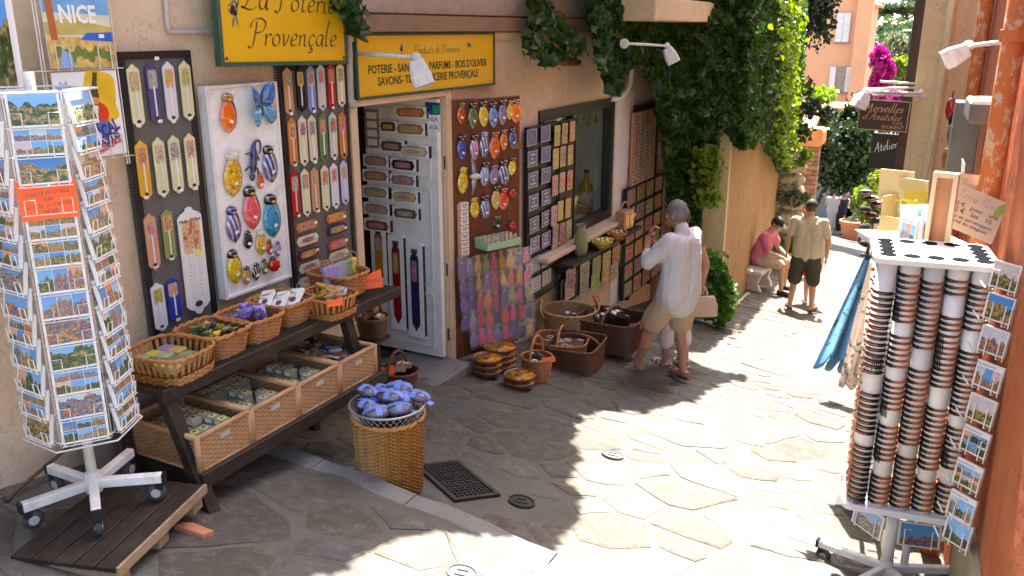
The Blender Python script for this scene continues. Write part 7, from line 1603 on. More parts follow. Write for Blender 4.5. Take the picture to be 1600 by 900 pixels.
person('man in loose white shirt and khaki shorts studying the wall, hand at his chin',mp,J,M_skin,[('shirt',W_shirt,sh,.014),('shorts',K_sh,so_,.014)],hair=M_hair,shoes=(pm('brown_sandal',(.12,.07,.045),.6,.2,20),'strap'))
# woman beyond him with a handbag
J=dict(pelvis=(0,0,.88),chest=(0,0,1.16),neck=(0,0,1.34),head=(0,.03,1.47),face=(0,1,-.1),shoL=(-.17,0,1.28),shoR=(.17,0,1.28),elbL=(-.24,.02,1.02),wriL=(-.2,.2,.98),elbR=(.27,-.04,1.02),wriR=(.30,.02,.80),
 hipL=(-.08,0,.83),hipR=(.08,0,.83),kneL=(-.09,.02,.46),kneR=(.09,.02,.46),ankL=(-.1,0,.09),ankR=(.1,-.04,.09),fdL=(-.2,1,0),fdR=(.2,1,0),hdL=(.2,1,0),hnL=(1,0,0),hdR=(0,.1,-1),hnR=(-1,0,0),curlR=1.1)
top=[(Z(-.07,0,.86),Z(-.07,0,1.1),.13,.115),(Z(.07,0,.86),Z(.07,0,1.1),.13,.115),(Z(-.07,0,1.1),Z(-.09,0,1.24),.115,.1),(Z(.07,0,1.1),Z(.09,0,1.24),.115,.1),(Z(0,0,1.22),Z(-.17,0,1.28),.09,.064),(Z(0,0,1.22),Z(.17,0,1.28),.09,.064),(Z(.17,0,1.28),Z(.2,-.01,1.19),.062,.058),(Z(-.17,0,1.28),Z(-.2,.0,1.19),.062,.058)]
tro=[(Z(0,0,.9),Z(-.08,0,.82),.13,.12),(Z(0,0,.9),Z(.08,0,.82),.13,.12),(Z(-.08,0,.82),Z(-.09,.02,.46),.115,.08),(Z(.08,0,.82),Z(.09,.02,.46),.115,.08),(Z(-.09,.02,.46),Z(-.1,.01,.27),.08,.075),(Z(.09,.02,.46),Z(.1,-.01,.27),.08,.075)]
wpos=gp(1050,574); wM=place(wpos.x,wpos.y+.05,(-.8,.6))
person('woman in white cropped trousers and sandals holding a handbag, half hidden behind the man',wM,J,M_skin2,[('top',mk_fab('grey_top',(.2,.19,.18)),top,.014),('trousers',mk_fab('white_trousers',(.74,.73,.71)),tro,.014)],hair=M_hairb,shoes=(pm('white_sandal',(.72,.7,.67),.5,.1,20),'strap'))
hb=wM@V3((.30,.03,.66)); t=thing('handbag','beige leather handbag with two loop handles hanging from the woman\'s hand','handbag',T(*hb)@RZ(.5)); M_bag=pm('beige_leather',(.55,.42,.32),.5,.1,14,.15,60)
mb=MB(); vs=[]; 
for z,w,d in((-.19,.15,.06),(-.185,.165,.072),(-.08,.16,.072),(.0,.135,.05),(.015,.12,.035)): vs+=[(x*w/.5*.5*2,y*d,z) for x,y in [(p[0],p[1]) for p in rrect(1,1.6,.3,3)]]
n=len(vs)//5; mb.add(vs,[(l*n+i,l*n+(i+1)%n,(l+1)*n+(i+1)%n,(l+1)*n+i) for l in range(4) for i in range(n)]+[tuple(range(n))[::-1],tuple(4*n+i for i in range(n))]); mb.build('bag_body',M_bag,t,smooth=False)
for sy in(-1,1): MB().tube(smoothpath([(-.06,sy*.03,-.01),(-.045,sy*.025,.08),(0,0,.13),(.045,sy*.025,.08),(.06,sy*.03,-.01)],4),.007,6).build('handle',M_bag,t,smooth=True)
MB().tube([(-.115,0,.018),(.115,0,.018)],.005,6).build('zip',M_iron,t)
# man in beige T-shirt walking away
J=dict(pelvis=(0,0,.94),chest=(0,.0,1.26),neck=(0,.0,1.47),head=(0,.03,1.60),face=(-.15,1,-.15),shoL=(-.2,0,1.4),shoR=(.2,0,1.4),elbL=(-.28,-.02,1.13),wriL=(-.3,.1,.9),elbR=(.29,-.02,1.13),wriR=(.28,.06,.87),
 hipL=(-.1,0,.88),hipR=(.1,0,.88),kneL=(-.14,.03,.48),kneR=(.13,.03,.48),ankL=(-.17,0,.10),ankR=(.15,-.02,.10),fdL=(-.35,1,0),fdR=(.35,1,0),hdL=(0,.2,-1),hnL=(1,0,0),hdR=(0,.1,-1),hnR=(-1,0,0))
tee=[(Z(0,0,.885),Z(0,0,1.2),.135,.12),(Z(-.09,0,.9),Z(-.09,0,1.15),.128,.12),(Z(.09,0,.9),Z(.09,0,1.15),.128,.12),(Z(-.09,0,1.15),Z(-.1,0,1.33),.12,.112),(Z(.09,0,1.15),Z(.1,0,1.33),.12,.112),(Z(0,0,1.34),Z(-.2,0,1.4),.1,.075),(Z(0,0,1.34),Z(.2,0,1.4),.1,.075),(Z(-.2,0,1.4),Z(-.26,-.02,1.22),.07,.068),(Z(.2,0,1.4),Z(.265,-.02,1.22),.07,.068),(Z(0,0,1.42),Z(0,0,1.46),.075,.066)]
cg=[(Z(0,0,.86),Z(-.1,0,.84),.12,.118),(Z(0,0,.86),Z(.1,0,.84),.12,.118),(Z(-.1,0,.84),Z(-.14,.03,.50),.118,.108),(Z(.1,0,.84),Z(.13,.03,.50),.118,.108)]
p=gp(1251,486); person('man in beige T-shirt, dark shorts and black cap walking away down the sunny street',place(p.x,p.y,(-.05,1)),J,M_skin2,[('t_shirt',mk_fab('beige_tshirt',(.50,.44,.33)),tee,.014),('shorts',mk_fab('dark_cargo_shorts',(.06,.058,.045)),cg,.014)],hair=M_hairb,cap=M_capk,shoes=(pm('brown_shoe',(.1,.055,.035),.7,.2,20),'shoe'))
# person just beyond him: only legs and red shorts show
p2=gp(1256,478); K2=dict(J); K2.update(elbL=(-.24,.1,1.15),wriL=(-.1,.25,1.05),elbR=(.24,.1,1.15),wriR=(.1,.25,1.05),kneL=(-.06,.03,.48),kneR=(.06,.03,.48),ankL=(-.05,.1,.1),ankR=(.07,-.08,.1),hdL=(.5,1,0),hdR=(-.5,1,0),hnL=(0,0,-1),hnR=(0,0,-1))
rsh=[(Z(0,0,.86),Z(-.09,0,.84),.12,.118),(Z(0,0,.86),Z(.09,0,.84),.12,.118),(Z(-.09,0,.84),Z(-.08,.015,.66),.12,.105),(Z(.09,0,.84),Z(.08,.015,.66),.12,.105)]
person('person in red shorts hidden behind the man in the beige T-shirt',place(p2.x+.02,p2.y+.25,(-.1,1))@Matrix.Scale(.84,4),K2,M_skin2,[('top',mk_fab('pale_top',(.5,.45,.4)),tee,.016),('shorts',mk_fab('red_shorts',(.5,.03,.03)),rsh,.016)],hair=M_hairb,shoes=(bpy.data.materials['white_sandal'],'shoe'),vox=.011)
# seated man on the stone bench
bq=gp(1180,452); bx,by=bq.x+.02,bq.y+.1
t=thing('stone_bench','small white stone bench against the ochre garden wall','bench',T(bx,by,gz(bx,by))@RZ(R(-5))); M_bst=mk_plaster('white_stone',(.62,.6,.56),(.68,.66,.62),(.5,.48,.44),4,.3)
MB().box((0,0,.40),(.38,.95,.07),bev=.012).build('seat',M_bst,t)
for sy in(-1,1): MB().prism([(-.15,0),(.15,0),(.13,.08),(.08,.16),(.12,.3),(.16,.365),(-.16,.365),(-.12,.3),(-.08,.16),(-.13,.08)],-.05,.05,T(0,sy*.3,0)@RX(PI/2)).build('leg',M_bst,t)
J=dict(pelvis=(0,-.02,.56),chest=(0,.08,.86),neck=(0,.16,1.05),head=(0,.24,1.17),face=(.1,1,-.45),shoL=(-.19,.13,.98),shoR=(.19,.13,.98),elbL=(-.23,.22,.72),wriL=(-.1,.43,.63),elbR=(.23,.22,.72),wriR=(.1,.43,.63),
 hipL=(-.1,.03,.54),hipR=(.1,.03,.54),kneL=(-.17,.44,.52),kneR=(.17,.44,.52),ankL=(-.16,.40,.10),ankR=(.17,.46,.10),fdL=(-.2,1,0),fdR=(.2,1,0),hdL=(.4,.9,-.3),hnL=(0,-.2,-1),hdR=(-.4,.9,-.3),hnR=(0,-.2,-1))
polo=[(Z(-.08,-.02,.56),Z(-.09,.04,.75),.14,.135),(Z(.08,-.02,.56),Z(.09,.04,.75),.14,.135),(Z(-.09,.04,.75),Z(-.1,.1,.92),.135,.118),(Z(.09,.04,.75),Z(.1,.1,.92),.135,.118),(Z(0,.1,.93),Z(-.19,.13,.98),.1,.072),(Z(0,.1,.93),Z(.19,.13,.98),.1,.072),(Z(-.19,.13,.98),Z(-.22,.19,.82),.075,.075),(Z(.19,.13,.98),Z(.22,.19,.82),.075,.075),(Z(0,.13,1.0),Z(0,.165,1.06),.075,.066)]
ksh=[(Z(0,0,.56),Z(-.1,.05,.54),.14,.12),(Z(0,0,.56),Z(.1,.05,.54),.14,.12),(Z(-.1,.05,.54),Z(-.16,.38,.53),.115,.1),(Z(.1,.05,.54),Z(.16,.38,.53),.115,.1)]
person('seated man in pink polo shirt, pale shorts and black cap on the stone bench',T(0,0,0)@place(bx-.02,by+.05,(.95,-.12),-.005),J,M_skin2,[('polo_shirt',mk_fab('pink_polo',(.55,.17,.25)),polo,.014),('shorts',mk_fab('pale_khaki',(.5,.42,.3)),ksh,.014)],hair=M_hairb,cap=M_capk,shoes=(pm('dark_shoe',(.03,.022,.018),.7,.2,20),'shoe'))
# two distant people in the shade
for k,(px,py,dx,cc,lab) in enumerate(((1296,366,0,(.32,.33,.36),'distant person in grey tank top and long grey skirt in the shade'),(1305,367,.1,(.03,.03,.035),'distant person in black beside the one in grey'))):
    p=gp(px,py); JJ=dict(K2); JJ['face']=(.3,1,-.4)
    person(lab,place(p.x+dx,p.y+.3*k,(.4 if k else -.3,1)),JJ,M_skin2,[('top',mk_fab('far_top_%d'%k if False else ('grey_tank' if k==0 else 'black_shirt'),cc),tee[:7],.03),('skirt',mk_fab('grey_skirt' if k==0 else 'black_trousers',tuple(v*.9 for v in cc)),[(Z(0,0,.93),Z(-.05,0,.3),.14,.14),(Z(0,0,.93),Z(.05,0,.3),.14,.14)],.03)],hair=M_hairb,shoes=(bpy.data.materials['dark_shoe'],'shoe'),vox=.014)

# ================================================================ garden wall, creeper and everything down the street
import numpy as np
GA=Vector((-2.60,10.95,0)); GB=Vector((-3.30,18.4,0)); gang=math.atan2(GB.x-GA.x,GB.y-GA.y)
gw=thing('garden_wall','tall ochre garden wall under the creeper on the left of the street','wall')
def lwall(nm,A,B,z0,z1,mat,parent,th):
    d=(B-A).normalized(); n=Vector((-d.y,d.x,0)); vs=[]
    for p in(A,B,B+n*th,A+n*th): vs+=[(p.x,p.y,z0),(p.x,p.y,z1)]
    return MB().add(vs,[(0,1,3,2),(2,3,5,4),(4,5,7,6),(6,7,1,0),(1,7,5,3),(0,2,4,6)]).build(nm,mat,parent)
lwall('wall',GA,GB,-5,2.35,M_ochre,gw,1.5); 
d_=(GB-GA).normalized(); n_=Vector((d_.y,-d_.x,0)); lwall('corner_strip',GA+n_*.006-d_*.02,GA+n_*.006+d_*.12,-3,2.35,M_cream,gw,.3)
def mk_leaf(name,c1,c2,c3,rough=.4,tr=.35):
    s=S(name); o=s.nt.nodes['Material Output']; g=s.n('ShaderNodeNewGeometry'); r=g.outputs['Random Per Island']
    c=s.ramp(r,[(0,c1),(.5,c2),(.93,c1),(1,c3)]); s.fin(c,rough,.4)
    hs=s.n('ShaderNodeHueSaturation',{'Value':1.7,'Saturation':1.15}); s.set(hs.inputs['Color'],c); t=s.n('ShaderNodeBsdfTranslucent'); s.set(t.inputs[0],hs.outputs[0])
    mx=s.n('ShaderNodeMixShader'); mx.inputs[0].default_value=tr; s.nt.links.new(s.b.outputs[0],mx.inputs[1]); s.nt.links.new(t.outputs[0],mx.inputs[2]); s.nt.links.new(mx.outputs[0],o.inputs[0]); return s.mat
M_ivy=mk_leaf('creeper_leaf',(.018,.05,.010),(.04,.09,.015),(.10,.12,.02)); M_glossy=mk_leaf('dark_glossy_leaf',(.014,.032,.012),(.03,.055,.018),(.06,.09,.03),.25,.15); M_lime=mk_leaf('lime_leaf',(.10,.17,.02),(.18,.24,.03),(.3,.3,.04)); M_pine=mk_leaf('far_green',(.035,.065,.025),(.06,.1,.035),(.09,.13,.05),.6,.2); M_olv=mk_leaf('grey_green',(.11,.13,.075),(.17,.19,.11),(.22,.23,.14),.6,.2); M_boug=mk_leaf('magenta_bract',(.28,.008,.13),(.36,.015,.2),(.3,.01,.22),.5,.4); M_bushl=mk_leaf('bright_bush_leaf',(.05,.14,.02),(.09,.2,.03),(.14,.22,.05),.3)
M_cyp=mk_leaf('cypress_green',(.012,.02,.008),(.022,.032,.012),(.03,.04,.015),.6,.08)
NR=np.random.default_rng(3)
def leafmesh(pts,size,mat,name,parent,up=.25,out=None,lobed=True):
    """pts (n,3); one folded leaf at each"""
    P=np.asarray(pts,float); n=len(P)
    nr=NR.normal(size=(n,3)); nr[:,2]=np.abs(nr[:,2])*.6+up
    if out is not None: nr+=np.asarray(out)*1.1
    nr/=np.linalg.norm(nr,axis=1)[:,None]
    a=NR.normal(size=(n,3)); a[:,2]-=1.0; a-=nr*(a*nr).sum(1)[:,None]; a/=np.linalg.norm(a,axis=1)[:,None]; b=np.cross(nr,a)
    s=size*NR.uniform(.55,1.25,n)[:,None]
    tpl=[(-.5,0,0),(-.28,.42,.10),(.05,.34,.06),(.5,.0,-.06),(.05,-.34,.06),(-.28,-.42,.10)]
    V=np.stack([P+a*s*x+b*s*y+nr*s*z for x,y,z in tpl],1).reshape(-1,3)
    me=bpy.data.meshes.new(name); me.vertices.add(len(V)); me.vertices.foreach_set('co',V.ravel()); base=np.arange(n)*6
    L=np.stack([base+0,base+3,base+2,base+1,base+0,base+5,base+4,base+3],1).ravel().astype(np.int32)
    me.loops.add(len(L)); me.loops.foreach_set('vertex_index',L); me.polygons.add(2*n); me.polygons.foreach_set('loop_start',np.arange(0,8*n,4,dtype=np.int32)); me.materials.append(mat); me.update(calc_edges=True); me.validate()
    return obj(name,me,parent)
def clump(n,c,r,cl=14,hollow=.3):
    """points in an ellipsoid gathered into clumps"""
    out=[]
    C=[]
    while len(C)<cl:
        v=NR.normal(size=3); v/=np.linalg.norm(v); q=(hollow+(1-hollow)*NR.random())**.6; C.append(v*q*.82)
    C=np.array(C); k=NR.integers(0,cl,n); rad=NR.uniform(.16,.42,cl)
    d=NR.normal(size=(n,3)); d/=np.linalg.norm(d,axis=1)[:,None]; d*=(NR.random(n)**(1/2.2))[:,None]*rad[k][:,None]
    return (C[k]+d)*np.array(r)+np.array(c)
def tree(name,label,cat,c,r,base,n,size,mat,tr=.08,cl=22,group=None,trunkmat=None,limbs=6,hollow=.3,up=.3):
    g=thing(name,label,cat,T(*base),group); B=Vector(base); Cc=Vector(c); tm=trunkmat or M_dark; top=Cc-B
    tk=MB().tube(smoothpath([(0,0,-.2),(top.x*.2+rr(-.1,.1)*tr*4,top.y*.2,top.z*.3),(top.x*.7,top.y*.7,top.z*.75),(top.x,top.y,top.z*1.05)],3),[tr*(1.2-.09*k) for k in range(10)],8).build('trunk',tm,g,smooth=True)
    for k in range(limbs):
        a=2*PI*k/limbs+rr(-.3,.3); q=.55+.1*(k%4); s0=Vector((top.x*q,top.y*q,top.z*q)); e=Vector((top.x+math.cos(a)*r[0]*.65,top.y+math.sin(a)*r[1]*.65,top.z+rr(-.1,.55)*r[2])); MB().tube([s0,s0.lerp(e,.5)+Vector((0,0,.08*r[2])),e],[tr*.5,tr*.35,tr*.12],6).build('limb',tm,tk,smooth=True)
    pts=clump(n,(top.x,top.y,top.z),r,cl,hollow); leafmesh(pts,size,mat,'crown',g,up); return g
# creeper: hanging from the balcony and over the garden wall
iv=thing('creeper','dense dark green creeper hanging over the shop end and the garden wall','creeper')
BOT=[(905,-60),(930,60),(950,140),(965,150),(985,90),(1005,110),(1022,150),(1036,200),(1046,330),(1056,370),(1072,390),(1086,385),(1094,330),(1104,312),(1116,280),(1122,215),(1140,205),(1160,235),(1180,220),(1200,235),(1222,262),(1240,255),(1250,200),(1256,80),(1262,0)]
def ybot(x):
    for (a,b),(c,d) in zip(BOT,BOT[1:]):
        if a<=x<=c: return b+(d-b)*(x-a)/(c-a)
    return -100
p1=Vector((-3.32,9.55,0)); a1=math.atan2(.72,1.35)
def ivpt(x,y,off):
    q=wp(x,y,WX+.22+off)
    if q.y>9.5:
        q=vp(x,y,p1+Vector((math.cos(a1),-math.sin(a1),0))*off,a1)
        if q.y>10.9 or q.y<0: q=vp(x,y,GA+n_*(.02+off),gang)
    return q
pts=[];outs=[]; rv=random.Random(9); tries=0
while len(pts)<42000 and tries<400000:
    tries+=1; x=rv.uniform(905,1260); y=rv.uniform(-200,400); yb=ybot(x)
    nz=mnoise.noise(Vector((x*.03,y*.03,0)))*26+mnoise.noise(Vector((x*.11,y*.07,4)))*12
    if y>yb+nz: continue
    if x<1000 and rv.random()<.55 and mnoise.noise(Vector((x*.04,y*.025,7)))>.05: continue
    dens=mnoise.noise(Vector((x*.045,y*.045,11)))
    off=max(0.0,.04+.16*(dens+.35)*rv.random()+.06*rv.random())
    if x>1195: off+=(x-1195)*.002*rv.random()
    q=ivpt(x,y,off)
    if q.z>2.7 or q.y<5 or q.y>22: continue
    pts.append(q)
leafmesh(pts,.11,M_ivy,'foliage',iv,.15,(.5,-.3,.1))
for k in range(16):
    x=rv.uniform(930,1250); q0=ivpt(x,-20,.04); q0.z+=.6; y1=min(ybot(x)+rv.uniform(-60,15),420); q1=ivpt(x+rv.uniform(-8,8),y1,.06+rv.random()*.06); q0.z=min(q0.z,2.6); mid_=q0.lerp(q1,.5)+Vector((rv.uniform(-.08,.08),rv.uniform(-.08,.08),0)); MB().tube(smoothpath([q0,mid_,q1],4),.006,4).build('stem',M_wood,iv)
# lime leaves: sunlight on the creeper's edge put into the leaf colour
pts=[]
for k in range(3000):
    x=rv.gauss(1236,9) if k%4 else rv.gauss(1106,9); y=rv.uniform(-50,265) if k%4 else rv.uniform(230,322); q=ivpt(x,y,.12+.2*rv.random()); pts.append(q) if q.y>9.5 else None
leafmesh(pts,.10,M_lime,'sunlit_tint_foliage',iv,.3,(.4,.3,.2))
# sprays over the beam
vs_=thing('vine_spray','loose vine spray dangling from the stone band above the window','vine')
pts=[]
for (x0,y0,x1,y1,nn) in ((838,-20,850,40,120),(850,20,900,75,150),(825,60,870,95,110),(880,60,905,80,40),(540,-5,560,50,60),(528,-10,545,15,40)):
    for k in range(nn):
        t=rv.random(); pts.append(wp(x0+(x1-x0)*t+rv.gauss(0,7),y0+(y1-y0)*t+rv.gauss(0,8),WX+.15+.12*rv.random()))
leafmesh(pts,.105,M_ivy,'foliage',vs_,.15,(.6,-.2,.1))
for a_,b_ in (((838,-20),(850,42)),((850,20),(902,78)),((832,20),(828,95)),((545,-20),(552,48))): MB().tube(smoothpath([wp(*a_,WX+.12),wp((a_[0]+b_[0])/2+4,(a_[1]+b_[1])/2,WX+.2),wp(*b_,WX+.2)],4),.006,5).build('stem',M_wood,vs_)
t=thing('rolled_shade','rolled brown cane shade fixed to the wall above the window','rolled shade',T(0,0,0)); a,b=wp(858,92,WX+.08),wp(903,98,WX+.08); MB().tube([a,a.lerp(b,.5),b],[.035,.05,.035],9).build('roll',M_brown,t); MB().tube([b,b+Vector((0,.15,-.04))],.008,5).build('cord',M_straw,t)
# unseen leaf canopy, added and cut to the shadow outline on the paving
ev=thing('shade_canopy','unseen vine canopy over the shop front, shaped to shade the paving','vine')
def shadow_to(px,py,zc):       # point at height zc whose shadow falls on the paving at that spot
    g_=gp(px,py); k=(zc-g_.z)/SD.z; return g_+SD*k
SHP=[(1165,590),(1120,600),(1075,624),(1000,640),(940,640),(902,650),(886,690),(902,722),(880,750),(897,792),(872,832),(850,866),(780,866),(700,862),(620,872),(560,892),(515,914),(430,970),(200,1050),(-400,1050),(-250,700),(200,650),(420,640),(700,560),(900,535),(1000,520),(1060,556),(1095,574)]
SHG=[gp(x,y) for x,y in SHP]
def inpoly(x,y):
    c=False; n=len(SHG)
    for i in range(n):
        A,B=SHG[i],SHG[i-1]
        if (A.y>y)!=(B.y>y) and x<(B.x-A.x)*(y-A.y)/(B.y-A.y)+A.x: c=not c
    return c
pts=[]; x0,x1,y0,y1=min(p.x for p in SHG),max(p.x for p in SHG),min(p.y for p in SHG),max(p.y for p in SHG)
while len(pts)<21000:
    x,y=rv.uniform(x0,x1),rv.uniform(y0,y1); nv=mnoise.noise_vector(Vector((x*5,y*5,0)))*.07
    if not inpoly(x+nv.x,y+nv.y): continue
    zc=3.85+rv.random()*.35+.15*mnoise.noise(Vector((x*2,y*2,5))); pts.append(Vector((x,y,gz(x,y)))+SD*((zc-gz(x,y))/SD.z))
leafmesh(pts,.15,M_ivy,'foliage',ev,1.2)
for k in range(26):
    px,py=rv.choice([(870,720),(840,830),(1060,600),(960,625),(620,845),(740,800)]); q=shadow_to(px+rv.uniform(-40,20),py+rv.uniform(-20,10),3.9); s0=Vector((WX+.8,q.y+rv.uniform(-.3,.3),4.06)); MB().tube([s0,s0.lerp(q,.5)+Vector((0,0,.12)),q],.012,5).build('stem',M_wood,ev)
# bush at the foot of the garden wall
p=gp(1106,512); g=thing('leafy_bush','bright green glossy bush at the wall foot beside the handbag','bush',T(p.x-.1,p.y+.25,p.z)); leafmesh(clump(1500,(0,0,.42),(.42,.36,.5),16),.10,M_bushl,'foliage',g,.5,(.2,-.3,.4))
for k in range(8): a=2*PI*k/8; MB().tube([(0,0,0),(.12*math.cos(a),.12*math.sin(a),.3),(.28*math.cos(a),.25*math.sin(a),.6)],[.015,.01,.005],5).build('stem',M_wood,g)
# rubble pier with hanging plants, pots
p=Vector((-3.12,18.6,gz(-3.12,18.6))); g=thing('rubble_pier','rough pale rubble pier hung with straggling plants beyond the bench','pier',T(p.x,p.y,p.z)); M_rub=mk_plaster('rubble',(.42,.36,.28),(.52,.46,.37),(.22,.18,.13),5,.9)
for k in range(38):
    z=.12+.26*(k//4); a=k%4*PI/2+.4*(k//4); o=MB().ell((0,0,0),(rr(.16,.26),rr(.16,.24),rr(.1,.16)),8,6); o.v=[(x+mnoise.noise(Vector((x*9,y*9,z_*9+k)))*.05,y,z_) for x,y,z_ in o.v]; o.build('stone',M_rub,g,T(.17*math.cos(a),.17*math.sin(a),z)@RZ(rr(0,3)))
for k,(dx,dy,z,r_,m_,lab) in enumerate(((.05,-.25,2.35,.42,M_lime,'spiky pale plant on top of the rubble pier'),(.15,-.3,1.5,.36,M_olv,'grey green plant trailing down the rubble pier'),(.1,-.45,.55,.35,M_bushl,'leafy plant at the foot of the rubble pier'),(-.2,.1,2.9,.6,M_ivy,'dark shrub above the rubble pier'),(.0,.35,3.4,.7,M_cyp,'dark hedge rising behind the rubble pier'))):
    t=thing('pier_plant',lab,'plant',T(p.x+dx,p.y+dy,p.z+z),'plants on the rubble pier'); leafmesh(clump(600,(0,0,.1),(r_,r_,r_*.8),10),.13,m_,'foliage',t,.2); MB().tube([(0,0,-.3),(0,0,.1)],.02,5).build('stem',M_wood,t)
for k,(px,py,cc,lab) in enumerate(((1213,400,(.75,.45,.02),'terracotta pot of yellow flowers at the foot of the pier'),(1236,402,(.6,.58,.55),'terracotta pot of white flowers nearer the street'),(1208,428,(.2,.3,.1),'low pot of greenery behind the seated man'))):
    q=gp(px,py); t=thing('flower_pot',lab,'flower pot',T(q.x-.25,q.y,q.z+.02),'pots by the rubble pier'); MB().lathe([(.12,0),(.18,.28),(.2,.28),(.2,.33),(.17,.33),(.15,.28),(.001,.26)],14).build('pot',pm('terracotta_pot',(.42,.16,.08),.8,.2,10),t,smooth=False); leafmesh(clump(220,(0,0,.48),(.24,.24,.2),8),.09,M_bushl,'foliage',t,.4); mf=mk_leaf('petal_%s'%('yellow','white','green')[k],cc,cc,cc,.6,.3); leafmesh(clump(120,(0,0,.55),(.24,.24,.18),9),.08,mf,'blossoms',t,.5)
# brick pillar with orange cap
q=Vector((-3.1,23,gz(-3.1,23))); a,b=yp(1252,198,23),yp(1287,228,23); g=thing('brick_pillar','brick gate pillar with a rounded orange cap','pillar',T((a.x+b.x)/2,23,q.z)); M_brk=pm('brick',(.30,.15,.09),.85,.25,8,rnd=.25)
zc=b.z-q.z; nz_=int(zc/.12)
for k in range(nz_):
    for j,(x,y,w,d) in enumerate(((-.12,-.12,.23,.23),(.12,-.12,.23,.23)) if k%2 else ((0,-.12,.23,.23),(-.18,-.12,.11,.23),(.18,-.12,.11,.23))): MB().box((x,y,.06+k*.12),(w,d,.105)).build('brick',M_brk,g)
MB().box((0,0,zc/2),(.42,.40,zc)).build('mortar_core',M_mortar,g)
MB().prism(rrect(b.x-a.x,a.z-b.z,.1,3),-.3,.3,T(0,0,zc+(a.z-b.z)/2)@RX(PI/2)).build('cap',pm('orange_cap_plaster',(.62,.24,.09),.8,.15,4),g)
g=thing('tiled_porch','small tiled porch roof beside the brick pillar','porch',T(-5.0,24,0)); a=yp(1245,165,24)
MB().add([(0,-.8,a.z-.5),(1.6,-.8,a.z-.5),(1.6,.6,a.z),(0,.6,a.z),(0,-.8,a.z-.6),(1.6,-.8,a.z-.6),(1.6,.6,a.z-.1),(0,.6,a.z-.1)],[(0,1,2,3),(7,6,5,4),(0,4,5,1),(1,5,6,2),(2,6,7,3),(3,7,4,0)]).build('roof',_M['roof_tile'],g); MB().box((.2,-.6,a.z-1.6),(.12,.12,2.2)).build('post',M_dark,g)
# trees and shrubs
tree('evergreen_tree','very dark tall evergreen in front of the peach house','tree',(-3.98,22.5,3.05),(.98,1.0,2.2),(-4.1,22.5,-4),22000,.12,M_cyp,.16,90,hollow=.0)
tree('magnolia_tree','broad tree with dark glossy leaves shading the end of the street','tree',(-3.2,29.5,-1.6),(1.6,1.5,1.85),(-4.3,29.8,gz(-4.3,29.8)),9000,.17,M_glossy,.1,34)
tree('flowering_shrub','yellow-green shrub top in front of the peach house shutters','shrub',(-4.5,27.5,-.1),(1.2,1.1,.55),(-4.6,27.5,-4),2600,.15,M_lime,.06,16)
tree('dark_shrub','dark leafy shrub below the yellow-green one','shrub',(-4.3,26.5,-.7),(1.3,1.1,.8),(-4.3,26.5,-4),2600,.15,M_glossy,.06,16)
tree('lime_shrub','lime green shrub by the far right wall under the magnolia','shrub',yp(1366,312,27)[:],(.7,.6,.75),(*yp(1366,312,27)[:2],gz(yp(1366,312,27).x,27)),1800,.13,M_lime,.05,14)
tree('grass_palm','spiky pale shrub beside the poster at the street end','shrub',yp(1350,318,33)[:],(.6,.5,.6),(*yp(1350,318,33)[:2],gz(yp(1350,318,33).x,33)),900,.22,M_olv,.05,10)
# end of the street
Y0=36.; a=yp(1240,255,Y0); zg=gz(-4.5,Y0)-.3
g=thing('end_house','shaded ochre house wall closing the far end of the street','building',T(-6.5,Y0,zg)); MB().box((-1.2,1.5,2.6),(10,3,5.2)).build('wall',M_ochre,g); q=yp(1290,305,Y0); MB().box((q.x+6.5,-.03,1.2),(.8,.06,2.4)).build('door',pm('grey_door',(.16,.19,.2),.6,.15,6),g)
MB().box((2.6,.3,1.3),(2.4,.6,2.6)).build('side_wall',M_plaster,g)
c0,c1=yp(1315,285,Y0-.35),yp(1341,318,Y0-.35); g=thing('framed_poster','white poster with abstract picture at the far end of the street','poster',frY((c0+c1)/2)); MB().box((0,0,0),(c1.x-c0.x,c0.z-c1.z,.03)).build('sheet',M_cardw,g); MB().box((0,.03,.017),((c1.x-c0.x)*.8,(c0.z-c1.z)*.75,.004)).build('picture',M_art,g,None,False,(.5,.5,.5))
q=yp(1331,352,33.5); q.z=gz(q.x,33.5); g=thing('terracotta_planter','large terracotta planter beneath the poster','planter',T(*q)); MB().lathe([(.28,0),(.42,.6),(.46,.6),(.46,.72),(.4,.72),(.38,.65),(.001,.6)],18).build('pot',_M['terracotta_pot'],g); leafmesh(clump(160,(0,0,.85),(.3,.3,.2),6),.14,M_olv,'foliage',g)
# peach house
YH=48.; xr=yp(1338,100,YH).x; xl=yp(1215,100,YH).x; zt=yp(1335,5,YH).z
g=thing('peach_house','peach rendered house with grey-white shutters and a chimney beyond the trees','building',T(xr,YH,-8)); Hh=zt+8
w_=xr-xl+3
MB().add([(-w_,0,0),(0,0,0),(0,0,Hh),(-w_/2,0,Hh+w_*.27),(-w_,0,Hh),(-w_,8,0),(0,8,0),(0,8,Hh),(-w_/2,8,Hh+w_*.27),(-w_,8,Hh)],[(0,1,2,3,4),(9,8,7,6,5),(1,6,7,2),(0,4,9,5)]).build('wall',M_peach,g)
rf=MB(); 
for sx in(0,1):
    x0=0.25 if sx==0 else -w_-.25; rf.add([(x0,-.3,Hh-.1),(-w_/2,-.3,Hh+w_*.27+.06),(-w_/2,8.3,Hh+w_*.27+.06),(x0,8.3,Hh-.1),(x0,-.3,Hh+.05),(-w_/2,-.3,Hh+w_*.27+.21),(-w_/2,8.3,Hh+w_*.27+.21),(x0,8.3,Hh+.05)],[(0,1,2,3),(7,6,5,4),(0,4,5,1),(1,5,6,2),(2,6,7,3),(3,7,4,0)])
rf.build('roof',_M['roof_tile'],g)
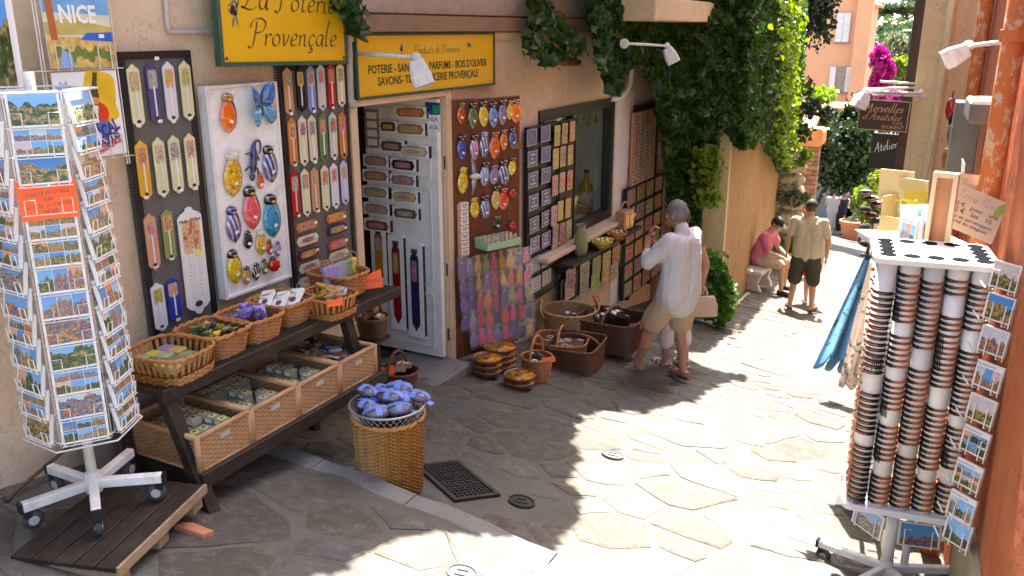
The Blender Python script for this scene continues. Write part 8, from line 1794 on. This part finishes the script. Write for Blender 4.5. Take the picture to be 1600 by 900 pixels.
c0=yp(1342,-12,YH-.5); c1=yp(1365,0,YH-.5); MB().box(((c0.x+c1.x)/2-xr,-.0,(Hh+1.2)/2),(c1.x-c0.x,.9,Hh+1.2)).build('chimney',M_peach,g)
for k in range(3): MB().box(((c0.x+c1.x)/2-xr+(k-1)*.25,-.0,Hh+1.32),(.15,.3,.25)).build('chimney_pot',M_brk,g)
M_shut=pm('pale_shutter_paint',(.60,.63,.68),.6,.06,6)
def shut(px0,py0,px1,py1,opn):
    a,b=yp(px0,py0,YH-.05),yp(px1,py1,YH-.05); w,h=b.x-a.x,a.z-b.z; c=((a.x+b.x)/2-xr,(a.z+b.z)/2+8)
    wn=MB().box((c[0],.0,c[1]),(w if not opn else w*.45,.10,h)).build('window',pm('far_window_grey',(.22,.21,.19),.3,.1,4),g)
    for sx in(-1,1):
        x=c[0]+sx*(w*.25 if not opn else w*.37); ww=w*.48 if not opn else w*.27; s0=MB().box((x,-.08,c[1]),(ww,.05,h)).build('shutter',M_shut,wn)
        for q in range(9): MB().box((x,-.115,c[1]-h*.42+h*.105*q),(ww*.8,.025,h*.06)).build('slat',M_shut,wn)
    MB().box((c[0],-.08,c[1]-h/2-.05),(w*1.1,.14,.07)).build('sill',M_kerb,wn)
shut(1309,20,1326,66,False); shut(1298,104,1328,144,True)
# bougainvillea, hillside trees, umbrella pine
tree('bougainvillea','magenta bougainvillea in bloom right of the peach house','bougainvillea',(*yp(1376,105,42)[:2],yp(1376,105,42).z),(.62,.6,1.1),(yp(1376,105,42).x,42,-6),3500,.16,M_boug,.06,20)
tree('bougainvillea','low magenta bougainvillea just above the rods of the brown sign','bougainvillea',(*yp(1385,152,40)[:2],yp(1385,152,40).z),(.9,.7,.5),(yp(1385,152,40).x,40,-6),1200,.16,M_boug,.05,10); 
tree('garden_shrub','yellow-green garden shrub right of the bougainvillea','shrub',yp(1412,120,44)[:],(1.2,1,1.0),(yp(1412,120,44).x,44,-6),1800,.2,M_lime,.05,14)
tree('olive_tree','grey-green olive tree on the hillside','tree',yp(1410,95,70)[:],(2.6,2.2,2.3),(yp(1410,95,70).x,70,-8),2600,.35,M_olv,.12,16)
tree('olive_tree','smaller grey-green olive tree by the dark brown shutter','tree',yp(1432,80,75)[:],(2.3,2.2,2.2),(yp(1432,80,75).x,75,-8),2200,.35,M_olv,.12,16)
hx=[(1372,82,120,5,4.6,'leftmost'),(1392,74,135,6,5,'second'),(1412,78,125,6,5,'third'),(1432,72,140,6.5,5,'fourth'),(1384,100,95,4,3,'lower'),(1448,80,120,5.5,5,'rightmost'),(1355,82,140,6,4.5,'hidden left')]
for px,py,Y,rx,rz,nm in hx:
    c=yp(px,py+12,Y); tree('hillside_tree',f'{nm} round green tree on the distant hillside','tree',c[:],(rx,rx,rz),(c.x,c.y,terr_z(c.x,c.y)),2600,.75,M_pine,.25,24,'trees on the distant hillside',limbs=4)
c=yp(1414,14,165); g=tree('umbrella_pine','flat-topped umbrella pine standing above the hillside trees','tree',c[:],(6,6,1.5),(c.x+1,c.y,terr_z(c.x,c.y)),2600,.7,M_pine,.3,20)
t=thing('street_lamp','distant grey street lamp against the hillside trees','street lamp',T(*yp(1415,110,60))); zb_=yp(1415,110,60).z; MB().tube([(0,0,-6),(0,0,yp(1415,50,60).z-zb_),(.2,0,yp(1415,47,60).z-zb_),(1.6,0,yp(1415,45,60).z-zb_)],.06,6).build('pole',M_iron,t); MB().box((-.2,0,yp(1415,47,60).z-zb_),(.5,.2,.12)).build('lamp_head',M_white_metal,t)
